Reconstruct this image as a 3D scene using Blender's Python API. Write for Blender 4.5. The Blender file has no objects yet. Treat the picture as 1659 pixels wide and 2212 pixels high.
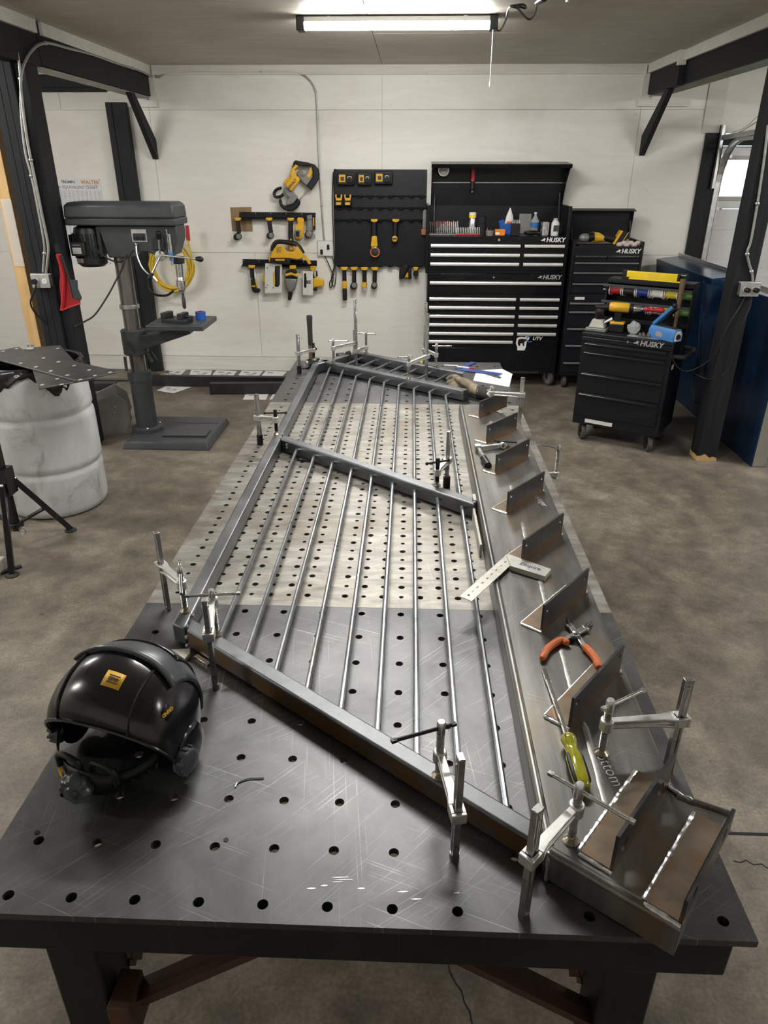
import bpy, bmesh, math, random
import numpy as np
from mathutils import Vector, Matrix, Euler

random.seed(7)
scene = bpy.context.scene
COL = scene.collection

# ------------------------------------------------------------------ camera
HT = 0.86                                    # height of the welding table top
CAM = np.array([0.62241, -0.72459, HT + 1.03735])
FPX, PITCH, ROLL, YAW = 1529.52, 0.449966, 0.001742, -0.0369335
def cam_axes():
    cy, sy = math.cos(YAW), math.sin(YAW)
    f = np.array([sy*math.cos(PITCH), cy*math.cos(PITCH), -math.sin(PITCH)])
    r = np.array([cy, -sy, 0.0]); u = np.cross(r, f)
    c, s = math.cos(ROLL), math.sin(ROLL)
    return c*r + s*u, -s*r + c*u, f
CR, CU, CF = cam_axes()
cam_data = bpy.data.cameras.new('camera')
cam = bpy.data.objects.new('camera', cam_data); COL.objects.link(cam)
cam_data.sensor_fit = 'VERTICAL'; cam_data.sensor_height = 36.0
cam_data.lens = 36.0 * FPX / 2212.0
cam_data.clip_start = 0.02; cam_data.clip_end = 100
mw = Matrix.Identity(4)
for k in range(3):
    mw[k][0] = CR[k]; mw[k][1] = CU[k]; mw[k][2] = -CF[k]; mw[k][3] = CAM[k]
cam.matrix_world = mw
scene.camera = cam

# surveying helpers: a sight line of the photograph met with a known plane of the room
def _ray(px, py): return CF + (px-829.5)/FPX*CR - (py-1106.0)/FPX*CU
def Zp(px, py, z): d = _ray(px, py); return Vector(CAM + (z-CAM[2])/d[2]*d)
def Yp(px, py, y): d = _ray(px, py); return Vector(CAM + (y-CAM[1])/d[1]*d)
def Xp(px, py, x): d = _ray(px, py); return Vector(CAM + (x-CAM[0])/d[0]*d)

# ------------------------------------------------------------------ world, light, exposure
world = bpy.data.worlds.new('world'); scene.world = world
world.use_nodes = True
wn = world.node_tree; wn.nodes.clear()
wo = wn.nodes.new('ShaderNodeOutputWorld'); wb = wn.nodes.new('ShaderNodeBackground')
wb.inputs[0].default_value = (0.80, 0.90, 1.0, 1); wb.inputs[1].default_value = 2.2
wn.links.new(wb.outputs[0], wo.inputs[0])
scene.view_settings.view_transform = 'Standard'
scene.view_settings.look = 'None'
scene.view_settings.gamma = 1.0
scene.view_settings.use_curve_mapping = False
scene.view_settings.exposure = 0.12
LAMP_STRENGTH = 140.0
LAMP_COLOR = (1.0, 0.98, 0.925, 1)

# ------------------------------------------------------------------ materials
MATS = {}
def nodes_of(name):
    m = bpy.data.materials.new(name); m.use_nodes = True
    nt = m.node_tree; b = nt.nodes['Principled BSDF']
    MATS[name] = m
    return m, nt, b
def ramp(nt, fac, stops):
    r = nt.nodes.new('ShaderNodeValToRGB'); e = r.color_ramp.elements
    while len(e) < len(stops): e.new(0.5)
    for el, (p, c) in zip(e, stops): el.position = p; el.color = (*c, 1) if len(c) == 3 else c
    nt.links.new(fac, r.inputs[0]); return r.outputs[0]
def noise(nt, vec, scale, detail=6, rough=0.55, dist=0.0):
    n = nt.nodes.new('ShaderNodeTexNoise')
    n.inputs['Scale'].default_value = scale; n.inputs['Detail'].default_value = detail
    n.inputs['Roughness'].default_value = rough; n.inputs['Distortion'].default_value = dist
    nt.links.new(vec, n.inputs['Vector']); return n.outputs[0]
def coord(nt, scale=(1, 1, 1), kind='Object', rot=(0, 0, 0), pre=None):
    t = nt.nodes.new('ShaderNodeTexCoord'); mp = nt.nodes.new('ShaderNodeMapping')
    if pre is not None:
        m0 = nt.nodes.new('ShaderNodeMapping'); m0.inputs['Rotation'].default_value = (0, 0, pre); nt.links.new(t.outputs[kind], m0.inputs[0])
        mp.inputs['Scale'].default_value = scale; nt.links.new(m0.outputs[0], mp.inputs[0]); return mp.outputs[0]
    mp.inputs['Scale'].default_value = scale; mp.inputs['Rotation'].default_value = rot
    nt.links.new(t.outputs[kind], mp.inputs[0]); return mp.outputs[0]
def mix(nt, fac, a, b, mode='MIX'):
    m = nt.nodes.new('ShaderNodeMix'); m.data_type = 'RGBA'; m.blend_type = mode
    for s, v in ((m.inputs[0], fac), (m.inputs[6], a), (m.inputs[7], b)):
        if isinstance(v, (int, float)): s.default_value = v
        elif isinstance(v, tuple): s.default_value = (*v, 1) if len(v) == 3 else v
        else: nt.links.new(v, s)
    return m.outputs[2]
def bump(nt, b, h, strength=0.2, dist=0.002):
    bp = nt.nodes.new('ShaderNodeBump'); bp.inputs['Strength'].default_value = strength
    bp.inputs['Distance'].default_value = dist
    nt.links.new(h, bp.inputs['Height']); nt.links.new(bp.outputs[0], b.inputs['Normal'])
def rgh(nt, b, fac, lo, hi):
    r = nt.nodes.new('ShaderNodeMapRange'); r.inputs[3].default_value = lo; r.inputs[4].default_value = hi
    nt.links.new(fac, r.inputs[0]); nt.links.new(r.outputs[0], b.inputs['Roughness'])
def simple(name, col, rough=0.5, metal=0.0, var=0.12, scale=12, bmp=0.0, spec=0.5, coat=0.0, emit=None, trans=0.0, alpha=1.0):
    m, nt, b = nodes_of(name)
    v = coord(nt)
    n = noise(nt, v, scale, 5)
    lo = tuple(c*(1-var) for c in col); hi = tuple(min(1, c*(1+var)) for c in col)
    nt.links.new(ramp(nt, n, [(0.3, lo), (0.7, hi)]), b.inputs['Base Color'])
    rgh(nt, b, n, max(0.02, rough-0.06), min(1, rough+0.06))
    b.inputs['Metallic'].default_value = metal
    b.inputs['Specular IOR Level'].default_value = spec
    b.inputs['Coat Weight'].default_value = coat
    b.inputs['Transmission Weight'].default_value = trans
    b.inputs['Alpha'].default_value = alpha
    if emit: b.inputs['Emission Color'].default_value = (*col, 1); b.inputs['Emission Strength'].default_value = emit
    if bmp: bump(nt, b, noise(nt, v, scale*6, 4), bmp, 0.002)
    return m
def steel(name, lo, hi, rough=0.35, metal=0.85, scale=6, stretch=(1, 1, 1), rust=0.0, scratch=0.25, rustcol=(0.22, 0.10, 0.04), rustscale=5, rr=0.10, zmask=None, ruststretch=(1, 1, 1)):
    m, nt, b = nodes_of(name)
    v = coord(nt, stretch)
    n = noise(nt, v, scale, 8, 0.62, 0.4)
    c = ramp(nt, n, [(0.3, lo), (0.72, hi)])
    if rust:
        rn = noise(nt, coord(nt, ruststretch), rustscale, 7, 0.6, 0.8)
        rf = ramp(nt, rn, [(1-rust-0.12, (0, 0, 0)), (1-rust+0.12, (1, 1, 1))])
        if zmask:
            tc = nt.nodes.new('ShaderNodeTexCoord'); sx = nt.nodes.new('ShaderNodeSeparateXYZ'); nt.links.new(tc.outputs['Object'], sx.inputs[0])
            mr = nt.nodes.new('ShaderNodeMapRange'); mr.inputs[1].default_value = zmask[0]; mr.inputs[2].default_value = zmask[1]; mr.inputs[3].default_value = 1; mr.inputs[4].default_value = 0
            nt.links.new(sx.outputs[2], mr.inputs[0]); rf = mix(nt, 1.0, rf, mr.outputs[0], 'MULTIPLY')
        c = mix(nt, rf, c, rustcol)
    if scratch:
        tot = None
        for k, (a, f) in enumerate(((0.35, 420), (-0.6, 500), (1.45, 380), (2.3, 460))):
            s1 = noise(nt, coord(nt, (2.5, f, 2.5), kind='Object', pre=a), 1.0, 2, 0.5)
            th = ramp(nt, s1, [(0.66, (0, 0, 0)), (0.74, (1, 1, 1))])
            mk = noise(nt, coord(nt, (1, 1, 1), rot=(0.3*k, 0, k)), 3.5, 4, 0.6)
            th = mix(nt, 1.0, th, ramp(nt, mk, [(0.46, (0, 0, 0)), (0.66, (1, 1, 1))]), 'MULTIPLY')
            tot = th if tot is None else mix(nt, 1.0, tot, th, 'LIGHTEN')
        sm = mix(nt, 1.0, tot, (scratch, scratch, scratch), 'MULTIPLY')
        c = mix(nt, sm, c, (0.70, 0.70, 0.70))
    nt.links.new(c, b.inputs['Base Color'])
    b.inputs['Metallic'].default_value = metal
    rgh(nt, b, n, rough-rr, rough+rr)
    return m

# --- concrete floor
m, nt, b = nodes_of('concrete')
v = coord(nt)
n1 = noise(nt, v, 0.7, 10, 0.68, 0.15); n2 = noise(nt, v, 5.5, 12, 0.74, 0.2); n3 = noise(nt, v, 90, 4, 0.6)
c1 = ramp(nt, n1, [(0.32, (0.092, 0.077, 0.060)), (0.50, (0.158, 0.137, 0.110)), (0.68, (0.245, 0.218, 0.182))])
c2 = ramp(nt, n2, [(0.30, (0.17, 0.16, 0.14)), (0.50, (0.48, 0.47, 0.455)), (0.70, (0.85, 0.84, 0.82))])
cc = mix(nt, 0.8, c1, c2, 'OVERLAY')
c3 = ramp(nt, n3, [(0.33, (0.36, 0.36, 0.36)), (0.62, (0.58, 0.58, 0.58))])
cc = mix(nt, 0.8, cc, c3, 'OVERLAY')
st = noise(nt, v, 1.6, 8, 0.68, 0.3)
cc = mix(nt, ramp(nt, st, [(0.56, (0, 0, 0)), (0.74, (0.55, 0.55, 0.55))]), cc, (0.080, 0.068, 0.055))
sp_ = noise(nt, v, 26, 3, 0.5, 0.6)
cc = mix(nt, ramp(nt, sp_, [(0.70, (0, 0, 0)), (0.76, (0.7, 0.7, 0.7))]), cc, (0.05, 0.043, 0.036))
nt.links.new(cc, b.inputs['Base Color'])
rgh(nt, b, n2, 0.34, 0.62)
bump(nt, b, n3, 0.12, 0.003)

# --- painted plywood (walls) and ceiling
def plywood(name, lo, hi, grain=(0.6, 9, 1), gs=2.2, dirt=(0.45, 0.40, 0.33), bm=0.18):
    m, nt, b = nodes_of(name)
    vo = coord(nt, grain); v = coord(nt)
    n = noise(nt, vo, gs, 8, 0.65, 1.5)
    c = ramp(nt, n, [(0.28, lo), (0.66, hi)])
    d = noise(nt, v, 1.1, 6, 0.6, 0.4)
    c = mix(nt, ramp(nt, d, [(0.52, (0, 0, 0)), (0.85, (0.5, 0.5, 0.5))]), c, dirt)
    sp = noise(nt, coord(nt, (1, 1, 2)), 16, 3, 0.5, 0.5)
    c = mix(nt, ramp(nt, sp, [(0.70, (0, 0, 0)), (0.78, (0.4, 0.4, 0.4))]), c, tuple(x*0.8 for x in dirt))
    nt.links.new(c, b.inputs['Base Color'])
    rgh(nt, b, n, 0.5, 0.7)
    bump(nt, b, n, bm, 0.004)
plywood('wall_paint', (0.74, 0.725, 0.68), (0.81, 0.795, 0.755), grain=(0.6, 1, 4), bm=0.12)
plywood('ceiling_paint', (0.44, 0.41, 0.345), (0.58, 0.55, 0.475), grain=(1.2, 7, 1), gs=2.0, dirt=(0.25, 0.22, 0.17), bm=0.5)
plywood('trim_paint', (0.62, 0.60, 0.55), (0.74, 0.72, 0.68), grain=(0.4, 4, 8))
def woodmat(name, lo, hi, grain=(14, 14, 0.8), rough=0.6, gs=1.5):
    m, nt, b = nodes_of(name)
    n = noise(nt, coord(nt, grain), gs, 8, 0.6, 1.0)
    nt.links.new(ramp(nt, n, [(0.3, lo), (0.7, hi)]), b.inputs['Base Color'])
    rgh(nt, b, n, rough-0.08, rough+0.1); bump(nt, b, n, 0.25, 0.003)
woodmat('black_wood', (0.008, 0.0085, 0.011), (0.021, 0.022, 0.026), rough=0.62)
MATS['black_wood'].node_tree.nodes['Principled BSDF'].inputs['Specular IOR Level'].default_value = 0.25
woodmat('raw_pine', (0.52, 0.31, 0.12), (0.70, 0.47, 0.22), rough=0.6)
woodmat('green_lit_wood', (0.12, 0.14, 0.07), (0.26, 0.28, 0.17), grain=(6, 1.0, 6))  # raw wood; green light bounced from outdoors is put into its colour
woodmat('handle_wood', (0.10, 0.065, 0.035), (0.17, 0.115, 0.065))
woodmat('plywood_patch', (0.20, 0.125, 0.065), (0.30, 0.20, 0.115), grain=(20, 1, 1.2))

# --- metals
steel('table_dark', (0.068, 0.069, 0.074), (0.175, 0.175, 0.179), rough=0.44, metal=0.85, scale=4, scratch=0.55)
steel('table_light', (0.15, 0.143, 0.131), (0.40, 0.383, 0.352), rough=0.48, metal=0.75, scale=9, stretch=(1.0, 3.5, 1), scratch=0.5, rust=0.40, rustcol=(0.165, 0.135, 0.105), rustscale=3.2)
steel('mill_steel', (0.115, 0.12, 0.13), (0.225, 0.23, 0.24), rough=0.42, metal=0.9, scale=9, scratch=0.12)
steel('rail_face', (0.105, 0.11, 0.118), (0.205, 0.21, 0.22), rough=0.46, metal=0.9, scale=9, scratch=0.12, rust=0.55, rustcol=(0.22, 0.125, 0.05), rustscale=7, zmask=(0.046, 0.053))
steel('round_bar', (0.28, 0.30, 0.33), (0.46, 0.48, 0.51), rough=0.30, metal=0.92, scale=14, scratch=0.0, rust=0.30, rustcol=(0.26, 0.18, 0.09), rustscale=5)
steel('channel_steel', (0.095, 0.097, 0.099), (0.285, 0.28, 0.268), rough=0.38, metal=0.8, scale=3.2, stretch=(5, 0.7, 1), scratch=0.3, rust=0.40, rustcol=(0.20, 0.155, 0.105), rustscale=3.0, ruststretch=(3.5, 0.9, 1))
steel('bracket_steel', (0.050, 0.052, 0.057), (0.125, 0.127, 0.132), rough=0.36, metal=0.8, scale=14, scratch=0.12, rust=0.62, rustcol=(0.20, 0.115, 0.055), rustscale=14, zmask=(0.008, 0.036), ruststretch=(1, 1, 2))
steel('bracket_leg', (0.13, 0.095, 0.065), (0.25, 0.205, 0.16), rough=0.45, metal=0.65, scale=10, scratch=0.0, rust=0.42, rustcol=(0.20, 0.105, 0.05), rustscale=14)
steel('weld_bead', (0.34, 0.35, 0.36), (0.72, 0.73, 0.74), rough=0.32, metal=0.9, scale=70, scratch=0)
steel('channel_weld', (0.30, 0.30, 0.29), (0.52, 0.52, 0.50), rough=0.4, metal=0.8, scale=60, scratch=0)
steel('black_tube', (0.018, 0.018, 0.0195), (0.042, 0.042, 0.044), rough=0.5, metal=0.5, scale=5, scratch=0.05)
steel('rusty_angle', (0.07, 0.042, 0.032), (0.135, 0.07, 0.045), rough=0.7, metal=0.3, scale=10, scratch=0.0)
steel('zinc', (0.62, 0.63, 0.63), (0.80, 0.80, 0.80), rough=0.26, metal=0.97, scale=30, scratch=0)
steel('cast_zinc', (0.60, 0.60, 0.59), (0.78, 0.78, 0.77), rough=0.40, metal=0.9, scale=90, scratch=0)
steel('bar_steel', (0.42, 0.42, 0.42), (0.60, 0.60, 0.60), rough=0.28, metal=0.95, scale=20, scratch=0.05)
steel('brass_pad', (0.30, 0.26, 0.20), (0.52, 0.47, 0.38), rough=0.32, metal=0.95, scale=60, scratch=0)
steel('aluminium', (0.70, 0.70, 0.66), (0.83, 0.83, 0.79), rough=0.45, metal=0.35, scale=40, scratch=0.1)
steel('square_metal', (0.42, 0.41, 0.37), (0.58, 0.57, 0.52), rough=0.42, metal=0.55, scale=45, scratch=0.25)
steel('stainless', (0.50, 0.50, 0.48), (0.66, 0.65, 0.62), rough=0.33, metal=0.95, scale=3, stretch=(1, 1, 6), scratch=0.05)
steel('galvanized', (0.46, 0.47, 0.47), (0.64, 0.65, 0.65), rough=0.38, metal=0.9, scale=25, scratch=0)
steel('column_steel', (0.16, 0.15, 0.14), (0.40, 0.39, 0.37), rough=0.34, metal=0.9, scale=7, stretch=(1, 1, 0.3), scratch=0)
simple('chrome', (0.78, 0.79, 0.80), 0.16, 1.0, 0.05)
simple('pull_silver', (0.80, 0.80, 0.79), 0.42, 0.75, 0.04)
simple('dark_steel', (0.07, 0.07, 0.075), 0.38, 0.8, 0.2)
simple('black_oxide', (0.022, 0.022, 0.024), 0.42, 0.5, 0.2)
# --- paints, plastics, cloth
simple('black_gloss', (0.008, 0.008, 0.010), 0.20, 0, 0.2, spec=0.6)
simple('chest_black', (0.005, 0.0055, 0.008), 0.27, 0, 0.3, scale=4, spec=0.35)
simple('chest_matte', (0.008, 0.009, 0.0125), 0.42, 0, 0.2, bmp=0.03, spec=0.3)
simple('black_plastic', (0.010, 0.010, 0.011), 0.45, 0, 0.2, spec=0.35)
simple('helmet_black', (0.013, 0.0135, 0.016), 0.20, 0, 0.35, scale=9, spec=0.6)
simple('helmet_grey', (0.075, 0.082, 0.092), 0.28, 0, 0.3, scale=14, spec=0.5)
simple('rubber', (0.022, 0.022, 0.022), 0.7, 0, 0.2)
simple('grey_rubber', (0.075, 0.072, 0.068), 0.6, 0, 0.2)
simple('press_grey', (0.052, 0.056, 0.062), 0.42, 0, 0.15, bmp=0.04, spec=0.4)
simple('press_dark', (0.020, 0.021, 0.023), 0.4, 0, 0.2)
simple('tool_yellow', (0.72, 0.40, 0.018), 0.4, 0, 0.08)
simple('bright_yellow', (0.86, 0.62, 0.02), 0.35, 0, 0.06)
simple('cable_yellow', (0.68, 0.46, 0.03), 0.45, 0, 0.12)
simple('tool_grey', (0.22, 0.22, 0.215), 0.45, 0.3, 0.12)
simple('red', (0.42, 0.015, 0.022), 0.38, 0, 0.12)
simple('orange', (0.62, 0.145, 0.035), 0.5, 0, 0.18, scale=40)
simple('orange_clear', (0.75, 0.23, 0.03), 0.25, 0, 0.1)
simple('blue', (0.02, 0.10, 0.42), 0.4, 0, 0.1)
simple('sealer_blue', (0.055, 0.20, 0.52), 0.35, 0, 0.08)
simple('square_blue', (0.035, 0.08, 0.30), 0.35, 0.2, 0.1)
simple('wire_red', (0.36, 0.012, 0.02), 0.45, 0, 0.15, scale=60)
simple('wire_black', (0.008, 0.008, 0.010), 0.45, 0, 0.15)
simple('wire_blue', (0.012, 0.035, 0.24), 0.45, 0, 0.15, scale=60)
simple('wire_white', (0.70, 0.68, 0.63), 0.5, 0, 0.1, scale=60)
simple('wire_yellow', (0.66, 0.52, 0.03), 0.45, 0, 0.12, scale=60)
simple('wire_green', (0.09, 0.20, 0.04), 0.45, 0, 0.15, scale=60)
simple('white_plastic', (0.72, 0.72, 0.70), 0.4, 0, 0.06)
simple('paper', (0.74, 0.74, 0.74), 0.7, 0, 0.04)
simple('poster_paper', (0.70, 0.72, 0.75), 0.5, 0, 0.03)
simple('ink', (0.05, 0.05, 0.06), 0.7, 0, 0.1)
simple('ink_blue', (0.03, 0.06, 0.20), 0.6, 0, 0.1)
simple('ink_orange', (0.60, 0.20, 0.04), 0.6, 0, 0.1)
simple('ink_grey', (0.30, 0.31, 0.34), 0.7, 0, 0.1)
simple('chalk', (0.80, 0.80, 0.78), 0.9, 0, 0.1)
simple('logo_silver', (0.62, 0.62, 0.62), 0.35, 0.6, 0.05)
simple('logo_white', (0.82, 0.82, 0.82), 0.4, 0, 0.04)
simple('door_white', (0.70, 0.71, 0.72), 0.45, 0, 0.05, scale=3)
simple('glove_leather', (0.20, 0.165, 0.115), 0.8, 0, 0.45, scale=14, bmp=0.4)
simple('glove_cuff', (0.028, 0.028, 0.028), 0.85, 0, 0.25, bmp=0.3, scale=30)
simple('shim_white', (0.55, 0.53, 0.47), 0.6, 0, 0.2, scale=40)
simple('bag_black', (0.006, 0.006, 0.009), 0.22, 0, 0.2, spec=0.7, bmp=0.0)
simple('film_blue', (0.006, 0.034, 0.095), 0.24, 0.45, 0.35, scale=1.6, spec=0.6)
simple('clear_plastic', (0.82, 0.84, 0.85), 0.16, 0, 0.03, alpha=0.32, spec=0.8)
simple('acetate_yellow', (0.52, 0.50, 0.03), 0.12, 0, 0.15, scale=20, trans=0.35, spec=0.7)
simple('conduit', (0.42, 0.42, 0.41), 0.45, 0.7, 0.1)
simple('white_dirty', (0.45, 0.43, 0.39), 0.6, 0, 0.25, scale=5)
simple('dustpan_grey', (0.20, 0.19, 0.175), 0.55, 0.2, 0.3, scale=5)
simple('rag', (0.62, 0.52, 0.50), 0.9, 0, 0.15)
simple('brush_bristle', (0.035, 0.045, 0.055), 0.8, 0, 0.3, scale=80)
simple('amber_can', (0.60, 0.33, 0.03), 0.4, 0, 0.1)
m, nt, b = nodes_of('glass')
b.inputs['Base Color'].default_value = (0.95, 0.98, 1, 1); b.inputs['Roughness'].default_value = 0.03
b.inputs['Transmission Weight'].default_value = 1.0; b.inputs['IOR'].default_value = 1.1
m, nt, b = nodes_of('lamp_diffuser')
b.inputs['Base Color'].default_value = (0.9, 0.9, 0.9, 1)
b.inputs['Emission Color'].default_value = LAMP_COLOR; b.inputs['Emission Strength'].default_value = LAMP_STRENGTH
# barrel plastic with smudges
m, nt, b = nodes_of('barrel_white')
v = coord(nt, (1, 1, 0.6)); n = noise(nt, v, 2.2, 8, 0.65, 0.6)
c = ramp(nt, n, [(0.30, (0.50, 0.51, 0.51)), (0.55, (0.66, 0.68, 0.70)), (0.75, (0.72, 0.74, 0.77))])
sm = noise(nt, coord(nt, (1.4, 1.4, 0.9)), 3.4, 8, 0.7, 0.8)
c = mix(nt, ramp(nt, sm, [(0.54, (0, 0, 0)), (0.70, (0.75, 0.75, 0.75))]), c, (0.27, 0.245, 0.21))
nt.links.new(c, b.inputs['Base Color']); b.inputs['Roughness'].default_value = 0.42
b.inputs['Subsurface Weight'].default_value = 0.1; b.inputs['Subsurface Radius'].default_value = (0.02, 0.02, 0.02)

# ------------------------------------------------------------------ mesh builder
def V(*a): return Vector(a)
def frame_of(d, up=Vector((0, 0, 1))):
    d = Vector(d).normalized()
    if abs(d.dot(up)) > 0.999: up = Vector((0, 1, 0))
    s = up.cross(d).normalized(); u = d.cross(s)
    return d, s, u
class MB:
    def __init__(self, mat=None):
        self.v = []; self.f = []; self.mi = []; self.mats = [mat] if mat else []
    def slot(self, mat):
        if mat is None: return 0
        if mat not in self.mats: self.mats.append(mat)
        return self.mats.index(mat)
    def add(self, verts, faces, mat=None, M=None):
        o = len(self.v); k = self.slot(mat)
        self.v += [tuple(M @ Vector(p)) if M else tuple(p) for p in verts]
        self.f += [tuple(i+o for i in f) for f in faces]; self.mi += [k]*len(faces)
        return self
    def box(self, c, s, rz=0, mat=None, M=None):
        x, y, z = s[0]/2, s[1]/2, s[2]/2
        R = Matrix.Rotation(rz, 3, 'Z') if not isinstance(rz, Matrix) else rz
        vs = [Vector(c) + R @ Vector((i*x, j*y, k*z)) for i in (-1, 1) for j in (-1, 1) for k in (-1, 1)]
        return self.add(vs, [(0, 1, 3, 2), (4, 6, 7, 5), (0, 4, 5, 1), (2, 3, 7, 6), (0, 2, 6, 4), (1, 5, 7, 3)], mat, M)
    def bx(self, x0, x1, y0, y1, z0, z1, mat=None, M=None):
        return self.box(((x0+x1)/2, (y0+y1)/2, (z0+z1)/2), (abs(x1-x0), abs(y1-y0), abs(z1-z0)), 0, mat, M)
    def bar(self, p0, p1, w, h, up=Vector((0, 0, 1)), mat=None, ext=0):
        p0, p1 = Vector(p0), Vector(p1); d, s, u = frame_of(p1-p0, up)
        p0 = p0-d*ext; p1 = p1+d*ext
        vs = [q + s*(a*w/2) + u*(b*h/2) for q in (p0, p1) for a, b in ((-1, -1), (1, -1), (1, 1), (-1, 1))]
        return self.add(vs, [(0, 3, 2, 1), (4, 5, 6, 7), (0, 1, 5, 4), (1, 2, 6, 5), (2, 3, 7, 6), (3, 0, 4, 7)], mat)
    def rings(self, rings, cap0=True, cap1=True, mat=None, closed=True):
        n = len(rings[0]); vs = [p for r in rings for p in r]; fs = []
        for i in range(len(rings)-1):
            for j in range(n if closed else n-1):
                k = (j+1) % n
                fs.append((i*n+j, i*n+k, (i+1)*n+k, (i+1)*n+j))
        if cap0: fs.append(tuple(reversed(range(n))))
        if cap1: fs.append(tuple((len(rings)-1)*n+j for j in range(n)))
        return self.add(vs, fs, mat)
    def cyl(self, p0, p1, r0, r1=None, n=16, mat=None, cap=True):
        r1 = r0 if r1 is None else r1
        p0, p1 = Vector(p0), Vector(p1); d, s, u = frame_of(p1-p0)
        rs = [[q + (s*math.cos(2*math.pi*j/n) + u*math.sin(2*math.pi*j/n))*r for j in range(n)] for q, r in ((p0, r0), (p1, r1))]
        return self.rings(rs, cap, cap, mat)
    def lathe(self, prof, o=(0, 0, 0), axis=(0, 0, 1), n=20, mat=None, cap=True, sy=1.0):
        o = Vector(o); d, s, u = frame_of(axis)
        rs = [[o + d*h + (s*math.cos(2*math.pi*j/n) + u*math.sin(2*math.pi*j/n)*sy)*r for j in range(n)] for r, h in prof]
        return self.rings(rs, cap, cap, mat)
    def tube(self, pts, r, n=8, mat=None, cap=True):
        pts = [Vector(p) for p in pts]; rs = []; prev = None
        for i, p in enumerate(pts):
            d = (pts[min(i+1, len(pts)-1)] - pts[max(i-1, 0)]).normalized()
            if prev is None: _, s, u = frame_of(d)
            else:
                s = (prev - d*prev.dot(d)).normalized(); u = d.cross(s)
            prev = s; rr = r[i] if isinstance(r, (list, tuple)) else r
            rs.append([p + (s*math.cos(2*math.pi*j/n) + u*math.sin(2*math.pi*j/n))*rr for j in range(n)])
        return self.rings(rs, cap, cap, mat)
    def prism(self, poly, h, M=None, mat=None, z0=0.0):
        n = len(poly)
        vs = [(x, y, z0) for x, y in poly] + [(x, y, z0+h) for x, y in poly]
        fs = [tuple(reversed(range(n))), tuple(range(n, 2*n))] + [(i, (i+1) % n, n+(i+1) % n, n+i) for i in range(n)]
        return self.add(vs, fs, mat, M)
    def ball(self, c, r, n=14, m=9, mat=None, sc=(1, 1, 1), M=None):
        rs = []
        for i in range(1, m):
            t = math.pi*i/m
            rs.append([(c[0]+sc[0]*r*math.sin(t)*math.cos(2*math.pi*j/n), c[1]+sc[1]*r*math.sin(t)*math.sin(2*math.pi*j/n), c[2]-sc[2]*r*math.cos(t)) for j in range(n)])
        if M: rs = [[M @ Vector(p) for p in q] for q in rs]
        return self.rings(rs, True, True, mat)
    def build(self, name, parent=None, smooth=35, bevel=0.0, seg=2, mat=None):
        me = bpy.data.meshes.new(name); me.from_pydata(self.v, [], self.f)
        mats = self.mats if self.mats else [mat]
        for q in mats: me.materials.append(MATS[q])
        me.polygons.foreach_set('material_index', self.mi)
        bm = bmesh.new(); bm.from_mesh(me)
        bmesh.ops.recalc_face_normals(bm, faces=bm.faces); bm.to_mesh(me); bm.free()
        if smooth:
            me.polygons.foreach_set('use_smooth', [True]*len(me.polygons))
            me.set_sharp_from_angle(angle=math.radians(smooth))
        me.update()
        o = bpy.data.objects.new(name, me); COL.objects.link(o)
        if parent: o.parent = parent
        if bevel:
            bv = o.modifiers.new('bevel', 'BEVEL'); bv.width = bevel; bv.segments = seg
            bv.limit_method = 'ANGLE'; bv.angle_limit = math.radians(40); bv.harden_normals = False
        return o
def tag(o, label=None, cat=None, group=None, kind=None):
    if label: o['label'] = label
    if cat: o['category'] = cat
    if group: o['group'] = group
    if kind: o['kind'] = kind
    return o
def thing(name, label, cat, loc=(0, 0, 0), rz=0.0, group=None):
    o = bpy.data.objects.new(name, None); COL.objects.link(o)
    o.empty_display_size = 0.05; o.location = loc; o.rotation_euler = (0, 0, rz) if not isinstance(rz, (tuple, Euler)) else rz
    return tag(o, label, cat, group)
def struct(name, mb, **k):
    o = mb.build(name, **k); o['kind'] = 'structure'; return o
def copy_tree(o, parent=None, label=None):
    c = o.copy(); COL.objects.link(c); c.parent = parent
    for ch in list(o.children): copy_tree(ch, c)
    if label: c['label'] = label
    return c
def share(o, loc, parent, rot=None):
    c = o.copy(); COL.objects.link(c); c.parent = parent; c.location = loc
    if rot is not None: c.rotation_euler = rot
    return c
def text_mesh(body, size, extrude=0.0004, shear=0.0, offset=0.0, align='CENTER', sx=1.0):
    cu = bpy.data.curves.new('lettering', 'FONT'); cu.body = body; cu.size = size; cu.extrude = extrude
    cu.shear = shear; cu.offset = offset; cu.align_x = align; cu.align_y = 'CENTER'; cu.resolution_u = 2
    t = bpy.data.objects.new('lettering', cu); COL.objects.link(t)
    dg = bpy.context.evaluated_depsgraph_get()
    me = bpy.data.meshes.new_from_object(t.evaluated_get(dg))
    bpy.data.objects.remove(t); bpy.data.curves.remove(cu)
    if sx != 1.0:
        for q in me.vertices: q.co.x *= sx
    return me
def lettering(body, size, loc, parent, mat, rot=(math.pi/2, 0, 0), name='lettering', **k):
    me = text_mesh(body, size, **k); me.materials.clear(); me.materials.append(MATS[mat])
    o = bpy.data.objects.new(name, me); COL.objects.link(o); o.parent = parent
    o.location = loc
    if isinstance(rot, Matrix): o.rotation_euler = rot.to_euler()
    else: o.rotation_euler = rot
    return o
def arc(c, r, a0, a1, n, plane='xz'):
    out = []
    for i in range(n+1):
        a = a0+(a1-a0)*i/n; x, y = r*math.cos(a), r*math.sin(a)
        out.append(Vector((c[0]+x, c[1], c[2]+y)) if plane == 'xz' else Vector((c[0]+x, c[1]+y, c[2])))
    return out
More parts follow.
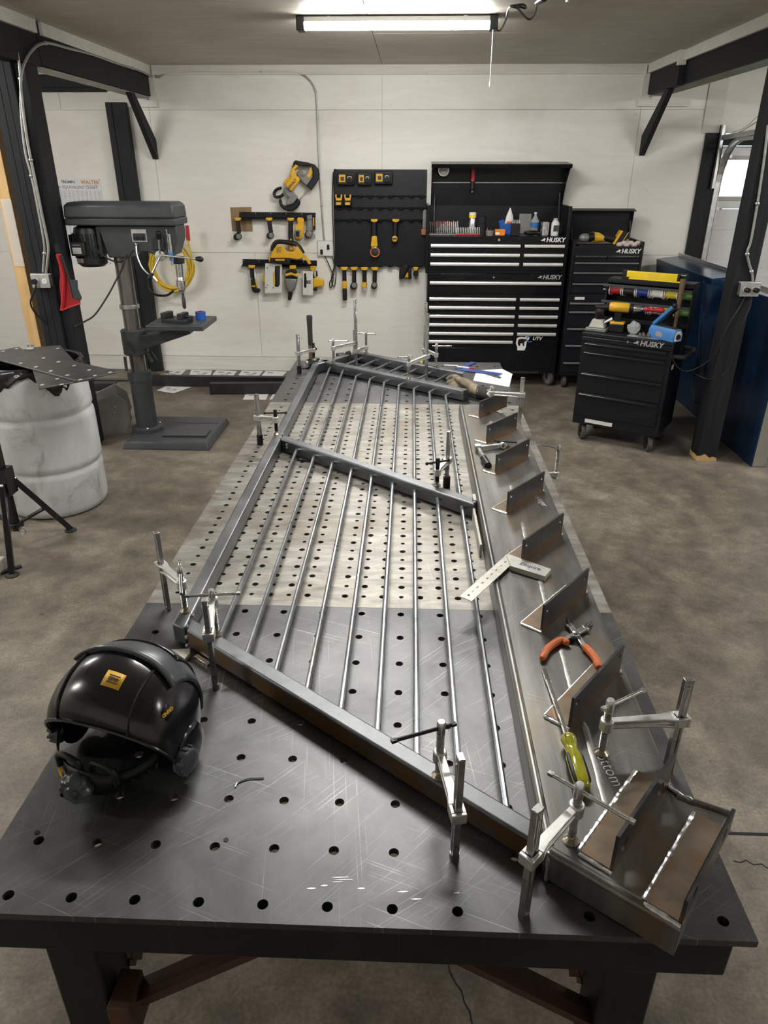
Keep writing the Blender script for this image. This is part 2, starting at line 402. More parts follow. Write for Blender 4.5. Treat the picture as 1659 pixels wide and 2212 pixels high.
def smooth_path(pts, n=6):
    pts = [Vector(p) for p in pts]; out = []
    for i in range(len(pts)-1):
        p0 = pts[max(i-1, 0)]; p1 = pts[i]; p2 = pts[i+1]; p3 = pts[min(i+2, len(pts)-1)]
        for k in range(n):
            t = k/n
            out.append(0.5*((2*p1)+(p2-p0)*t+(2*p0-5*p1+4*p2-p3)*t*t+(3*p1-p0-3*p2+p3)*t*t*t))
    out.append(pts[-1]); return out
# ================================================================== THE SETTING
YW = 6.573; ZC = 2.73; XL, XR, YB = -4.2, 6.4, -3.2
LX, RX = -1.75, 2.66                          # inner faces of the two beams
struct('floor', MB('concrete').bx(XL, XR, YB, YW+0.3, -0.1, 0.0), smooth=0)
# saw cut joints and cracks in the slab
fl = bpy.data.objects['floor']
jt = MB('black_wood')
a, b_ = Zp(1572, 1802, 0), Zp(1659, 1797, 0)
jt.bar(V(a.x-1.2, a.y-0.0, 0.0006), V(b_.x+2.5, a.y+0.01, 0.0006), 0.011, 0.001)
def crack(pts):
    pts = [Zp(x, y, 0.0006) for x, y in pts]
    for p, q in zip(pts[:-1], pts[1:]): jt.bar(p, q, 0.003, 0.001)
crack([(1585, 1860), (1600, 1863), (1612, 1858), (1628, 1868), (1645, 1866), (1659, 1876)])
crack([(968, 2080), (972, 2100), (985, 2125), (997, 2140), (1003, 2165), (1015, 2185), (1020, 2212)])
jt.build('floor_crack', fl, smooth=0)
# light wash-out band joint at the left
cw = struct('ceiling', MB('ceiling_paint').bx(XL, XR, YB, YW+0.3, ZC+0.012, ZC+0.12), smooth=0)
xs = [LX, 0.33, RX]; 
for i, (x0, x1) in enumerate(((-4.2, LX), (LX, 0.33), (0.33, RX), (RX, 4.6), (4.6, 6.4))):
    ys = [-3.2, -1.1, 1.34, 3.78, 6.22, YW] if i in (1, 3) else [-3.2, 0.12, 2.56, 5.0, YW]
    for y0, y1 in zip(ys[:-1], ys[1:]):
        MB('ceiling_paint').bx(x0+0.002, x1-0.002, y0+0.002, y1-0.002, ZC, ZC+0.012).build('ceiling_panel', cw, smooth=0)
# back wall: painted plywood sheets on a frame; opening for the roller door at the right
DX0, DX1, DZ = 3.30, 6.0, 2.20
wb_ = MB('trim_paint'); wb_.bx(XL, 3.375, YW+0.014, YW+0.05, 0, ZC); wb_.bx(3.375, XR, YW+0.014, YW+0.16, DZ, ZC); wb_.bx(DX1, XR, YW+0.014, YW+0.16, 0, DZ)
wall = struct('wall_back', wb_, smooth=0)
def panel(x0, x1, z0, z1):
    MB('wall_paint').bx(x0+0.0015, x1-0.0015, YW, YW+0.014, z0+0.0015, z1-0.0015).build('panel', wall, smooth=0)
for x0, x1 in ((-4.2, -3.36), (-3.36, -0.92), (-0.92, 1.52), (1.52, 3.235)): panel(x0, x1, 0.144, 1.165)
for x0, x1 in ((-4.2, -1.79), (-1.79, 0.33), (0.33, 2.63), (2.63, 3.235)): panel(x0, x1, 1.165, 2.385)
for x0, x1 in ((-4.2, -2.6), (-2.6, -1.79), (-1.79, 0.33), (0.33, 2.63), (2.63, 3.25)): panel(x0, x1, 2.385, ZC)
panel(3.25, 6.4, 2.2, ZC); panel(DX1+0.15, XR, 0.144, 2.2)
struct('baseboard_back', MB('trim_paint').bx(XL, -2.14, YW-0.012, YW+0.014, 0, 0.125).bx(-1.97, 3.235, YW-0.016, YW+0.014, 0, 0.142), smooth=0, bevel=0.002)
struct('wall_left', MB('wall_paint').bx(XL-0.12, XL, YB, YW+0.16, 0, ZC), smooth=0)
struct('wall_right', MB('wall_paint').bx(XR, XR+0.12, YB, YW+0.16, 0, ZC), smooth=0)
struct('wall_front', MB('wall_paint').bx(XL-0.12, XR+0.12, YB-0.12, YB, 0, ZC), smooth=0)
# white trims
struct('trim_1', MB('trim_paint').bx(LX+0.03, RX-0.03, YW-0.022, YW, ZC-0.075, ZC), smooth=0, bevel=0.002)
struct('trim_2', MB('trim_paint').bx(LX, LX+0.022, 4.52, YW-0.02, ZC-0.072, ZC).bx(LX, LX+0.026, -3, 4.44, ZC-0.072, ZC), smooth=0, bevel=0.002)
struct('trim_3', MB('trim_paint').bx(RX-0.022, RX, 5.80, YW-0.02, ZC-0.072, ZC).bx(RX+0.02, RX+0.045, -3, 5.76, ZC-0.072, ZC).bx(RX-0.02, RX+0.04, 5.755, 5.80, ZC-0.10, ZC), smooth=0, bevel=0.002)
struct('trim_4', MB('trim_paint').bx(LX-0.02, LX+0.05, YW-0.03, YW, 2.43, ZC-0.075).bx(LX-0.36, LX+0.05, YW-0.035, YW, 2.405, 2.46), smooth=0, bevel=0.002)
struct('trim_5', MB('trim_paint').bx(RX-0.05, RX+0.02, YW-0.03, YW, 2.43, ZC-0.075).bx(RX-0.07, RX+0.36, YW-0.035, YW, 2.405, 2.46), smooth=0, bevel=0.002)
struct('trim_6', MB('trim_paint').bx(3.19, 3.35, YW-0.02, YW, 2.2, ZC), smooth=0, bevel=0.002)

# timber beams, posts, braces
t = thing('ceiling_beam', 'long black timber beam under the ceiling above the drill press', 'beam', (LX-0.1, 5.5, 2.49))
MB('black_wood').bx(0.0, 0.10, -1.02, 1.06, 0.0, 0.238).build('beam_ply', t, bevel=0.003)
MB('black_wood').bx(0.0, 0.10, -8.5, -1.03, -0.005, 0.238).build('beam_ply', t, bevel=0.003)
MB('black_wood').bx(-0.055, -0.003, -8.5, 1.06, 0.004, 0.238).build('beam_ply', t, bevel=0.003)
MB('white_dirty').bx(-0.055, 0.098, -1.02, 1.06, -0.007, -0.0055).build('beam_underside', t, smooth=0)
t = thing('ceiling_beam', 'black timber beam with a raw underside painted in green reflected light above the roller door side', 'beam', (RX, 5.5, 2.50))
MB('black_wood').bx(0.0, 0.05, 0.28, 1.06, -0.003, 0.232).build('beam_ply', t, bevel=0.003)
MB('black_wood').bx(0.05, 0.10, -8.5, 1.06, 0.0, 0.232).build('beam_ply', t, bevel=0.003)
MB('black_wood').bx(0.10, 0.20, -8.5, 1.06, 0.0, 0.232).build('beam_ply', t, bevel=0.003)
MB('green_lit_wood').bx(0.06, 0.20, -8.5, 1.0, -0.003, -0.0005).build('beam_underside', t, smooth=0)  # green bounce light painted on the underside
# left built-up post in front, with a raw pine stud on its outer side
t = thing('timber_post', 'black built-up timber post carrying conduit beside the white barrel', 'post', (-1.75, 4.32, 0))
for k in range(3):
    MB('black_wood').bx(-0.046*(k+1)-0.068, -0.046*k-0.070, -0.115, 0.10, 0, 2.484).build('ply', t, bevel=0.002)
MB('black_wood').bx(-0.068, 0.0, -0.085, 0.085, 0, 2.484).build('ply', t, bevel=0.002)
o = MB('raw_pine').bx(-0.04, 0.04, -0.07, 0.02, 0, 2.46).build('pine_stud', None, bevel=0.002)
o.location = (-2.075, 4.36, 0); tag(o, 'raw unpainted pine stud next to the black post', 'stud')
# post on the back wall behind the drill press
t = thing('timber_post', 'black timber post standing against the back wall behind the drill press', 'post', (-2.06, YW, 0))
MB('black_wood').bx(-0.09, -0.035, -0.10, -0.016, 0, 2.44).build('ply', t, bevel=0.002)
MB('black_wood').bx(-0.033, 0.09, -0.095, -0.016, 0, 2.44).build('ply', t, bevel=0.002)
o = MB('black_wood').bx(-1.05, 0.0, -0.045, -0.016, 0, 0.10).bx(-1.05, 0.0, -0.03, -0.016, -0.035, 0.0).build('ledger_board', None, bevel=0.002)
o.location = (-2.15, YW, 2.56); tag(o, 'black ledger board high on the back wall at the left', 'board')
# right post
t = thing('timber_post', 'black square timber post with a raw cut foot in front of the blue sheets', 'post', (2.78, 4.22, 0))
MB('black_wood').bx(-0.07, 0.07, -0.07, 0.07, 0.018, 2.5).build('timber', t, bevel=0.004)
ft = MB('raw_pine')
n = 24; ring0 = []; ring1 = []
for i in range(n):
    a = 2*math.pi*i/n; c, s = math.cos(a), math.sin(a); k = 0.0705/max(abs(c), abs(s))
    ring0.append((c*k, s*k, 0)); ring1.append((c*k, s*k, 0.022+0.022*abs(math.sin(3.1*a))*random.random()+0.012*(c < 0)))
ft.rings([ring0, ring1]); ft.build('raw_foot', t, smooth=0)
# knee braces
def brace(label, x, top, bot, w=0.045, d=0.075):
    t = thing('knee_brace', label, 'brace', (x, YW, bot[1]))
    q = MB('black_wood'); p0 = V(0, bot[0]-YW, 0); p1 = V(0, top[0]-YW, top[1]-bot[1])
    h = w/2
    prof = [(p0.y, 0), (p0.y-0.03, 0.0), (p1.y-0.05, p1.z), (p1.y+0.05, p1.z), (p0.y, 0.16)]
    q.add([(-h, y, z) for y, z in prof]+[(h, y, z) for y, z in prof], [(0, 1, 2, 3, 4), (9, 8, 7, 6, 5)]+[(i, 5+i, 5+(i+1) % 5, (i+1) % 5) for i in range(5)])
    q.build('timber', t, smooth=0, bevel=0.002)
brace('black diagonal knee brace under the left ceiling beam', LX-0.03, (6.10, 2.487), (YW-0.001, 1.985))
brace('black diagonal knee brace under the right ceiling beam', RX+0.03, (6.03, 2.494), (YW-0.001, 2.02))

# roller door with track
jb = MB('black_wood'); jb.bx(3.235, 3.39, YW-0.05, YW-0.001, 0, 2.20); jb.bx(3.39, 5.9, YW-0.03, YW-0.001, 2.10, 2.19)
struct('trim_7', jb, smooth=0, bevel=0.003)
# real opening: the top section is built around its window panes
door = tag(bpy.data.objects.new('door_1', None), kind='structure'); COL.objects.link(door); door.location = (3.36, YW+0.055, 0)
W = 2.62; SH = 0.525
for k in range(4):
    z0, z1 = k*SH, (k+1)*SH-0.004
    if k < 3:
        q = MB('door_white').bx(0, W, 0, 0.04, z0, z1)
        for r in range(1, 4): q.bx(0.10, W, -0.003, 0.0, z0+r*SH/4-0.055, z0+r*SH/4+0.055)
        q.build('door_section', door, bevel=0.003)
    else:
        wins = [(0.10+0.64*i, 0.10+0.64*i+0.50) for i in range(4)]; wz0, wz1 = 1.68, 1.985
        q = MB('door_white').bx(0, W, 0, 0.04, z0, wz0).bx(0, W, 0, 0.04, wz1, z1)
        xs = [0]+[x for w in wins for x in w]+[W]
        for a, b_ in zip(xs[0::2], xs[1::2]): q.bx(a, b_, 0, 0.04, wz0, wz1)
        q.build('door_section', door, smooth=0)
        for a, b_ in wins:
            f = MB('white_dirty')
            f.bx(a-0.035, b_+0.035, -0.012, 0, wz0-0.035, wz0).bx(a-0.035, b_+0.035, -0.012, 0, wz1, wz1+0.035).bx(a-0.035, a, -0.012, 0, wz0, wz1).bx(b_, b_+0.035, -0.012, 0, wz0, wz1)
            fo = f.build('window_frame', door, bevel=0.002)
            MB('glass').bx(a, b_, 0.014, 0.018, wz0, wz1).build('pane', fo, smooth=0)
for z in (0.525, 1.05, 1.575):
    q = MB('galvanized'); q.bx(0.06, 0.12, -0.012, -0.003, z-0.06, z+0.06).bx(0.045, 0.135, -0.022, -0.012, z-0.018, z+0.018); q.cyl((0.0, -0.016, z), (0.16, -0.016, z), 0.006, n=8)
    q.build('hinge', door, bevel=0.001)
MB('galvanized').bx(0.05, 0.16, -0.02, -0.003, 2.0, 2.03).bx(0.04, 0.12, -0.04, -0.003, 1.93, 1.985).cyl((-0.02, -0.03, 1.99), (0.2, -0.03, 1.99), 0.006, n=8).build('roller_bracket', door, bevel=0.001)
t = thing('door_track', 'curved galvanized track of the roller door beside the black jamb', 'door track', (3.40, YW-0.06, 0))
pts = [V(0, 0, 0.02), V(0, 0, 1.0), V(0, 0, 1.78)] + [V(0, -0.34+0.34*math.cos(a), 1.80+0.34*math.sin(a)) for a in [i*math.pi/2/8 for i in range(9)]] + [V(0, -1.0, 2.145), V(0, -2.6, 2.16)]
q = MB('galvanized')
for dx, w, h in ((0, 0.052, 0.003), (-0.025, 0.003, 0.026), (0.025, 0.003, 0.026)):
    for a, b_ in zip(pts[:-1], pts[1:]): q.bar(a+V(dx, 0, 0), b_+V(dx, 0, 0), w if w > .01 else 0.003, h, up=V(0, 1, 0.001) if abs((b_-a).z) > abs((b_-a).y) else V(0, 0, 1))
q.build('track', t, smooth=0)
MB('galvanized').bx(-0.07, -0.03, -0.02, 0.008, 1.75, 2.26).bx(-0.07, -0.065, -0.06, 0.008, 1.75, 2.26).build('bracket_angle', t, bevel=0.001)
MB('galvanized').bar(V(-0.03, 0, 2.16), V(-0.03, -1.6, 2.20), 0.035, 0.004).bar(V(-0.045, 0, 2.16), V(-0.045, -1.6, 2.20), 0.004, 0.04).build('track_hanger', t, bevel=0.001)
t = thing('door_spring', 'black extension spring with a wire cable above the roller door track', 'spring', (3.50, YW-0.55, 2.28))
q = MB('black_oxide')
p0, p1 = V(0.0, -0.05, 0.02), V(0.10, -1.5, 0.28)
q.tube([p0+(p1-p0)*(i/2) for i in range(3)], 0.022, 10)
q.build('coil', t)
q = MB('dark_steel'); q.tube(smooth_path([p0, V(-0.03, 0.10, -0.02), V(-0.06, 0.25, -0.07), V(-0.08, 0.42, -0.10)], 4), 0.003, 5)
q.tube(smooth_path([p0+V(0, 0, 0.02), V(-0.01, 0.12, 0.03), V(-0.04, 0.28, -0.05), V(-0.08, 0.44, -0.08)], 4), 0.002, 5); q.build('cable', t)

# ceiling lamps
def shop_light(label, y, x0=-0.082, x1=1.092, chain=0.0):
    t = thing('shop_light', label, 'lamp', ((x0+x1)/2, y, ZC), group='ceiling shop lights')
    L = (x1-x0)/2
    MB('white_plastic').bx(-L+0.03, L-0.03, -0.045, 0.045, -0.034, -0.008).build('housing', t, bevel=0.003)
    q = MB('lamp_diffuser'); n = 8
    prof = [(0.042*math.cos(math.pi+math.pi*i/n), -0.036+0.036*math.sin(math.pi+math.pi*i/n)) for i in range(n+1)]
    q.rings([[(x, yy, z) for yy, z in prof] for x in (-L+0.03, L-0.03)]); q.build('diffuser', t)
    for s in (-1, 1): MB('black_plastic').bx(s*L-0.016*(s > 0)-0.016, s*L+0.016*(s < 0)+0.016, -0.05, 0.05, -0.076, -0.004).build('end_cap', t, bevel=0.004)
    for s in (-1, 1): MB('galvanized').bx(s*L*0.7-0.01, s*L*0.7+0.01, -0.01, 0.01, -0.01, 0.0).build('hanger', t)
    q = MB('white_plastic'); q.tube([V(L-0.01, -0.03, -0.074), V(L-0.01, -0.03, -0.34)], 0.0028, 6); q.cyl((L-0.01, -0.03, -0.345), (L-0.01, -0.03, -0.37), 0.005, n=8); q.build('pull_cord', t)
    return t
shop_light('long glowing shop light near the back wall on the ceiling', 4.39)
shop_light('long shop light on the ceiling above the near table, out of view', 1.95)
shop_light('added fill light over the left bay near the drill press, out of view', 3.3, -3.65, -2.5)  # this and the side-bay lamps below are added fill, unseen
shop_light('added fill light over the left bay beside the camera, out of view', 0.2, -3.65, -2.5)
shop_light('added fill light over the right bay by the roller door, out of view', 3.3, 3.75, 4.9)
shop_light('added fill light over the right bay beside the camera, out of view', 0.2, 3.75, 4.9)
t = thing('power_cord', 'black lamp cord looped along the ceiling to the lit shop light', 'cord', (1.1, 4.39, ZC))
q = MB('black_plastic')
cp = [(1068, 62), (1080, 66), (1092, 45), (1098, 20), (1110, 12), (1135, 18), (1130, 10), (1105, 14), (1118, 18), (1130, 32), (1142, 42), (1152, 36), (1158, 18), (1160, 5)]
q.tube(smooth_path([Zp(x, y, 2.70)-V(1.1, 4.39, ZC) for x, y in cp], 4), 0.006, 6); q.build('cable', t)
q = MB('black_plastic'); e = Zp(1160, 5, 2.70)-V(1.1, 4.39, ZC); q.cyl(e, e+V(0.02, -0.12, 0.0), 0.014, 0.02, n=10); q.build('plug', t)

# ================================================================== WELDING TABLE
TX0, TX1, TY0, TY1 = -0.067, 1.158, -0.031, 3.505
tb = thing('welding_table', 'long dark steel welding table drilled with a grid of holes', 'table', (0.545, 1.7, 0))
OFF = V(0.545, 1.7, 0)
def hole_plate(mat, x0, x1, y0, y1, cxs, cys, rad, s, th, nseg=16):
    q = MB(mat)
    bx_ = sorted(set([x0, x1]+[round(c+d, 5) for c in cxs for d in (-s, s)])); by_ = sorted(set([y0, y1]+[round(c+d, 5) for c in cys for d in (-s, s)]))
    cx_ = {round(c-s, 5): c for c in cxs}; cy_ = {round(c-s, 5): c for c in cys}
    for a0, a1 in zip(bx_[:-1], bx_[1:]):
        for c0, c1 in zip(by_[:-1], by_[1:]):
            hx, hy = cx_.get(a0), cy_.get(c0)
            r = rad(hx, hy) if hx is not None and hy is not None else 0
            if not r: q.add([(a0, c0, HT), (a1, c0, HT), (a1, c1, HT), (a0, c1, HT)], [(0, 1, 2, 3)]); continue
            out = []; inn = []; low = []
            for i in range(nseg):
                a = 2*math.pi*i/nseg; c, sn = math.cos(a), math.sin(a); k = s/max(abs(c), abs(sn))
                out.append((hx+c*k, hy+sn*k, HT)); inn.append((hx+c*r, hy+sn*r, HT)); low.append((hx+c*r, hy+sn*r, HT-th))
            q.add(out+inn+low, [(i, (i+1) % nseg, nseg+(i+1) % nseg, nseg+i) for i in range(nseg)]+[(nseg+i, nseg+(i+1) % nseg, 2*nseg+(i+1) % nseg, 2*nseg+i) for i in range(nseg)])
    # rim of the plate
    q.add([(x0, y0, HT), (x1, y0, HT), (x1, y1, HT), (x0, y1, HT), (x0, y0, HT-th), (x1, y0, HT-th), (x1, y1, HT-th), (x0, y1, HT-th)], [(0, 4, 5, 1), (1, 5, 6, 2), (2, 6, 7, 3), (3, 7, 4, 0)])
    o = MB.build(q, 'top_plate', tb, smooth=0)
    return o
def keep_up(o):
    # the walls of the holes and the flat top share no smoothing; shift to the table's own origin
    o.location = -OFF; return o
G = 0.1016
nr = [G*i for i in range(12)]
keep_up(hole_plate('table_dark', TX0, TX1, TY0, 0.840, nr, [G*j for j in range(9)], lambda x, y: 0.0088, 0.028, 0.013))
mx = [0.0508*i for i in range(23)]; my = [0.0508*(17.62+j) for j in range(34)]
def mrad(x, y):
    i = round(x/0.0508); j = round(y/0.0508-17.62)
    return 0.0088 if (i+j) % 2 == 1 else 0.0062
keep_up(hole_plate('table_light', TX0, TX1, 0.8415, 2.650, mx, my, mrad, 0.0205, 0.013, 16))
keep_up(hole_plate('table_dark', TX0, TX1, 2.6515, TY1, nr, [0.0508*(53+2*k) for k in range(8)], lambda x, y: 0.0088, 0.028, 0.013, 16))
# small extra holes: dark plugs (drilled pilot holes)
for x, y in ((80, 1798), (488, 1814)):
    p = Zp(x, y, HT+0.0004); q = MB('black_oxide'); q.cyl(p-OFF, p-OFF+V(0, 0, 0.0004), 0.0045, n=12); q.build('pilot_hole', tb)
q = MB('black_tube'); q.bx(TX0+0.02, TX1-0.02, TY0+0.018, TY0+0.07, HT-0.115, HT-0.0135); q.build('apron_rail', tb, bevel=0.004).location = -OFF
for y in (0.84, 2.65): MB('black_tube').bx(TX0+0.05, TX1-0.05, y-0.03, y+0.03, HT-0.115, HT-0.0135).build('apron_rail', tb, bevel=0.004).location = -OFF
MB('black_tube').bx(TX0+0.02, TX1-0.02, TY1-0.07, TY1-0.018, HT-0.115, HT-0.0135).build('apron_rail', tb, bevel=0.004).location = -OFF
for x in (TX0+0.045, TX1-0.045): MB('black_tube').bx(x-0.026, x+0.026, TY0+0.075, TY1-0.075, HT-0.115, HT-0.0135).build('apron_rail', tb, bevel=0.004).location = -OFF
for x in (0.072, 1.0):
    for y in (0.045, 3.42):
        MB('black_tube').bx(x-0.042, x+0.042, y-0.045, y+0.045, 0.0, HT-0.117).build('leg', tb, bevel=0.005).location = -OFF
def strut(p0, p1, mat='rusty_angle'):
    q = MB(mat); q.bar(p0, p1, 0.045, 0.005).bar(V(*p0)+V(0, 0, -0.02), V(*p1)+V(0, 0, -0.02), 0.005, 0.04); q.build('brace', tb, smooth=0).location = -OFF
strut((0.115, 0.03, 0.54), (0.40, 0.03, HT-0.12)); strut((0.115, 0.09, 0.56), (0.115, 0.36, HT-0.12)); strut((0.958, 0.03, 0.56), (0.70, 0.03, HT-0.12))
strut((0.958, 0.09, 0.56), (0.958, 0.36, HT-0.12))
MB('rusty_angle').bx(0.12, 0.16, -0.02, 0.05, 0.50, 0.60).build('gusset', tb, bevel=0.003).location = -OFF
# scratches ground into the near plate
for x, y, l, w in ((870, 1926, 0.018, .003), (985, 1929, 0.012, .003), (898, 1942, 0.02, .003), (700, 1913, 0.012, .003), (672, 1919, 0.015, .003), (735, 1895, .03, .0012), (740, 1900, .035, .0012), (728, 1905, .02, .0012), (780, 1919, .012, .003)):
    p = Zp(x, y, HT+0.0003)-OFF; q = MB('weld_bead'); q.prism([(-l/2, -w*.1), (0, -w*.5), (l*.5, -w*.15), (l*.42, w*.3), (-l*.1, w*.45)], .0002, M=Matrix.Translation(p) @ Matrix.Rotation(.06, 4, 'Z')); q.build('grinder_mark', tb, smooth=0)

# ================================================================== RAILING FRAME (bars and tubes tacked together)
RB, RT = HT+0.006, HT+0.057; RM = (RB+RT)/2
rf = thing('railing_frame', 'unfinished steel railing frame of square tubes and round bars lying on the table', 'railing', (0.1, 0.65, HT))
RO = V(0.1, 0.65, HT)
def tube_rail(name, pts, mat='mill_steel', z0=RB, z1=RT, bev=0.005, end_lab=None):
    """pts: four plan corners, in order"""
    q = MB(mat); q.prism([(p[0]-RO.x, p[1]-RO.y) for p in pts], z1-z0, z0=z0-RO.z)
    return q.build(name, rf, bevel=bev, seg=3)
def along(p0, p1, w, side=1):
    p0, p1 = Vector(p0), Vector(p1); d = (p1-p0).normalized(); n = Vector((-d.y, d.x))*side
    return [p0, p1, p1+n*w, p0+n*w]
tube_rail('side_rail', [(0.062, 0.668), (0.099, 0.650), (0.108, 3.205), (0.071, 3.205)])
# front rail: near top edge from (.121,.630) to (.829,.085)
d37 = Vector((0.796, -0.605))
tube_rail('cross_rail', [(0.1035, 0.6454), (0.8455, 0.0779), (0.8455, 0.1256), (0.1035, 0.6931)], 'rail_face')
tube_rail('cross_rail', [(0.1045, 1.966), (0.8405, 1.3732), (0.8405, 1.4258), (0.1045, 2.0186)])
tube_rail('cross_rail', [(0.1095, 3.2647), (0.888, 2.690), (0.9155, 2.727), (0.1095, 3.3222)])
tube_rail('top_rail', along((0.070, 3.215), (0.278, 3.502), 0.040, -1))
tube_rail('cross_rail', along((0.300, 3.478), (0.905, 3.030), 0.042))
# end caps of the tube ends
for a, b_ in (((0.886, 2.690), (0.914, 2.727)),):
    q = MB('mill_steel'); q.bar(V(a[0], a[1], RM)-RO, V(b_[0], b_[1], RM)-RO, 0.004, RT-RB+0.002); q.build('end_cap', rf, smooth=0)
for x, y, z in ((0.101, 0.658, RT), (0.101, 0.650, RM), (0.101, 0.645, RB+.004), (0.101, 0.705, RT), (0.103, 1.975, RT), (0.103, 2.02, RT), (0.107, 3.262, RT), (0.107, 3.31, RT-0.01), (0.84, 1.385, RT), (0.845, 1.41, RT-0.01), (0.283, 3.49, RT-.01), (0.283, 3.47, RM-.012)):
    q = MB('weld_bead'); q.ball(V(x, y, z)-RO, 0.0055, 8, 6); q.build('tack_weld', rf)
# round bars: nine in the main panel, in two lengths each; seven in the upper panel
def front_y(x): return 0.645+0.047-(x-0.104)*0.7648
def mid_near(x): return 1.966-(x-0.1045)*0.8054
def mid_far(x): return mid_near(x)+0.052
def far_near(x): return 3.268-(x-0.105)*0.7382
def far_far(x): return far_near(x)+0.0575
def top_near(x): return 3.478-(x-0.300)*0.7405
BR = 0.0064; BZ = HT+0.031
for i in range(9):
    x = 0.179+0.0782*i
    q = MB('round_bar'); q.tube([V(x, front_y(x)-0.005, BZ)-RO, V(x-0.003, mid_near(x)+0.006, BZ)-RO], BR, 10); q.build('round_bar', rf)
    yy = far_near(x)
    b0 = V(x-0.003, mid_far(x)-0.006, BZ); b1 = V(x-0.005, yy-0.062, BZ); b2 = V(x+0.022, yy-0.014, BZ)
    if i < 2: b1 = V(x-0.009, yy-0.05, BZ); b2 = V(x-0.007, yy+0.012, BZ)
    q = MB('round_bar'); q.tube([b0-RO, b0.lerp(b1, .5)-RO, b1.lerp(b0, .006)-RO, b1+(b2-b1)*0.12-RO, b2-RO], BR, 10); q.build('round_bar', rf)
for i in range(7):
    x = 0.225+0.0815*i; x2 = 0.335+0.0818*i
    q = MB('round_bar'); q.tube([V(x, far_far(x)-0.008, BZ)-RO, V(x2, top_near(x2)+0.004, BZ)-RO], BR, 10); q.build('round_bar', rf)
lettering('5', 0.03, V(0.132, 1.9395, RM+0.004)-RO, rf, 'chalk', rot=(math.pi/2, 0, math.atan2(-0.605, 0.796)), name='chalk_mark')
# shims under the frame
def small(name, label, cat, mb, loc=(0, 0, 0), rz=0.0, **k):
    o = mb.build(name, None, **k); o.location = loc; o.rotation_euler = (0, 0, rz); return tag(o, label, cat)

# ================================================================== STAIR STRINGER
SH_ = HT+0.0635
sg = thing('stair_stringer', 'steel stair stringer lying web up with a row of welded step angles', 'stringer', (0.85, 0.05, HT))
SO = V(0.85, 0.05, HT)
XI, XO, YF = 0.851, 1.098, 2.44
LD = Vector((0.811, -0.585)); LN = Vector((0.585, 0.811))
A0 = Vector((0.856, 0.060)); A1 = A0+LD*0.205; A2 = A1+LN*0.262; A3 = Vector((1.098, 0.186))
def sp(p, z): return (p[0]-SO.x, p[1]-SO.y, z-SO.z)
web = [(XI, 0.066), (A0.x, A0.y), (A1.x, A1.y), (A2.x, A2.y), (A3.x, A3.y), (XO, 2.185), (0.975, 2.40), (XI, YF)]
q = MB('channel_steel'); q.prism([(x-SO.x, y-SO.y) for x, y in web], 0.007, z0=SH_-0.007-SO.z); q.build('web', sg, bevel=0.003)
def flange(p0, p1, w=0.009, z0=HT+0.001, mat='channel_steel', r=0.004):
    p0, p1 = Vector(p0), Vector(p1); q = MB(mat)
    q.bar(V(*sp(p0, (z0+SH_-0.003)/2)), V(*sp(p1, (z0+SH_-0.003)/2)), w, SH_-0.003-z0); return q.build('flange', sg, bevel=r, seg=3)
flange((XI+0.0045, 0.068), (XI+0.0045, YF))
flange((XO-0.0045, 0.19), (XO-0.0045, 2.18))
flange(A0+LN*0.0045, A1+LN*0.0045)
flange(A3-LN*0.004, A2-LN*0.0045)
# raised rounded lips of the rolled section
for p0, p1 in (((XI+0.009, 0.075), (XI+0.009, 2.43)), (tuple(A0+LN*0.007), tuple(A1+LN*0.007))):
    q = MB('channel_steel'); q.tube([V(*sp(p0, SH_-0.005)), V(*sp(p1, SH_-0.005))], 0.0088, 12); q.build('rolled_edge', sg)
q = MB('channel_steel'); q.tube([V(*sp(A3-LN*0.004, SH_)), V(*sp(A2-LN*0.006, SH_))], 0.006, 8); q.build('rolled_edge', sg)
q = MB('channel_steel'); q.bar(V(*sp((0.99, 2.385), SH_-0.014)), V(*sp((1.10, 2.20), SH_-0.014)), 0.006, 0.027); q.build('upper_lip', sg, bevel=.002)
# plate at the open end of the landing piece
q = MB('mill_steel'); q.bar(V(*sp(A1+LN*0.001-LD*.003, (HT+SH_)/2)), V(*sp(A2-LN*0.004-LD*.003, (HT+SH_)/2)), 0.006, 0.06); q.build('end_plate', sg, smooth=0, bevel=.001)
def bead(pts, r=0.0038, name='weld_bead'):
    q = MB('weld_bead'); P = []; R = []
    for a, b_ in zip(pts[:-1], pts[1:]):
        L = (Vector(b_)-Vector(a)).length; k = max(3, int(L/0.004))
        for i in range(k): P.append(Vector(a).lerp(Vector(b_), i/k)); R.append(r*(0.8+0.45*random.random()))
    P.append(Vector(pts[-1])); R.append(r*0.7)
    q.tube(P, R, 7); return q.build(name, sg)
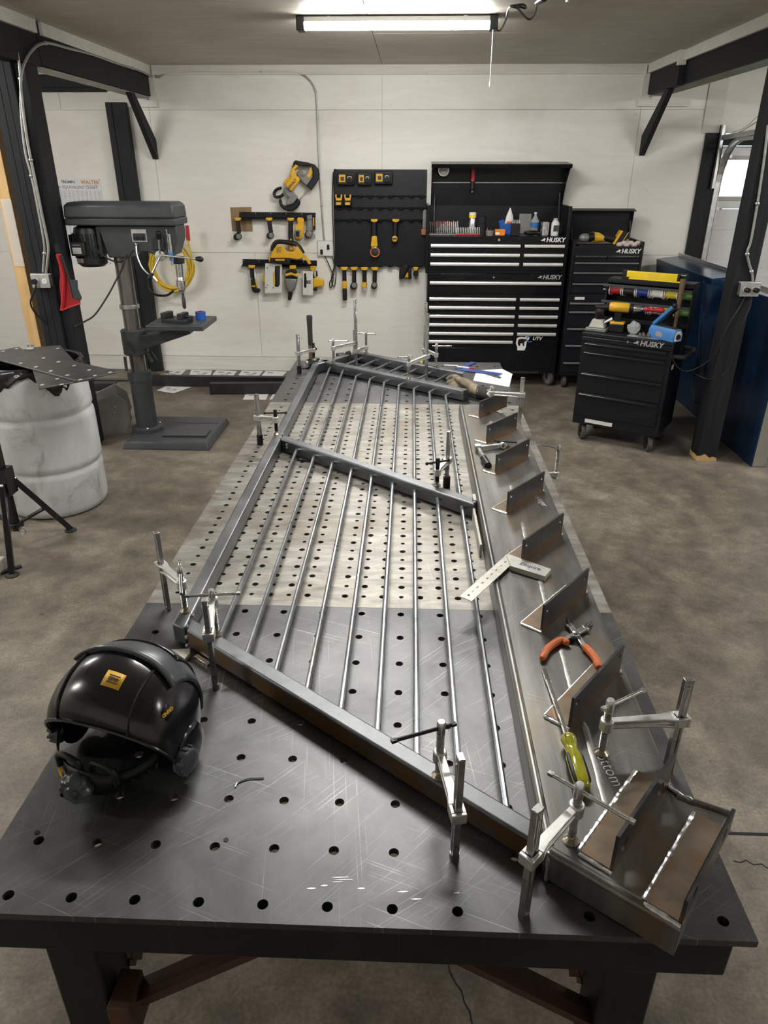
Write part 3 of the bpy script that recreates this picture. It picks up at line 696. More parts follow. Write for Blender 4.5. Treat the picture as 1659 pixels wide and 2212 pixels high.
# step angles: welded flat leg and drilled upright leg
ANG = math.radians(51.2); BD = Vector((math.cos(ANG), math.sin(ANG))); BN = Vector((-BD.y, BD.x))
def drilled(w, h, t, holes, mat, n=12):
    """upright plate in the x-z plane with round holes, thickness along y (0..t)"""
    q = MB(mat); xs_ = sorted(set([0, w]+[round(c+d*s_, 5) for c, z, r, s_ in holes for d in (-1, 1)])); zs_ = sorted(set([0, h]+[round(z+d*s_, 5) for c, z, r, s_ in holes for d in (-1, 1)]))
    hd = {(round(c-s_, 5), round(z-s_, 5)): (c, z, r, s_) for c, z, r, s_ in holes}
    for x0, x1 in zip(xs_[:-1], xs_[1:]):
        for z0, z1 in zip(zs_[:-1], zs_[1:]):
            hh = hd.get((x0, z0))
            if not hh:
                for y in (0, t): q.add([(x0, y, z0), (x1, y, z0), (x1, y, z1), (x0, y, z1)], [(0, 1, 2, 3)])
                continue
            c, z, r, s_ = hh; o = []
            for i in range(n):
                a = 2*math.pi*(i+.5)/n if n % 8 else 2*math.pi*i/n; ca, sa = math.cos(a), math.sin(a); k = s_/max(abs(ca), abs(sa))
                o.append(((c+ca*k, z+sa*k), (c+ca*r, z+sa*r)))
            vs = [(a[0], y, a[1]) for y in (0, t) for a, b_ in o]+[(b_[0], y, b_[1]) for y in (0, t) for a, b_ in o]
            fs = []
            for i in range(n):
                j = (i+1) % n
                fs += [(i, j, 2*n+j, 2*n+i), (n+i, n+j, 3*n+j, 3*n+i), (2*n+i, 2*n+j, 3*n+j, 3*n+i)]
            q.add(vs, fs)
    q.add([(0, 0, 0), (w, 0, 0), (w, 0, h), (0, 0, h), (0, t, 0), (w, t, 0), (w, t, h), (0, t, h)], [(0, 1, 5, 4), (1, 2, 6, 5), (2, 3, 7, 6), (3, 0, 4, 7)])
    return q
def step_angle(x, y, L=0.222, H=0.0755, leg=0.055, big=False):
    o = Vector((x, y)); z = SH_
    holes = [(0.017, 0.056, 0.0062, 0.012), (L-0.017, 0.056, 0.0062, 0.012)]
    if big: holes = [(0.034, 0.034, 0.0125, 0.02), (L-0.045, 0.034, 0.0125, 0.02), (0.075, 0.056, 0.006, 0.012), (L-0.016, 0.056, 0.006, 0.012)]
    zs = round(holes[0][1], 5)
    q = drilled(L, H, 0.0055, holes if not big else holes[:2], 'bracket_steel', 16)
    pl = q.build('step_angle', sg, smooth=30, bevel=0)
    pl.location = sp(o, z); pl.rotation_euler = (0, 0, ANG)
    q = MB('bracket_leg'); q.bx(0, L, 0.0055, leg, 0, 0.0055); q.build('flat_leg', pl, bevel=0.001)
    c0 = o+BN*leg; c1 = c0+BD*L; c2 = o+BD*L
    bead([V(*sp(o-BD*0.003, z+0.002)), V(*sp(c0-BD*0.003, z+0.002))])
    if big: bead([V(*sp(c0+BN*.002, z+0.003)), V(*sp(c1+BN*.002, z+0.003))], 0.0042)
    else: bead([V(*sp(c0+BN*.001, z+0.003)), V(*sp(c1+BN*.001, z+0.003))], 0.0022)
    q = MB('weld_bead'); q.ball(V(*sp(c2+BD*0.004+BN*0.003, z+0.003)), 0.006, 8, 6); q.build('tack_weld', sg)
for k in range(7): step_angle(0.928+0.0027*k, 2.246-0.3178*k)
step_angle(0.947, 0.027, L=0.222, H=0.079, big=True)
step_angle(1.025, -0.054, L=0.21, H=0.052, big=True)
bead([V(*sp((1.088, 0.20), SH_+.002)), V(*sp((1.10, 0.182), SH_+.004)), V(*sp((1.118, 0.17), SH_+.004))], 0.004)
bead([V(*sp((0.856, 0.062), SH_)), V(*sp((0.856, 0.058), HT+.03)), V(*sp((0.856, 0.056), HT+.004))], 0.003)
# ground weld stripe along the web
for y0, y1 in ((2.05, 2.22), (1.36, 1.52), (1.08, 1.24), (0.72, 0.90), (0.40, 0.60), (0.14, 0.36)):
    q = MB('channel_weld'); n_ = 14; L0 = V(*sp((0.969, y0), SH_+.0008)); L1 = V(*sp((0.975, y1), SH_+.0008)); q.tube([L0.lerp(L1, i/n_) for i in range(n_+1)], [.0012]+[.0048+.0016*random.random() for i in range(n_-1)]+[.0012], 6)
    for k_, v_ in enumerate(q.v): q.v[k_] = (v_[0], v_[1], SH_-SO.z+.0006+(v_[2]-(SH_-SO.z))*.12)
    q.build('ground_weld', sg)
rz = math.radians(-62)
pB = Zp(1312, 1655, SH_); pS = Zp(1168, 1082, SH_)
lettering('Bottom', 0.033, V(*sp((pB.x, pB.y), SH_+0.0006)), sg, 'chalk', rot=(0, 0, math.radians(-80)), name='chalk_writing', extrude=0.0002, offset=-0.0004, sx=0.95)
lettering('stringer', 0.030, V(*sp((pS.x, pS.y), SH_+0.0006)), sg, 'chalk', rot=(0, 0, math.radians(-76)), name='chalk_writing', extrude=0.0002, offset=-0.0004, sx=0.9)
# ================================================================== CLAMPS
def clamp(label, base, pad, bar_top, arm_z, sp_top, handle=0.0, slide=0.0, hlen=0.11, z_pad=RT, black=False, sleeve=False, tilt=0.0, dark_handle=False, drop=0.05, ring=False, hang=False):
    """A table clamp: bar standing in a hole, sliding arm, threaded spindle with pad and T handle.
    base/pad are plan positions, bar_top/arm_z/sp_top heights above the table top."""
    t = thing('table_clamp', label, 'clamp', (base[0], base[1], HT), group='clamps holding the frame to the table')
    v = Vector((pad[0]-base[0], pad[1]-base[1])); L = v.length; rz = math.atan2(v.y, v.x)
    t.rotation_euler = (0, 0, rz)
    zp = z_pad-HT
    # bar with a groove down each broad side
    q = MB('bar_steel'); w, h = 0.0125, 0.0075
    prof = [(-w/2, -h), (w/2, -h), (w/2, h), (w/2, h), (-w/2, h)]
    prof = [(-0.0085, -0.0055), (-0.0035, -0.0055), (-0.0025, -0.0032), (0.0025, -0.0032), (0.0035, -0.0055), (0.0085, -0.0055), (0.0085, 0.0055), (0.0035, 0.0055), (0.0025, 0.0032), (-0.0025, 0.0032), (-0.0035, 0.0055), (-0.0085, 0.0055)]
    z0 = (-drop if not sleeve else 0.002)
    q.prism([(x, y) for x, y in prof], bar_top-z0, z0=z0); q.build('bar', t, smooth=30, bevel=0.0006, seg=1)
    q = MB('bar_steel'); q.bx(-0.0088, 0.0088, -0.0058, 0.0058, bar_top-0.004, bar_top+0.0015).cyl((0, -0.0075, bar_top-0.016), (0, 0.0075, bar_top-0.016), 0.003, n=8); q.build('bar_stop', t, bevel=0.001)
    if sleeve:
        q = MB('black_oxide'); q.lathe([(0.0105, 0.0), (0.013, 0.001), (0.013, 0.042), (0.011, 0.044)], n=16); q.build('plug_sleeve', t)
    else:
        q = MB('bar_steel'); q.cyl((0, 0, -0.012), (0, 0, 0.010), 0.0083, n=14); q.build('foot_pin', t)
    if ring:
        q = MB('zinc'); q.tube([V(0.012*math.cos(a), 0.0, bar_top-0.018+0.013*math.sin(a)) for a in [i*math.pi/8 for i in range(17)]], 0.0011, 6); q.build('split_ring', t)
    # sliding arm
    q = MB('cast_zinc')
    s0 = 0.0155
    zlo, zhi = arm_z-0.011, arm_z+0.009
    for (x0, x1, y0, y1) in ((-s0, -0.0095, -0.0125, 0.0125), (0.0095, s0, -0.0125, 0.0125), (-0.0095, 0.0095, -0.0125, -0.0063), (-0.0095, 0.0095, 0.0063, 0.0125)): q.bx(x0, x1, y0, y1, zlo, zhi)
    # tapered I shaped beam
    x0, x1 = s0-0.002, L-0.010
    def sec(x, hw, hh, zc): return [(x, -hw, zc-hh), (x, hw, zc-hh), (x, hw, zc-hh*0.5), (x, hw*0.55, zc-hh*0.35), (x, hw*0.55, zc+hh*0.35), (x, hw, zc+hh*0.5), (x, hw, zc+hh), (x, -hw, zc+hh), (x, -hw, zc+hh*0.5), (x, -hw*0.55, zc+hh*0.35), (x, -hw*0.55, zc-hh*0.35), (x, -hw, zc-hh*0.5)]
    q.rings([sec(x0, 0.0125, 0.010, arm_z-0.001), sec(x0+(x1-x0)*0.18, 0.0085, 0.0095, arm_z), sec(x1, 0.0065, 0.0085, arm_z+0.003)])
    q.lathe([(0.010, arm_z-0.011), (0.0125, arm_z-0.009), (0.0125, arm_z+0.012), (0.0105, arm_z+0.014)], (L, 0, 0), n=18)
    q.build('arm', t, smooth=40, bevel=0.0012, seg=2)
    # threaded spindle
    thr = 'black_oxide' if black else 'bar_steel'
    q = MB(thr); prof = []; z = zp+0.013; top = sp_top-0.026
    while z < top: prof += [(0.0056, z), (0.0074, z+0.0011), (0.0074, z+0.0021), (0.0056, z+0.0032)]; z += 0.0032
    q.lathe(prof if prof else [(0.006, zp+.012), (.006, top)], (L, 0, 0), n=14); sp_o = q.build('spindle', t, smooth=50)
    q = MB(thr if black else 'zinc'); q.lathe([(0.0062, sp_top-0.03), (0.0078, sp_top-0.026), (0.0078, sp_top-0.003), (0.006, sp_top)], (L, 0, 0), n=16); q.build('spindle_head', sp_o)
    q = MB('brass_pad'); q.lathe([(0.013, zp), (0.0135, zp+0.002), (0.0095, zp+0.0055), (0.0062, zp+0.0085), (0.0075, zp+0.012), (0.0055, zp+0.0165)], (L, 0, 0), n=18); q.build('swivel_pad', sp_o)
    a = handle-rz; hz = sp_top-0.014; dv = V(math.cos(a), math.sin(a), tilt)*1.0
    hm = 'black_oxide' if (black or dark_handle) else 'zinc'
    c = V(L, 0, hz)+dv*slide
    q = MB(hm); q.cyl(c-dv*hlen/2, c+dv*hlen/2, 0.0036, n=10)
    for s in (-1, 1): q.box(c+dv*(s*hlen/2), (0.009, 0.0075, 0.006), a) if not black else q.ball(c+dv*(s*hlen/2), 0.006, 8, 6)
    q.build('handle', sp_o, smooth=40)
    return t
clamp('silver clamp on the left rail at the table edge, its T handle swung down', (0.0, 0.8128), (0.080, 0.722), 0.2265, 0.132, 0.184, handle=math.radians(-75), slide=0.012, hlen=0.065, tilt=-0.75)
clamp('silver clamp on the front rail behind the welding helmet', (0.2032, 0.508), (0.181, 0.628), 0.231, 0.145, 0.181, handle=math.radians(8), slide=0.002, hlen=0.115)
clamp('silver clamp on the front rail in the middle of the table with a dark handle', (0.7112, 0.098), (0.687, 0.218), 0.2225, 0.104, 0.184, handle=math.radians(203), slide=0.032, hlen=0.112, dark_handle=True)
clamp('silver clamp nearest the camera pressing on the stringer landing', (0.8128, -0.002), (0.895, 0.084), 0.229, 0.133, 0.189, handle=math.radians(-40), slide=0.018, hlen=0.135, z_pad=SH_)
clamp('silver clamp reaching in from the right table edge above the chalk word', (1.128, 0.300), (0.990, 0.279), 0.222, 0.131, 0.190, handle=math.radians(32), slide=0.034, hlen=0.10, z_pad=SH_)
clamp('small black-screwed clamp on the left rail beside the middle cross tube', (0.0, 2.052), (0.078, 2.022), 0.2155, 0.118, 0.162, handle=math.radians(5), slide=0.0, hlen=0.085, black=True, sleeve=True, ring=True)
clamp('small black-screwed clamp with split ring on the middle cross tube', (0.762, 1.638), (0.722, 1.522), 0.2125, 0.105, 0.158, handle=math.radians(25), slide=0.0, hlen=0.082, black=True, sleeve=True, ring=True)
clamp('black-screwed clamp beside the hammer at the far left corner of the frame', (-0.004, 3.21), (0.072, 3.285), 0.2155, 0.113, 0.155, handle=math.radians(-60), slide=0.006, hlen=0.07, black=True, sleeve=True, ring=True, tilt=-.3)
clamp('silver clamp with a low bar holding the far cross tube near its left end', (0.2972, 3.409), (0.187, 3.262), 0.205, 0.130, 0.185, handle=math.radians(3), slide=0.03, hlen=0.105)
clamp('silver clamp with the tallest bar left of centre at the far end', (0.3048, 3.395), (0.360, 3.470), 0.3755, 0.088, 0.186, handle=math.radians(-8), slide=0.0, hlen=0.11)
clamp('tall silver clamp in front of the big tool chest with a white-tipped handle', (0.705, 3.303), (0.765, 3.181), 0.378, 0.116, 0.182, handle=math.radians(2), slide=0.03, hlen=0.10, z_pad=RT-0.0)
clamp('tall silver clamp pressing on the far cross tube beside the glove', (0.7112, 3.085), (0.615, 2.905), 0.357, 0.133, 0.185, handle=math.radians(195), slide=0.02, hlen=0.07)
clamp('silver clamp at the far end of the stringer by the glove cuff', (1.1176, 2.345), (0.985, 2.352), 0.2195, 0.142, 0.179, handle=math.radians(50), slide=0.0, hlen=0.05, z_pad=SH_)

# clamp lying flat on the stringer
t = thing('table_clamp', 'silver clamp lying loose on the stringer between two step angles', 'clamp', (0.93, 1.86, SH_), math.radians(0), group='loose clamps')
p0 = Zp(1032, 968, SH_+0.012)-t.location; p1 = Zp(1053, 1004, SH_+0.012)-t.location; p2 = Zp(1086, 962, SH_+0.014)-t.location
q = MB('bar_steel'); q.bar(p0, p1, 0.011, 0.017, ext=0.004); q.build('bar', t, bevel=0.001)
d = (p1-p0).normalized()
q = MB('black_oxide'); q.cyl(p0.lerp(p1, .62), p1+d*0.012, 0.013, n=16).cyl(p1+d*0.012, p1+d*0.02, 0.008, n=12); q.build('plug_sleeve', t)
q = MB('cast_zinc'); q.bar(p0, p2, 0.013, 0.016); q.bar(p0-d*.014, p0+d*.010, 0.024, 0.026); q.lathe([(0.0125, -0.010), (0.0125, 0.011)], p2, axis=(0.3, -1, 0.2), n=16); q.build('arm', t, bevel=0.0015)
q = MB('black_oxide'); q.cyl(p2+V(-0.010, 0.05, -.004), p2+V(0.012, -0.05, 0.008), 0.0068, n=12); so = q.build('spindle', t)
q = MB('brass_pad'); q.lathe([(0.012, 0), (0.013, 0.003), (0.006, 0.012)], p2+V(0.012, -0.055, 0.008), axis=(-0.2, 1, -.1), n=14); q.build('swivel_pad', so)
q = MB('black_oxide'); q.cyl(p2+V(-0.03, 0.05, 0), p2+V(0.06, 0.035, 0.0), 0.0035, n=8); q.build('handle', so)
# clamp hanging at the right edge of the table, screw outside
t = thing('table_clamp', 'silver clamp sticking out past the right table edge over the floor', 'clamp', (1.125, 1.63, HT), group='loose clamps')
ax = 1.235
pb = Xp(1200, 1030, ax)-t.location; pt = Xp(1214, 975, ax)-t.location
q = MB('cast_zinc'); bz = (pb.lerp(pt, 0.10)); q.bar(V(0.03, bz.y, bz.z), V(bz.x-0.008, bz.y, bz.z), 0.013, 0.017); q.lathe([(0.0125, -0.011), (0.0125, 0.012)], V(bz.x, bz.y, bz.z), n=16); q.build('arm', t, bevel=.0015)
q = MB('bar_steel'); q.bx(0.012, 0.03, bz.y-.006, bz.y+.006, -0.22, bz.z+0.02); q.build('bar', t, bevel=.001)
z0, z1 = pb.z, pt.z
q = MB('bar_steel'); prof = []; z = z0+0.012
while z < z1-0.02: prof += [(0.0054, z), (0.0072, z+0.0012), (0.0072, z+.0022), (0.0054, z+.0034)]; z += .0034
q.lathe(prof, (pb.x, pb.y, 0), n=12); so = q.build('spindle', t, smooth=50)
q = MB('zinc'); q.lathe([(0.0078, z1-0.022), (0.0078, z1), (0.006, z1+0.004)], (pb.x, pb.y, 0), n=14); q.build('spindle_head', so)
q = MB('zinc'); q.lathe([(0.0135, z0-.006), (0.0135, z0-.003), (0.0065, z0+0.006), (.006, z0+.014)], (pb.x, pb.y, 0), n=16); q.build('swivel_pad', so)
q = MB('zinc'); q.cyl((pb.x-0.085, pb.y+.02, z1+.0), (pb.x+0.012, pb.y-.004, z1-.010), 0.0036, n=8); q.build('handle', so)

# ================================================================== HAND TOOLS ON THE TABLE
# try square lying over the bar and the stringer
c0 = Zp(995, 1290, HT+0.048); 
t = thing('try_square', 'aluminium try square with blade markings lying across the stringer edge', 'try square', (0.93, 0.955, SH_))
o3 = t.location
# blade: four corners measured on a plane just above the web
zb = SH_+0.0105
bl = [Zp(993, 1289, zb), Zp(1019, 1299.5, zb), Zp(1104, 1221, zb), Zp(1094, 1199, zb)]
hd = [Zp(1094, 1199, SH_+0.017), Zp(1103, 1222, SH_+0.017), Zp(1178, 1245, SH_+0.017), Zp(1191, 1229, SH_+0.017), Zp(1100, 1197, SH_+0.017)]
q = MB('square_metal'); q.prism([(p.x-o3.x, p.y-o3.y) for p in bl], 0.0016, z0=zb-o3.z); q.build('blade', t, bevel=0)
q = MB('square_metal'); hp = [(p.x-o3.x, p.y-o3.y) for p in hd]; q.prism(hp, 0.016, z0=0.001); ho = q.build('stock', t, bevel=0.001)
dB = (bl[1]-bl[2]).normalized(); angB = math.atan2((bl[2]-bl[1]).y, (bl[2]-bl[1]).x)
mid0 = bl[0].lerp(bl[1], .45); mid1 = bl[3].lerp(bl[2], .45)
for i in range(8):
    p = mid0.lerp(mid1, 0.16+0.108*i)-o3
    lettering(str(i+1), 0.013, V(p.x, p.y, zb-o3.z+0.0019), t, 'ink', rot=(0, 0, angB+math.pi/2+math.pi), name='scale_number', extrude=.0001)
q = MB('black_oxide'); p = mid0.lerp(mid1, 0.075)-o3; q.cyl((p.x, p.y, zb-o3.z+.0016), (p.x, p.y, zb-o3.z+.0019), 0.0035, n=12); q.build('hang_hole', t)
hc = (hd[1]+hd[2]+hd[3]+hd[4])/4-o3; hdv = (hd[2]-hd[1]); angH = math.atan2(hdv.y, hdv.x)
lettering('Empire', 0.021, V(hc.x+0.004, hc.y-0.002, 0.0172), t, 'ink_blue', rot=(0, 0, angH), extrude=.0001, offset=.0004)

# screwdriver
t = thing('screwdriver', 'long flat screwdriver with a clear yellow and black handle on the stringer', 'screwdriver', (0, 0, 0))
tip = Zp(1173, 1440, SH_+0.006); neck = Zp(1226, 1592, SH_+0.02); end = Zp(1262, 1706, SH_+0.015)
t.location = neck; o3 = Vector(neck); dv = (end-neck).normalized(); dt = (tip-neck)
q = MB('chrome'); q.bar(V(0, 0, 0)+dt*0.0, dt*0.72, 0.0075, 0.0075); 
d, s, u = frame_of(dt)
q.rings([[dt*0.72+s*a*0.00375+u*b_*0.00375 for a, b_ in ((-1, -1), (1, -1), (1, 1), (-1, 1))], [dt*0.80+s*a*0.0052+u*b_*0.0035 for a, b_ in ((-1, -1), (1, -1), (1, 1), (-1, 1))], [dt*0.99+s*a*0.0048+u*b_*0.0008 for a, b_ in ((-1, -1), (1, -1), (1, 1), (-1, 1))]]); q.build('shank', t, bevel=.0006)
Lh = (end-neck).length
d, s, u = frame_of(dv)
rs = []
for h, r in ((0.0, 0.0125), (0.004, 0.0145), (0.012, 0.0145), (0.022, 0.0118), (0.033, 0.0110), (0.046, 0.0148), (0.075, 0.0155), (0.098, 0.0148), (0.108, 0.0125), (0.1135, 0.008)):
    hh = h*Lh/0.1135
    rs.append([dv*hh+(s*math.cos(a)+u*math.sin(a))*r*(1.0-0.06*(math.cos(6*a) < -0.2)*(h > .04 and h < .105)) for a in [2*math.pi*j/36 for j in range(36)]])
q = MB('acetate_yellow'); q.rings(rs); ho = q.build('handle', t, smooth=50)
for k in range(6):
    if k % 3 == 1: continue
    a = 2*math.pi*k/6+0.5; P = []
    for h in (0.042, 0.05, 0.075, 0.098, 0.104): P.append(dv*(h*Lh/.1135)+(s*math.cos(a)+u*math.sin(a))*0.0132)
    q = MB('black_plastic'); q.tube(P, [.002, .0044, .0048, .0044, .002], 8); q.build('flute', ho)
q = MB('black_plastic'); q.lathe([(0.0128, 0.002*Lh/.1135), (0.0150, 0.006*Lh/.1135), (0.0150, 0.010*Lh/.1135), (.0135, .014*Lh/.1135)], axis=dv, n=6); q.build('collar', ho)

# welding pliers
t = thing('welding_pliers', 'open welding pliers with worn orange grips on the stringer', 'pliers', tuple(Zp(1243, 1369, SH_+0.008)))
o3 = Vector(t.location)
def zz(x, y, z=0.008): return Zp(x, y, SH_+z)-o3
for pts in ([(1227, 1390), (1213, 1383), (1196, 1391), (1182, 1403), (1171, 1423)], [(1262, 1396), (1270, 1403), (1280, 1414), (1288, 1425), (1294, 1442)]):
    P = smooth_path([zz(x, y, 0.010) for x, y in pts], 4); n = len(P)
    q = MB('orange'); q.tube(P, [0.0085 if 0 < i < n-1 else 0.006 for i in range(n)], 10); q.build('grip', t)
q = MB('bar_steel')
q.bar(zz(1214, 1386), zz(1243, 1369), 0.012, 0.007).bar(zz(1262, 1396), zz(1243, 1369), 0.012, 0.007)
q.bar(zz(1243, 1369), zz(1231, 1352), 0.015, 0.008).bar(zz(1243, 1369), zz(1262, 1358), 0.015, 0.008)
q.bar(zz(1223, 1354), zz(1236, 1351), 0.010, 0.008).bar(zz(1258, 1352), zz(1270, 1361), 0.010, 0.008)
q.build('jaw', t, bevel=.0015)
q = MB('dark_steel'); q.tube([zz(1229, 1352), zz(1226, 1342), zz(1224, 1334)], [.005, .0035, .0015], 8).tube([zz(1262, 1356), zz(1271, 1349), zz(1278, 1342)], [.0055, .004, .002], 8); q.build('nose_tip', t)
q = MB('bar_steel'); q.lathe([(0.0085, 0.001), (0.0085, 0.006), (0.006, 0.0075)], zz(1243, 1369, 0.008), n=18); q.build('pivot', t)
q = MB('black_oxide'); 
for i in range(7): 
    p = zz(1234+i*3, 1380, .009); q.tube([p+V(0.0, .006*math.cos(a), .006*math.sin(a)) for a in [k*math.pi/4 for k in range(9)]], .001, 5)
q.tube(smooth_path([zz(1222, 1384), zz(1230, 1381), zz(1240, 1381)], 3), .004, 6).tube(smooth_path([zz(1246, 1381), zz(1254, 1384), zz(1261, 1390)], 3), .004, 6)
q.build('spring', t)

# shim bar leaning on the stringer flange, small shims, wedge, chip
t = thing('shim_bar', 'short pale flat bar set on edge against the stringer flange', 'shim', (0.842, 1.2, HT))
a = Zp(1033, 1190, HT+0.002); b_ = Zp(1024, 1100, HT+0.002)
q = MB('shim_white'); q.bar(V(-0.001, 1.125-1.2, 0.021), V(-0.003, 1.385-1.2, 0.021), 0.007, 0.042); q.build('flat_bar', t, bevel=.001)
small('shim_piece', 'tiny pale shim packed between middle tube and stringer', 'shim', MB('shim_white').box((0, 0, 0.03), (0.010, 0.05, 0.055), 0), (0.8445, 1.43, HT), 0, bevel=.001)
q = MB('shim_white'); p = [Zp(x, y, HT+0.0)-Zp(390, 1415, HT) for x, y in ((358, 1412), (412, 1409), (412, 1420), (398, 1434), (385, 1428))]
q.prism([(v.x, v.y) for v in p], 0.012); small('wood_wedge', 'small pale wedge poking out behind the welding helmet', 'wedge', q, tuple(Zp(390, 1415, HT)), bevel=.0015)
q = MB('bar_steel'); q.box((0, 0, 0.003), (0.05, 0.012, 0.006)); small('shim_piece', 'thin steel shim under the left end of the front rail', 'shim', q, tuple(Zp(438, 1428, HT)), math.radians(-36), bevel=.001)
q = MB('dark_steel'); q.box((0, 0, 0.004), (0.055, 0.016, 0.008)); q.cyl((-.015, 0, .008), (-.015, 0, .0085), .0035, n=10, mat='bar_steel'); q.cyl((.005, 0, .008), (.005, 0, .0085), .0035, n=10, mat='bar_steel')
small('steel_chip', 'small dark drilled steel chip lying under the middle cross tube', 'steel piece', q, tuple(Zp(657, 996, HT)), math.radians(-12), bevel=.001)
q = MB('mill_steel'); q.bar(V(-.03, 0, .015), V(.03, 0, .015), 0.006, 0.03); small('steel_tab', 'small square steel tab tacked at the near end of the front rail', 'steel piece', q, (0.845, 0.085, HT), math.radians(60), bevel=.001)
t = thing('wire_scrap', 'curled bit of bright wire on the dark near plate', 'wire', tuple(Zp(530, 1690, HT)))
q = MB('zinc'); o3 = Vector(t.location); q.tube(smooth_path([Zp(x, y, HT+.0022)-o3 for x, y in ((508, 1700), (512, 1692), (520, 1687), (535, 1682), (550, 1681), (570, 1680))], 4), .0014, 5); q.build('strand', t)

# lump hammer standing on its head
t = thing('hammer', 'club hammer standing on its head, dark grip pointing up', 'hammer', (0.045, 3.36, HT))
q = MB('dark_steel'); q.cyl((-0.035, -0.045, 0.024), (0.03, 0.05, 0.024), 0.024, n=8); q.lathe([(0.020, -.062), (.025, -.058), (.025, -.045), (.021, -.04)], (0, 0, .024), axis=(.56, .83, 0), n=18, mat='bar_steel'); q.build('head', t, bevel=.002)
HB = Zp(660, 775, HT+.03); 
q = MB('handle_wood'); q.rings([[(0.013*math.cos(a), 0.009*math.sin(a), z) for a in [k*math.pi/6 for k in range(12)]] for z in (0.04, 0.14)]); q.build('shaft', t)
q = MB('rubber'); q.rings([[(k_*0.015*math.cos(a), k_*0.012*math.sin(a), z) for a in [k*math.pi/6 for k in range(12)]] for z, k_ in ((0.125, .85), (0.14, .95), (0.2, .95), (0.25, 1.05), (0.285, 1.15), (0.295, .9))]); q.build('grip', t)
# vice-like block behind the far corner
q = MB('dark_steel'); q.bx(-0.05, 0.0, -0.02, 0.03, 0, 0.055).cyl((0.0, -0.02, 0.04), (0.03, -.03, 0.05), 0.028, n=14).bx(0.02, 0.09, -0.02, 0.02, 0, 0.035)
small('steel_block', 'dark steel fixture block behind the far rail corner', 'fixture block', q, (0.235, 3.475-0.05+0.04, HT), 0.4, bevel=.003)

# glove
GB = Zp(1008, 838, HT)
t = thing('work_glove', 'worn tan leather glove with a black cuff at the far end of the table', 'glove', (GB.x, GB.y, HT))
def gp(x, y, z): return Zp(x, y, HT+z)-V(GB.x, GB.y, HT)
q = MB('glove_leather')
palm = [gp(1035, 846, .035), gp(1022, 840, .038), gp(1008, 833, .040), gp(995, 828, .038), gp(985, 826, .034)]
rs = []
for i, (p, w, h) in enumerate(zip(palm, (.040, .046, .052, .05, .03), (.026, .031, .034, .032, .022))):
    rs.append([p+V(0.55*w*math.cos(a)*.4+0, w*math.cos(a), h*math.sin(a)) for a in [k*math.pi/8 for k in range(16)]])
q.rings(rs)
fing = [[(1000, 826, .055), (985, 815, .058), (972, 816, .045), (965, 822, .03)], [(998, 830, .045), (982, 824, .046), (970, 827, .034), (966, 831, .02)], [(1000, 836, .036), (985, 832, .036), (975, 834, .026), (969, 837, .016)], [(1004, 840, .026), (990, 839, .026), (980, 840, .02), (974, 841, .014)], [(1014, 836, .05), (1000, 826, .07), (988, 818, .068), (980, 812, .055)]]
for f in fing: 
    P = smooth_path([gp(*a) for a in f], 4); n = len(P); q.tube(P, [0.0165*(1-0.35*(i/(n-1))**3) for i in range(n)], 10)
go = q.build('hand', t, smooth=60)
go.modifiers.new('remesh', 'REMESH').voxel_size = 0.0045; sm_ = go.modifiers.new('smooth', 'SMOOTH'); sm_.iterations = 5; sm_.factor = .6
go.modifiers['remesh'].use_smooth_shade = True
q = MB('glove_cuff'); rs = []
for p, w, h in ((gp(1030, 845, .034), .043, .029), (gp(1040, 847, .032), .045, .030), (gp(1052, 850, .03), .045, .029), (gp(1064, 853, .028), .047, .027)):
    rs.append([p+V(0.2*w*math.cos(a), w*math.cos(a), h*math.sin(a)) for a in [k*math.pi/10 for k in range(20)]])
q.rings(rs, False, True); cu_ = q.build('cuff', t, smooth=60)
lettering('NS', 0.022, gp(1055, 846, .055)+V(-.004, -.03, 0), t, 'logo_white', rot=(math.radians(50), 0, math.radians(-75)), extrude=.0005, offset=.0006)

# drawings, blue squares, pencil, tape measure at the far end
P0 = Zp(1080, 815, HT)
q = MB('paper'); pp = [Zp(x, y, HT+.0008)-P0 for x, y in ((1030, 800), (1085, 797), (1107, 808), (1100, 836), (1022, 822))]
q.prism([(v.x, v.y) for v in pp], 0.0008, z0=.0004); t = small('drawing_sheet', 'white working drawing sheet under the blue square at the far table end', 'paper', q, tuple(P0), smooth=0)
q = MB('ink_grey')
for i in range(5):
    a = Zp(1040+i*9, 812+i*2, HT)-P0; q.box((a.x, a.y, .0014), (.03, .002, .0002), 0.3*i)
q.build('printed_line', t, smooth=0)
def strip(name, label, cat, mat, poly, z, th=.002):
    p0 = Zp(*poly[0], HT+z); q = MB(mat); q.prism([((Zp(x, y, HT+z)-p0).x, (Zp(x, y, HT+z)-p0).y) for x, y in poly], th); return small(name, label, cat, q, tuple(p0), smooth=0)
t = thing('rafter_square', 'blue rafter square lying on papers at the far table end', 'square', tuple(Zp(995, 796, HT+.0035)))
o3 = Vector(t.location)
for nm, poly in (('tongue', ((983, 796), (998, 797), (1030, 783), (1017, 782))), ('body', ((983, 796), (1000, 795), (1085, 807), (1078, 811), (990, 800)))):
    q = MB('square_blue'); q.prism([((Zp(x, y, o3.z)-o3).x, (Zp(x, y, o3.z)-o3).y) for x, y in poly], .002); q.build(nm, t, smooth=0)
strip('steel_rule', 'grey straight rule beside the blue square on the drawing', 'ruler', 'mill_steel', ((1030, 799), (1083, 815), (1080, 818), (1024, 801)), .0022)
t = thing('marker_pen', 'white marker with red cap beside the blue square', 'marker', tuple(Zp(1015, 795, HT+.006)))
o3 = Vector(t.location); q = MB('white_plastic'); e0, e1, e2 = Zp(966, 790, HT+.006)-o3, Zp(1014, 795, HT+.006)-o3, Zp(1024, 796, HT+.006)-o3
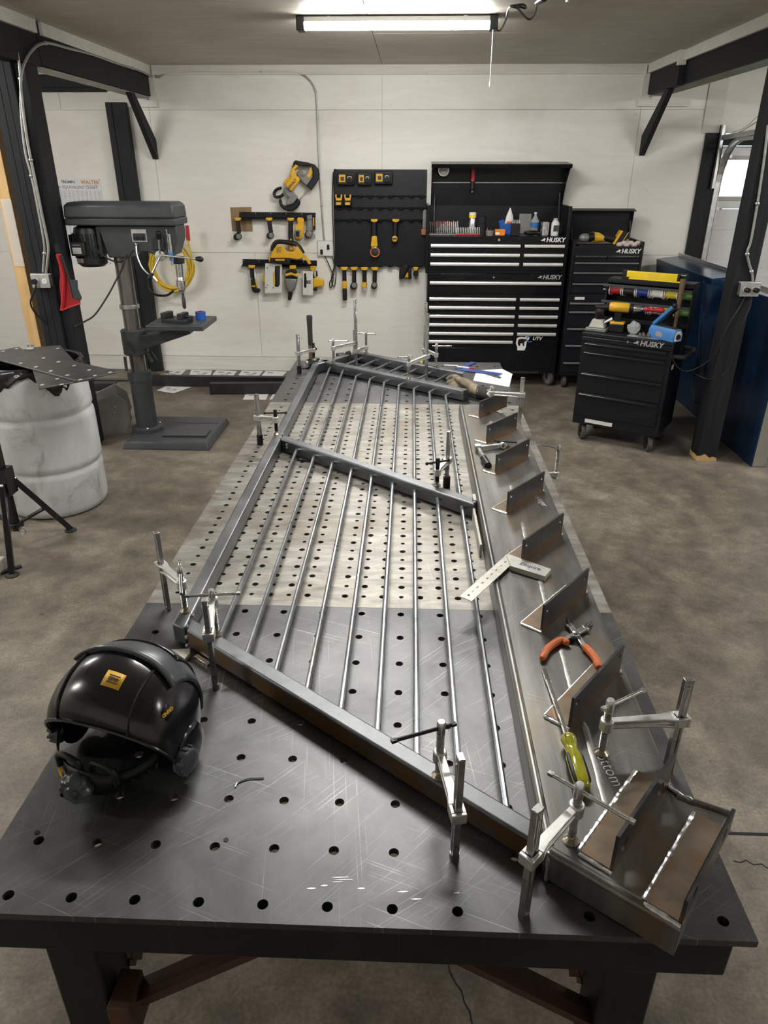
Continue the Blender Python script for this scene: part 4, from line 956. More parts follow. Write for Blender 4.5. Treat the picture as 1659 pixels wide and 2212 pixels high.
q.cyl(e0.lerp(e1, .45), e1, .006, n=10); q.build('barrel', t); q = MB('red'); q.cyl(e1, e2, .0065, n=10); q.build('cap', t)
t = small('pencil', 'white pencil lying at the far end behind the tall clamp', 'pencil', MB('white_plastic').cyl((-.05, 0, .004), (.03, 0, .004), .004, n=6), tuple(Zp(978, 791, HT)), -0.1)
t = thing('tape_measure', 'yellow and black tape measure beyond the far cross tube', 'tape measure', (0.66, 3.40, HT))
q = MB('bright_yellow'); q.bx(-.035, .035, -.02, .02, 0, .035); q.build('case', t, bevel=.008); MB('black_plastic').bx(-.015, .02, -.022, .022, .01, .037).build('grip', t, bevel=.004)
# ================================================================== TOOL CHESTS
def husky(parent, loc, size, mat, rz=0.0):
    lettering('HUSKY', size, loc, parent, mat, rot=(math.pi/2, 0, rz), name='logo_lettering', extrude=.0008, shear=0.18, offset=size*.030, align='CENTER')
    # running dog arrow mark left of the word
    s = size; c, sn = math.cos(rz), math.sin(rz); px = -2.05*s
    q = MB(mat)
    pts = [(-0.45, -0.05), (0.05, 0.22), (0.0, 0.40), (0.20, 0.22), (0.42, 0.24), (0.20, 0.02), (0.30, -0.30), (0.08, -0.10), (-0.05, -0.12), (-0.35, -0.14)]
    q.add([((px+x*s)*c, (px+x*s)*sn-.0008, z*s) for x, z in pts]+[((px+x*s)*c, (px+x*s)*sn, z*s) for x, z in pts],
          [tuple(range(10)), tuple(range(19, 9, -1))]+[(i, (i+1) % 10, 10+(i+1) % 10, 10+i) for i in range(10)])
    o = q.build('logo_mark', parent, smooth=0); o.location = loc
def caster(parent, x, y, r=0.06, w=0.035, swivel=0.0, spokes=True):
    q = MB('dark_steel'); q.bx(-.035, .035, -.03, .03, r*2-.002, r*2+.006)
    for s in (-1, 1): q.bar(V(s*(w/2+.006), 0, r), V(s*(w/2+.006), 0.0, r*2), .004, .03, up=V(0, 1, 0))
    c = q.build('caster', parent, smooth=0, bevel=.001); c.location = (x, y, 0); c.rotation_euler = (0, 0, swivel)
    q = MB('grey_rubber'); q.lathe([(r*.72, -w/2), (r*.93, -w/2), (r, -w*.3), (r, w*.3), (r*.93, w/2), (r*.72, w/2)], (0, 0, r), axis=(1, 0, 0), n=24, cap=False); q.build('tyre', c, smooth=45)
    q = MB('dark_steel' if not spokes else 'tool_grey'); q.lathe([(r*.72, -w*.4), (r*.72, w*.4)], (0, 0, r), axis=(1, 0, 0), n=20); q.lathe([(.008, -w*.7), (.008, w*.7)], (0, 0, r), axis=(1, 0, 0), n=10); q.build('wheel_hub', c, smooth=45)
def drawer(parent, x0, x1, z0, z1, y, hmat, hh=0.022, face='chest_black'):
    q = MB(face); q.bx(x0, x1, y-.004, y+.01, z0, z1); d = q.build('drawer', parent, bevel=.002)
    q = MB(hmat); n = 6
    prof = [(y-.004, z1-.001), (y-.020, z1-.002), (y-.026, z1-hh*.5), (y-.022, z1-hh), (y-.016, z1-hh), (y-.006, z1-hh*.6)]
    q.add([(x0+.004, a, b) for a, b in prof]+[(x1-.004, a, b) for a, b in prof], [tuple(range(6)), tuple(range(11, 5, -1))]+[(i, (i+1) % 6, 6+(i+1) % 6, 6+i) for i in range(6)])
    q.build('drawer_pull', d, smooth=50)
def hole_plug(parent, loc, r=.008):
    q = MB('galvanized'); q.cyl(V(*loc), V(*loc)+V(0, -.003, 0), r, n=14); q.build('lock', parent)
YC = 6.05
t = thing('tool_chest', 'wide glossy black rolling tool chest with polished drawer pulls below the open top chest', 'tool chest', (1.39, YC, 0)); ox = 1.39
def R(x): return x-ox
q = MB('chest_black'); q.bx(R(0.765), R(2.015), 0.004, 0.46, 0.155, 1.048); q.build('cabinet', t, bevel=.004)
drawer(t, R(0.785), R(1.985), 0.876, 0.983, 0, 'pull_silver', .028)
zs = [0.840, 0.762, 0.684, 0.605, 0.525, 0.448]
for i, z in enumerate(zs):
    drawer(t, R(0.785), R(1.588), z-.066, z, 0, 'pull_silver', .028)
    if i < 5: drawer(t, R(1.618), R(1.985), z-.066, z, 0, 'pull_silver', .028)
MB('chest_black').bx(R(0.785), R(1.588), -.004, .01, .185, .375).build('drawer', t, bevel=.002)
MB('chest_black').bx(R(1.618), R(1.985), -.004, .01, .185, .452).build('drawer', t, bevel=.002)
husky(t, (R(1.895), 0.001, 1.020), 0.052, 'logo_silver'); hole_plug(t, (R(1.37), .004, 1.017))
for x in (0.86, 1.97): caster(t, R(x), 0.08, .072, swivel=0.5)
for x in (0.86, 1.97): caster(t, R(x), 0.40, .072, swivel=0.2)
# stickers: bear outline plate and round emblem
q = MB('logo_white'); bp = [(-.075, -.02), (-.07, .045), (-.045, .062), (0, .066), (.03, .06), (.038, .085), (.075, .085), (.09, .06), (.082, .03), (.06, .02), (.055, -.06), (.04, -.105), (-.05, -.105), (-.055, -.06)]
q.add([(x*.75, -.0056, z*.75) for x, z in bp]+[(x*.75, -.004, z*.75) for x, z in bp], [tuple(range(14)), tuple(range(27, 13, -1))]+[(i, (i+1) % 14, 14+(i+1) % 14, 14+i) for i in range(14)])
st = q.build('bear_sticker', t, smooth=0); st.location = (R(1.675), 0, .435)
q = MB('black_plastic'); bb = [(-.065, -.015), (-.058, .038), (-.03, .05), (.015, .052), (.04, .046), (.06, .05), (.072, .03), (.055, .01), (.04, .0), (.044, -.06), (.02, -.06), (.012, -.02), (-.018, -.02), (-.02, -.06), (-.048, -.06)]
q.add([(x*.60-.002, -.0062, z*.60) for x, z in bb], [tuple(range(15))]); q.build('bear_figure', st, smooth=0)
lettering('UTV', .045, (R(1.812), -.0055, .468), t, 'logo_white', name='sticker_lettering', shear=.3, offset=.001, extrude=.0006)
q = MB('sealer_blue'); q.tube([V(R(1.745)+.03*math.cos(a), -.005, .462+.026*math.sin(a)) for a in [i*math.pi/8 for i in range(3, 15)]], .004, 6); q.build('round_sticker', t)
# upper chest with open lid
t = thing('tool_chest', 'black top chest with its lid open, small tools standing in the tray', 'tool chest', (1.39, YC, 1.05))
q = MB('chest_black'); q.bx(R(0.770), R(2.01), 0.004, 0.46, 0.0, 0.318); q.build('cabinet', t, bevel=.003)
q = MB('chest_black'); q.bx(R(0.745), R(0.770), -0.006, 0.47, 0.0, 0.57); q.build('side_panel', t, bevel=.004)
q = MB('chest_black'); q.bx(R(1.985), R(2.012), -0.006, 0.47, 0.0, 0.565); q.build('side_panel', t, bevel=.004)
q = MB('chest_matte'); q.bx(R(0.770), R(1.985), 0.45, 0.47, 0.318, 0.55); q.build('back_panel', t, bevel=.002)
for i, z in enumerate((0.252, 0.174, 0.097)):
    drawer(t, R(0.785), R(1.590), z-.066, z, 0, 'pull_silver', .028); drawer(t, R(1.620), R(1.982), z-.066, z, 0, 'pull_silver', .028)
husky(t, (R(1.895), 0.001, 0.288), 0.052, 'logo_white'); hole_plug(t, (R(1.395), .004, .288), .011)
# lid: open shell, hinged at the back
q = MB('chest_black'); lx0, lx1 = R(0.79), R(2.0)
q.bar(V((lx0+lx1)/2, .455, .545), V((lx0+lx1)/2, .44, .915), lx1-lx0, .006, up=V(0, 1, 0)); lid = q.build('lid', t, smooth=0)
q = MB('chest_black'); q.bar(V((lx0+lx1)/2, .17, .893), V((lx0+lx1)/2, .44, .915), lx1-lx0+.02, .006); q.bar(V((lx0+lx1)/2, .17, .895), V((lx0+lx1)/2, .178, .865), lx1-lx0+.02, .004, up=V(0, 1, 0)); q.build('lid_top', lid, smooth=0)
for x in (lx0, lx1):
    q = MB('chest_black'); p = [(.46, .545), (.43, .545), (.40, .62), (.33, .75), (.20, .87), (.17, .895), (.44, .915)]
    q.add([(x-.003, a, b) for a, b in p]+[(x+.003, a, b) for a, b in p], [tuple(range(7)), tuple(range(13, 6, -1))]+[(i, (i+1) % 7, 7+(i+1) % 7, 7+i) for i in range(7)]); q.build('lid_side', lid, smooth=0)
MB('tool_grey').bx(lx0+.01, lx1-.01, .432, .438, .74, .748).build('lid_rib', lid, smooth=0)
for x in (lx0+.03, lx1-.03): MB('dark_steel').cyl((x, .30, .33), (x, .41, .62), .008, n=10).cyl((x, .38, .53), (x, .42, .66), .005, n=8).build('gas_strut', t)
# things stuck in the lid and standing in the tray
c1 = lambda x, y: (920+x*.19289, 340+y*.19289)
def tray(x, y, yy=YC+.12): return Yp(*c1(x, y), yy)
t = thing('work_light', 'round silver light stuck inside the open chest lid', 'light', tuple(Yp(*c1(197, 145), YC+.40))); q = MB('chrome'); q.lathe([(.055, 0), (.06, .012), (.05, .03)], axis=(0, -1, 0), n=24); q.build('rim', t); MB('white_plastic').lathe([(.046, .028), (.03, .036), (.005, .038)], axis=(0, -1, 0), n=20).build('lens', t); MB('black_plastic').lathe([(.03, -.04), (.045, 0)], axis=(0, -1, 0), n=16).build('magnet', t)
t = thing('flashlight', 'red and black torch hanging inside the open chest lid', 'torch', tuple(Yp(*c1(525, 240), YC+.405)))
q = MB('red'); q.lathe([(.024, .085), (.026, .105), (.018, .115)], n=14); q.lathe([(.02, -.02), (.02, .08)], n=14); q.build('body', t); MB('black_plastic').lathe([(.022, -.085), (.02, -.02)], n=14).build('grip', t); MB('chrome').lathe([(.024, -.115), (.028, -.095), (.022, -.085)], n=16).build('head', t); MB('black_plastic').bx(-.01, .01, .01, .035, -.02, .02).build('magnet_clip', t)
ZT = 1.369
def stand(name, label, cat, x, yb, yt, mb_fn, yy=YC+.10):
    b = Yp(*c1(x, yb), yy); tp = Yp(*c1(x, yt), yy); t = thing(name, label, cat, (b.x, yy, ZT)); mb_fn(t, tp.z-ZT); return t
def f_can(t, h): MB('zinc').lathe([(.03, 0), (.032, .006), (.032, h*.72), (.027, h*.78)], n=18).build('body', t); MB('bright_yellow').lathe([(.0325, h*.76), (.0325, h*.90)], n=18).build('band', t); MB('white_plastic').lathe([(.032, h*.90), (.03, h)], n=18).build('cap', t)
stand('spray_can', 'silver spray can with yellow band in the tool tray', 'can', 515, 815, 615, f_can)
def f_cup(t, h): MB('black_plastic').lathe([(.045, 0), (.048, h*.6), (.04, h*.62), (.042, h*.98), (.038, h)], n=20).build('body', t); MB('black_plastic').bx(.04, .055, -.01, .01, h*.3, h*.65).build('clip', t)
stand('tool_cup', 'tall black plastic tool holder in the chest tray', 'holder', 618, 870, 660, f_cup)
def f_cup2(t, h): MB('tool_grey').lathe([(.034, 0), (.038, h*.7), (.034, h*.7), (.03, .01)], n=16).build('cup', t); MB('red').cyl((-.012, 0, .02), (-.025, .01, h*.98), .005, n=8).build('pen', t); MB('black_plastic').cyl((.006, 0, .02), (.01, .01, h*.9), .012, n=10).build('marker', t)
stand('pen_cup', 'small grey cup of markers in front of the orange box', 'cup', 712, 885, 790, f_cup2, YC+.06)
def f_box(t, h): MB('orange_clear').bx(-.045, .045, -.03, .03, 0, h*.9).build('box', t, bevel=.006); MB('white_plastic').bx(-.04, -.005, -.034, -.03, .01, .03).build('label_patch', t)
stand('parts_box', 'small translucent orange parts box in the chest tray', 'box', 825, 880, 795, f_box, YC+.06)
def f_blue(t, h): MB('blue').bx(-.035, .035, -.025, .025, 0, h*.8).build('tray', t, bevel=.004); MB('blue').bar(V(-.035, .02, h*.4), V(-.05, .03, h), .02, .05).build('side_tab', t)
stand('parts_bin', 'blue plastic bin behind the drill bit stand', 'bin', 905, 850, 705, f_blue, YC+.16)
def f_bag(t, h):
    q = MB('white_plastic'); q.rings([[(w*math.cos(a), .012*math.sin(a), z) for a in [k*math.pi/5 for k in range(10)]] for z, w in ((0, .05), (h*.3, .045), (h*.7, .03), (h, .004))]); q.build('pouch', t); MB('orange').bx(-.025, .02, -.0135, -.011, h*.25, h*.5).build('print', t)
stand('foil_pouch', 'pointed white pouch with orange print rising from the blue bin', 'pouch', 928, 800, 565, f_bag, YC+.17)
def f_bits(t, h):
    MB('black_plastic').bx(-.04, .04, -.025, .025, 0, h*.75).build('block', t, bevel=.004)
    for i in range(5):
        for j in range(2): MB('chrome').cyl((-.03+.015*i, -.012+.024*j, h*.7), (-.03+.015*i, -.012+.024*j, h*(.92+.03*j)), .005, n=8).build('drill_bit', t)
stand('drill_bit_stand', 'black drill bit block with chrome shanks in the tray', 'bit stand', 995, 880, 690, f_bits, YC+.06)
def f_plate(t, h): MB('tool_grey').bar(V(0, 0, 0), V(.0, .05, h), .11, .006, up=V(0, 1, 0)).build('sheet', t, smooth=0)
stand('sanding_pad', 'dark grey abrasive sheet leaning at the back of the tray', 'sheet', 1110, 800, 635, f_plate, YC+.30)
def f_bot(t, h): MB('clear_plastic').lathe([(.036, 0), (.038, h*.1), (.038, h*.6), (.02, h*.78), (.011, h*.85), (.011, h*.95)], n=18).build('bottle', t); MB('sealer_blue').lathe([(.0385, h*.3), (.0385, h*.55)], n=18).build('label_band', t); MB('white_plastic').lathe([(.013, h*.93), (.013, h)], n=12).build('cap', t)
stand('water_bottle', 'clear plastic bottle with blue label at the back of the tray', 'bottle', 1215, 800, 615, f_bot, YC+.24)
def f_cloth(t, h):
    q = MB('black_oxide'); q.ball((0, 0, h*.4), .075, 14, 8, sc=(1, .6, h*.4/.075)); q.build('crown', t); MB('handle_wood').ball((-.02, 0, h*.55), .05, 12, 8, sc=(1, .6, .35)).build('brim', t)
stand('work_hat', 'crumpled dark cloth hat lying in the tool tray', 'hat', 1180, 885, 800, f_cloth, YC+.09)
def f_mug(t, h): MB('zinc').lathe([(.033, 0), (.036, .004), (.037, h), (.034, h), (.031, .01)], n=18, cap=False).build('cup', t); MB('zinc').lathe([(.001, .008), (.034, .008)], n=18, cap=False).build('bottom', t)
stand('steel_cup', 'brushed steel cup in the tray near the lettered flask', 'cup', 1325, 865, 725, f_mug, YC+.10)
def f_flask(t, h): MB('white_plastic').lathe([(.034, 0), (.036, .006), (.036, h*.72), (.026, h*.82), (.026, h*.88)], n=18).build('body', t); MB('zinc').lathe([(.028, h*.88), (.028, h)], n=16).build('cap', t); MB('ink').bx(-.022, .022, -.0375, -.035, h*.25, h*.6).build('print', t); MB('black_plastic').tube([V(.03, 0, h*.85), V(.055, 0, h*.6), V(.05, 0, h*.15)], .007, 8).build('strap', t)
stand('flask', 'white drinking flask with black strap at the right of the tray', 'flask', 1440, 870, 680, f_flask, YC+.10)
# rows of drill bits and drivers in holders
t = thing('socket_rack', 'red based rack of small bright drill bits in the tray', 'rack', (R(0)+2*ox-.0, YC+.07, ZT)); b = Yp(*c1(468, 880), YC+.07); t.location = (b.x, YC+.07, ZT)
MB('red').bx(-.11, .11, -.02, .02, 0, .010).build('base', t, bevel=.002)
bit = None
for i in range(14):
    for j in range(2):
        if bit is None: bit = MB('chrome').lathe([(.0048, .0), (.0048, .04), (.003, .055)], n=8).build('drill_bit', t); bit.location = (-.10, -.008, .01)
        else: share(bit, (-.10+.0154*i, -.008+.018*j, .01+.004*random.random()), t)
t = thing('socket_rack', 'grey rack crowded with small bits at the left of the tray', 'rack', (0, 0, 0)); b = Yp(*c1(200, 870), YC+.08); t.location = (b.x, YC+.08, ZT)
MB('tool_grey').bx(-.135, .135, -.02, .12, 0, .012).build('base', t, bevel=.002)
for i in range(15):
    for j in range(3):
        o = share(bit, (-.125+.0178*i, -.01+.045*j, .01+.02*j+.012*random.random()), t)
dr = None
for i in range(9):
    if dr is None:
        dr = MB('chrome').cyl((0, 0, 0), (0, 0, .05), .003, n=6).cyl((0, 0, .05), (0, 0, .085), .008, n=8, mat='red').build('small_driver', t); dr.location = (-.12, .10, .02)
    else: share(dr, (-.12+.03*i, .10, .02+.01*random.random()), t)

# --- second chest
YD = 6.0; ox = 2.35
t = thing('tool_chest', 'narrow black rolling cabinet behind the cart with thin drawer pulls', 'tool chest', (ox, YD, 0))
MB('chest_matte').bx(R(2.05), R(2.655), 0.004, 0.45, 0.13, 0.878).build('cabinet', t, bevel=.004)
for z0, z1 in ((.735, .81), (.585, .733), (.43, .58), (.27, .425), (.16, .262)): drawer(t, R(2.068), R(2.64), z0, z1, 0, 'tool_grey', .016, 'chest_matte')
MB('white_plastic').bx(R(2.11), R(2.20), -.006, -.001, .835, .858).build('sticker', t)
for x in (2.11, 2.60):
    for y in (.08, .38): caster(t, R(x), y, .062)
t = thing('tool_chest', 'narrow black top chest with open lid and cordless tools on top', 'tool chest', (ox, YD, .88))
MB('chest_matte').bx(R(2.05), R(2.655), 0.004, 0.42, 0.0, 0.40).build('cabinet', t, bevel=.004)
for x0, x1 in ((2.045, 2.065), (2.645, 2.665)): MB('chest_matte').bx(R(x0), R(x1), -.006, .43, 0, .452).build('side_panel', t, bevel=.003)
MB('chest_matte').bx(R(2.065), R(2.645), -.004, .01, .325, .412).build('front_rim', t, bevel=.003)
drawer(t, R(2.07), R(2.352), .285, .336, 0, 'bar_steel', .014, 'chest_matte'); drawer(t, R(2.356), R(2.64), .285, .336, 0, 'bar_steel', .014, 'chest_matte')
for z0, z1 in ((.20, .28), (.105, .195), (.012, .10)): drawer(t, R(2.07), R(2.64), z0, z1, 0, 'tool_grey', .014, 'chest_matte')
husky(t, (R(2.555), -.005, .372), .052, 'logo_white')
q = MB('chest_matte'); q.bar(V(0, .425, .44), V(0, .41, .70), .585, .006, up=V(0, 1, 0)); lid = q.build('lid', t, smooth=0)
MB('chest_matte').bar(V(0, .33, .685), V(0, .41, .70), .60, .006).build('lid_top', lid, smooth=0)
for x in (-.285, .285):
    MB('chest_matte').bar(V(x, .41, .46), V(x, .375, .69), .006, .05, up=V(0, 1, 0)).build('lid_side', lid, smooth=0)
    MB('dark_steel').cyl((x*.93, .30, .45), (x*.93, .36, .60), .006, n=8).build('gas_strut', t)
c2 = lambda x, y: (1220+x*.12055, 440+y*.12055)
def on2(x, y): return Yp(*c2(x, y), YD+.15)
t = thing('cordless_drill', 'yellow and black cordless grinder lying on the narrow chest', 'power tool', tuple(Yp(*c2(560, 690), YD+.12))); t.location.z = 1.285
o3 = Vector(t.location)
P = lambda x, y, d=0: Yp(*c2(x, y), YD+.12+d)-o3
MB('tool_grey').ball(P(360, 610), .05, 14, 9, sc=(1.1, .9, .75)).build('guard', t); MB('black_plastic').cyl(P(420, 600), P(520, 590), .04, n=14).build('gear_head', t)
MB('tool_yellow').rings([[P(480, 600)+V(0, .03*math.cos(a), .045*math.sin(a)) for a in [k*math.pi/6 for k in range(12)]], [P(600, 600)+V(0, .032*math.cos(a), .04*math.sin(a)) for a in [k*math.pi/6 for k in range(12)]], [P(720, 630)+V(0, .02*math.cos(a), .022*math.sin(a)) for a in [k*math.pi/6 for k in range(12)]]]).build('body', t)
MB('black_plastic').cyl(P(700, 600), P(880, 640), .03, .034, n=12).build('grip', t)
MB('black_plastic').box(P(1010, 610), (.09, .08, .12), Matrix.Rotation(math.radians(28), 3, 'Y')).build('battery', t, bevel=.01)
MB('tool_yellow').box(P(935, 600), (.02, .082, .13), Matrix.Rotation(math.radians(28), 3, 'Y')).build('battery_rail', t, bevel=.004)
MB('tool_yellow').box(P(1060, 600)+V(0, -.042, 0), (.006, .004, .10), Matrix.Rotation(math.radians(28), 3, 'Y')).build('battery_stripe', t)
MB('black_plastic').bx(-.16, .16, -.05, .05, -.004, .014).build('tray_pad', t, bevel=.006)
t = thing('rag_pile', 'white and pink rags on the right of the narrow chest', 'rags', tuple(Yp(*c2(1170, 780), YD+.06))); t.location.z = 1.28
for i in range(7): MB('rag').ball((-.10+.033*i+.01*random.random(), .02*random.random(), .022+.012*(i % 2)), .028, 10, 7, sc=(1.1, .9, .8)).build('rag', t)

# --- rolling cart
cx, cy = 1.885, 4.585; CA = math.radians(-31.3)
t = thing('tool_cart', 'black four drawer rolling cart on casters in front of the cabinets', 'tool cart', (cx, cy, 0), CA)
CW, CD = 0.645, 0.44
MB('chest_matte').bx(0, CW, 0.004, CD, .135, .80).build('cabinet', t, bevel=.005)
MB('chest_matte').bx(-.004, CW+.004, -.006, CD+.004, .80, .83).bx(0, CW, -.006, .006, .765, .80).build('top', t, bevel=.006)
for z0, z1 in ((.70, .762), (.542, .696), (.386, .538), (.21, .382)): drawer(t, .03, CW-.03, z0, z1, 0, 'black_gloss', .02, 'chest_matte')
MB('white_plastic').bx(.10, .31, -.0015, .004, .155, .182).build('torn_sticker', t)
husky(t, (.50, -.0072, .798), .05, 'logo_silver'); hole_plug(t, (.335, -.006, .798), .007)
for x in (.07, CW-.07):
    for y in (.06, CD-.06): caster(t, x, y, .063, .034, swivel=.6, spokes=False)
q = MB('rubber'); q.tube(smooth_path([V(CW, .06, .72), V(CW+.055, .07, .72), V(CW+.075, .12, .72), V(CW+.075, .34, .72), V(CW+.055, .39, .72), V(CW, .40, .72)], 5), .016, 10); q.build('push_handle', t)
MB('white_plastic').bx(CW, CW+.001, .07, .13, .62, .655).build('side_sticker', t)
CART = Matrix.Translation((cx, cy, .83)) @ Matrix.Rotation(CA, 4, 'Z')
def oncart(x, y, z=0): return tuple(CART @ V(x, y, z))
# spool rack standing at the back of the cart
t = thing('spool_rack', 'black rack of coloured wire spools standing on the rolling cart', 'rack', oncart(.05, .26), CA)
RW, RH, RD = .62, .355, .14
MB('chest_matte').bx(0, .012, 0, RD, 0, RH).build('side_panel', t, bevel=.002); MB('chest_matte').bx(RW-.012, RW, 0, RD, 0, RH).build('side_panel', t, bevel=.002)
MB('chest_matte').bx(0, RW, .0, RD, RH-.012, RH).bx(0, RW, 0, .012, RH-.03, RH-.01).build('top', t, bevel=.002); MB('chest_matte').bx(.012, RW-.012, RD-.01, RD, 0, RH-.012).build('back_panel', t)
MB('chest_matte').bx(-.002, RW, -.006, .006, .05, .078).build('front_bar', t, bevel=.001)
for z in (RH-.075, RH-.19):
    MB('press_grey').bx(-.02, RW-.01, -.012, -.004, z+.016, z+.034).build('front_bar', t, bevel=.001)
    MB('bar_steel').cyl((-.03, .036, z-.012), (RW, .036, z-.012), .005, n=8).build('rod', t)
    for i, c in enumerate(('wire_red', 'wire_black', 'wire_blue', 'wire_white', 'wire_yellow', 'wire_green')):
        x0 = .022+.099*i
        s = MB(c).lathe([(.027, .006), (.027, .086)], (x0, .036, z-.012), axis=(1, 0, 0), n=18).build('wire_spool', t)
        for k in (0, .086): MB('white_plastic' if c != 'wire_green' else 'wire_green').lathe([(.036, k), (.036, k+.005)], (x0, .036, z-.012), axis=(1, 0, 0), n=20).build('spool_flange', s)
        MB(c).tube(smooth_path([V(x0+.03, .03, z-.01), V(x0+.035, .02, z-.02), V(x0+.02, .012, z-.045)], 4), .0015, 5).build('loose_end', s)
# level, box and paper on the rack
t = thing('spirit_level', 'bright yellow spirit level lying on the spool rack', 'level', oncart(.17, .33, .357), CA-.02)
MB('bright_yellow').bx(0, .36, -.012, .012, 0, .05).build('body', t, bevel=.003); MB('black_plastic').bx(-.03, 0, -.014, .014, 0, .054).build('end_cap', t, bevel=.003); MB('black_plastic').bx(.36, .375, -.014, .014, 0, .05).build('end_cap', t, bevel=.003)
t = thing('marker_box', 'little black box beside the yellow level on the rack', 'box', oncart(.555, .36, .357), CA); MB('black_plastic').bx(-.025, .03, -.02, .02, 0, .05).build('body', t, bevel=.003); MB('white_plastic').bx(-.02, .025, -.0205, -.0195, .04, .045).build('label_strip', t)
t = thing('yellow_strip', 'thin yellow folding rule under the spirit level on the rack', 'rule', oncart(.20, .285, .357), CA-.05); MB('bright_yellow').bx(0, .38, -.008, .008, 0, .008).build('blade', t); MB('black_plastic').bx(-.05, 0, -.012, .012, 0, .012).build('end', t)
t = thing('hammer', 'wooden handled hammer leaning against the spool rack', 'hammer', oncart(.590, .212, 0), CA)
q = MB('handle_wood'); q.rings([[V(.012*k*math.cos(a)+dx, dy+.009*k*math.sin(a), z) for a in [j*math.pi/6 for j in range(12)]] for z, k, dx, dy in ((.02, .9, 0, 0), (.1, 1, 0.0, .002), (.2, 1.2, .0, .004), (.30, 1.5, .0, .006), (.385, 1.75, .0, .008), (.39, 1.5, .0, .008))]); q.build('handle', t, smooth=60)
MB('dark_steel').bx(-.05, .05, -.02, .02, 0, .032).build('head', t, bevel=.005)
# drill, charger, bag, fittings, heat sealer
t = thing('cordless_drill', 'yellow cordless drill with a red step bit standing on the cart', 'power tool', oncart(.205, .14), CA+.10)
MB('black_plastic').bx(-.055, .055, -.04, .04, 0, .062).build('battery', t, bevel=.008); MB('tool_yellow').bx(-.05, .05, -.036, .036, .055, .075).build('battery_rail', t, bevel=.005)
MB('black_plastic').rings([[V(-.022, -.017, .07), V(.022, -.017, .07), V(.022, .017, .07), V(-.022, .017, .07)], [V(-.03, -.02, .15), V(.02, -.02, .15), V(.02, .02, .15), V(-.03, .02, .15)]]).build('grip', t, bevel=.006)
MB('tool_yellow').lathe([(.03, -.07), (.034, -.05), (.034, .06), (.028, .07)], (0, 0, .175), axis=(1, 0, 0), n=18).build('body', t)
MB('black_plastic').lathe([(.02, .06), (.03, .075), (.028, .10)], (0, 0, .175), axis=(1, 0, 0), n=18).build('gear_case', t); MB('bar_steel').lathe([(.027, .10), (.024, .145), (.012, .165)], (0, 0, .175), axis=(1, 0, 0), n=18).build('chuck', t)
MB('red').lathe([(.01, .165), (.017, .175), (.017, .20), (.012, .21), (.019, .225), (.014, .25), (.019, .265), (.015, .30), (.006, .31)], (0, 0, .175), axis=(1, 0, 0), n=16).build('step_bit', t)
MB('black_plastic').cyl((-.075, 0, .17), (-.17, -.02, .165), .024, .02, n=12).build('side_handle', t)
t = thing('grey_base', 'grey tool base with a black socket on the left of the cart', 'power tool', oncart(.075, .11), CA)
q = MB('tool_grey'); q.bx(-.075, .075, -.065, .065, 0, .025); q.build('foot', t, bevel=.006); q = MB('white_dirty'); q.rings([[V(-.06, -.05, .025), V(.06, -.05, .025), V(.06, .05, .025), V(-.06, .05, .025)], [V(-.04, -.035, .085), V(.035, -.035, .085), V(.035, .035, .085), V(-.04, .035, .085)]]); q.build('housing', t, bevel=.008)
MB('black_plastic').lathe([(.03, .085), (.03, .105), (.036, .115), (.036, .15), (.03, .16)], n=18).build('socket', t); MB('galvanized').cyl((.04, 0, .06), (.09, .02, .09), .012, n=10).build('elbow', t)
t = thing('plastic_bag', 'crumpled clear plastic bag between the drill and the brass fittings', 'bag', oncart(.335, .10), CA)
q = MB('clear_plastic'); q.ball((0, 0, .05), .05, 10, 7, sc=(.9, .6, 1.0)); o = q.build('bag', t, smooth=0)
for v_ in o.data.vertices: v_.co *= 1+.25*(random.random()-.5)
MB('clear_plastic').bx(-.02, .20, -.075, -.02, .001, .004).build('flap', t)
FL = ('leftmost front brass fitting in the shiny heap on the cart', 'brass fitting at the front middle of the heap on the cart', 'brass fitting of the heap on the cart nearest the blue sealer', 'rear left brass fitting of the heap behind the front ones', 'rear right brass fitting of the heap on the cart')
for i, (x, y) in enumerate(((.40, .035), (.43, .028), (.458, .04), (.415, .068), (.447, .075))):
    t = thing('brass_fitting', FL[i], 'fitting', oncart(x, y), CA, group='brass fittings on the cart')
    MB('brass_pad').lathe([(.009, 0), (.009, .012), (.013, .012), (.013, .02)], n=6 if i % 2 else 12).build('body', t); MB('chrome').lathe([(.008, .02), (.008, .032), (.005, .034)], n=12).build('nipple', t)
t = thing('heat_sealer', 'blue bag heat sealer with raised arm at the cart corner', 'heat sealer', oncart(.595, .055), math.radians(30))
prof = [(-.045, 0), (.045, 0), (.045, .055), (.025, .085), (-.025, .085), (-.045, .055)]
q = MB('sealer_blue'); q.rings([[V(x, y, z) for x, z in prof] for y in (-.075, .15)]); q.build('body', t, bevel=.004)
q = MB('white_plastic'); q.add([(x*.72, -.0762, z*.78+.008) for x, z in prof], [tuple(range(6))]); q.build('dial_plate', t, smooth=0)
MB('black_plastic').lathe([(.02, 0), (.018, .008)], (0, -.0762, .035), axis=(0, -1, 0), n=18).build('dial_knob', t)
MB('dark_steel').bx(-.02, .02, -.06, .13, .085, .091).build('sealing_strip', t, bevel=.001)
q = MB('sealer_blue'); q.bar(V(0, .14, .09), V(0, -.0, .225), .05, .025); q.build('arm', t, bevel=.005); MB('black_plastic').bar(V(0, .03, .165), V(0, -.02, .215), .045, .012).build('pressure_bar', t, bevel=.002); MB('black_plastic').ball((0, -.005, .235), .018, 12, 8).build('arm_tip', t)
MB('ink_grey').bx(-.0465, -.0455, .02, .08, .02, .055).build('rating_plate', t)
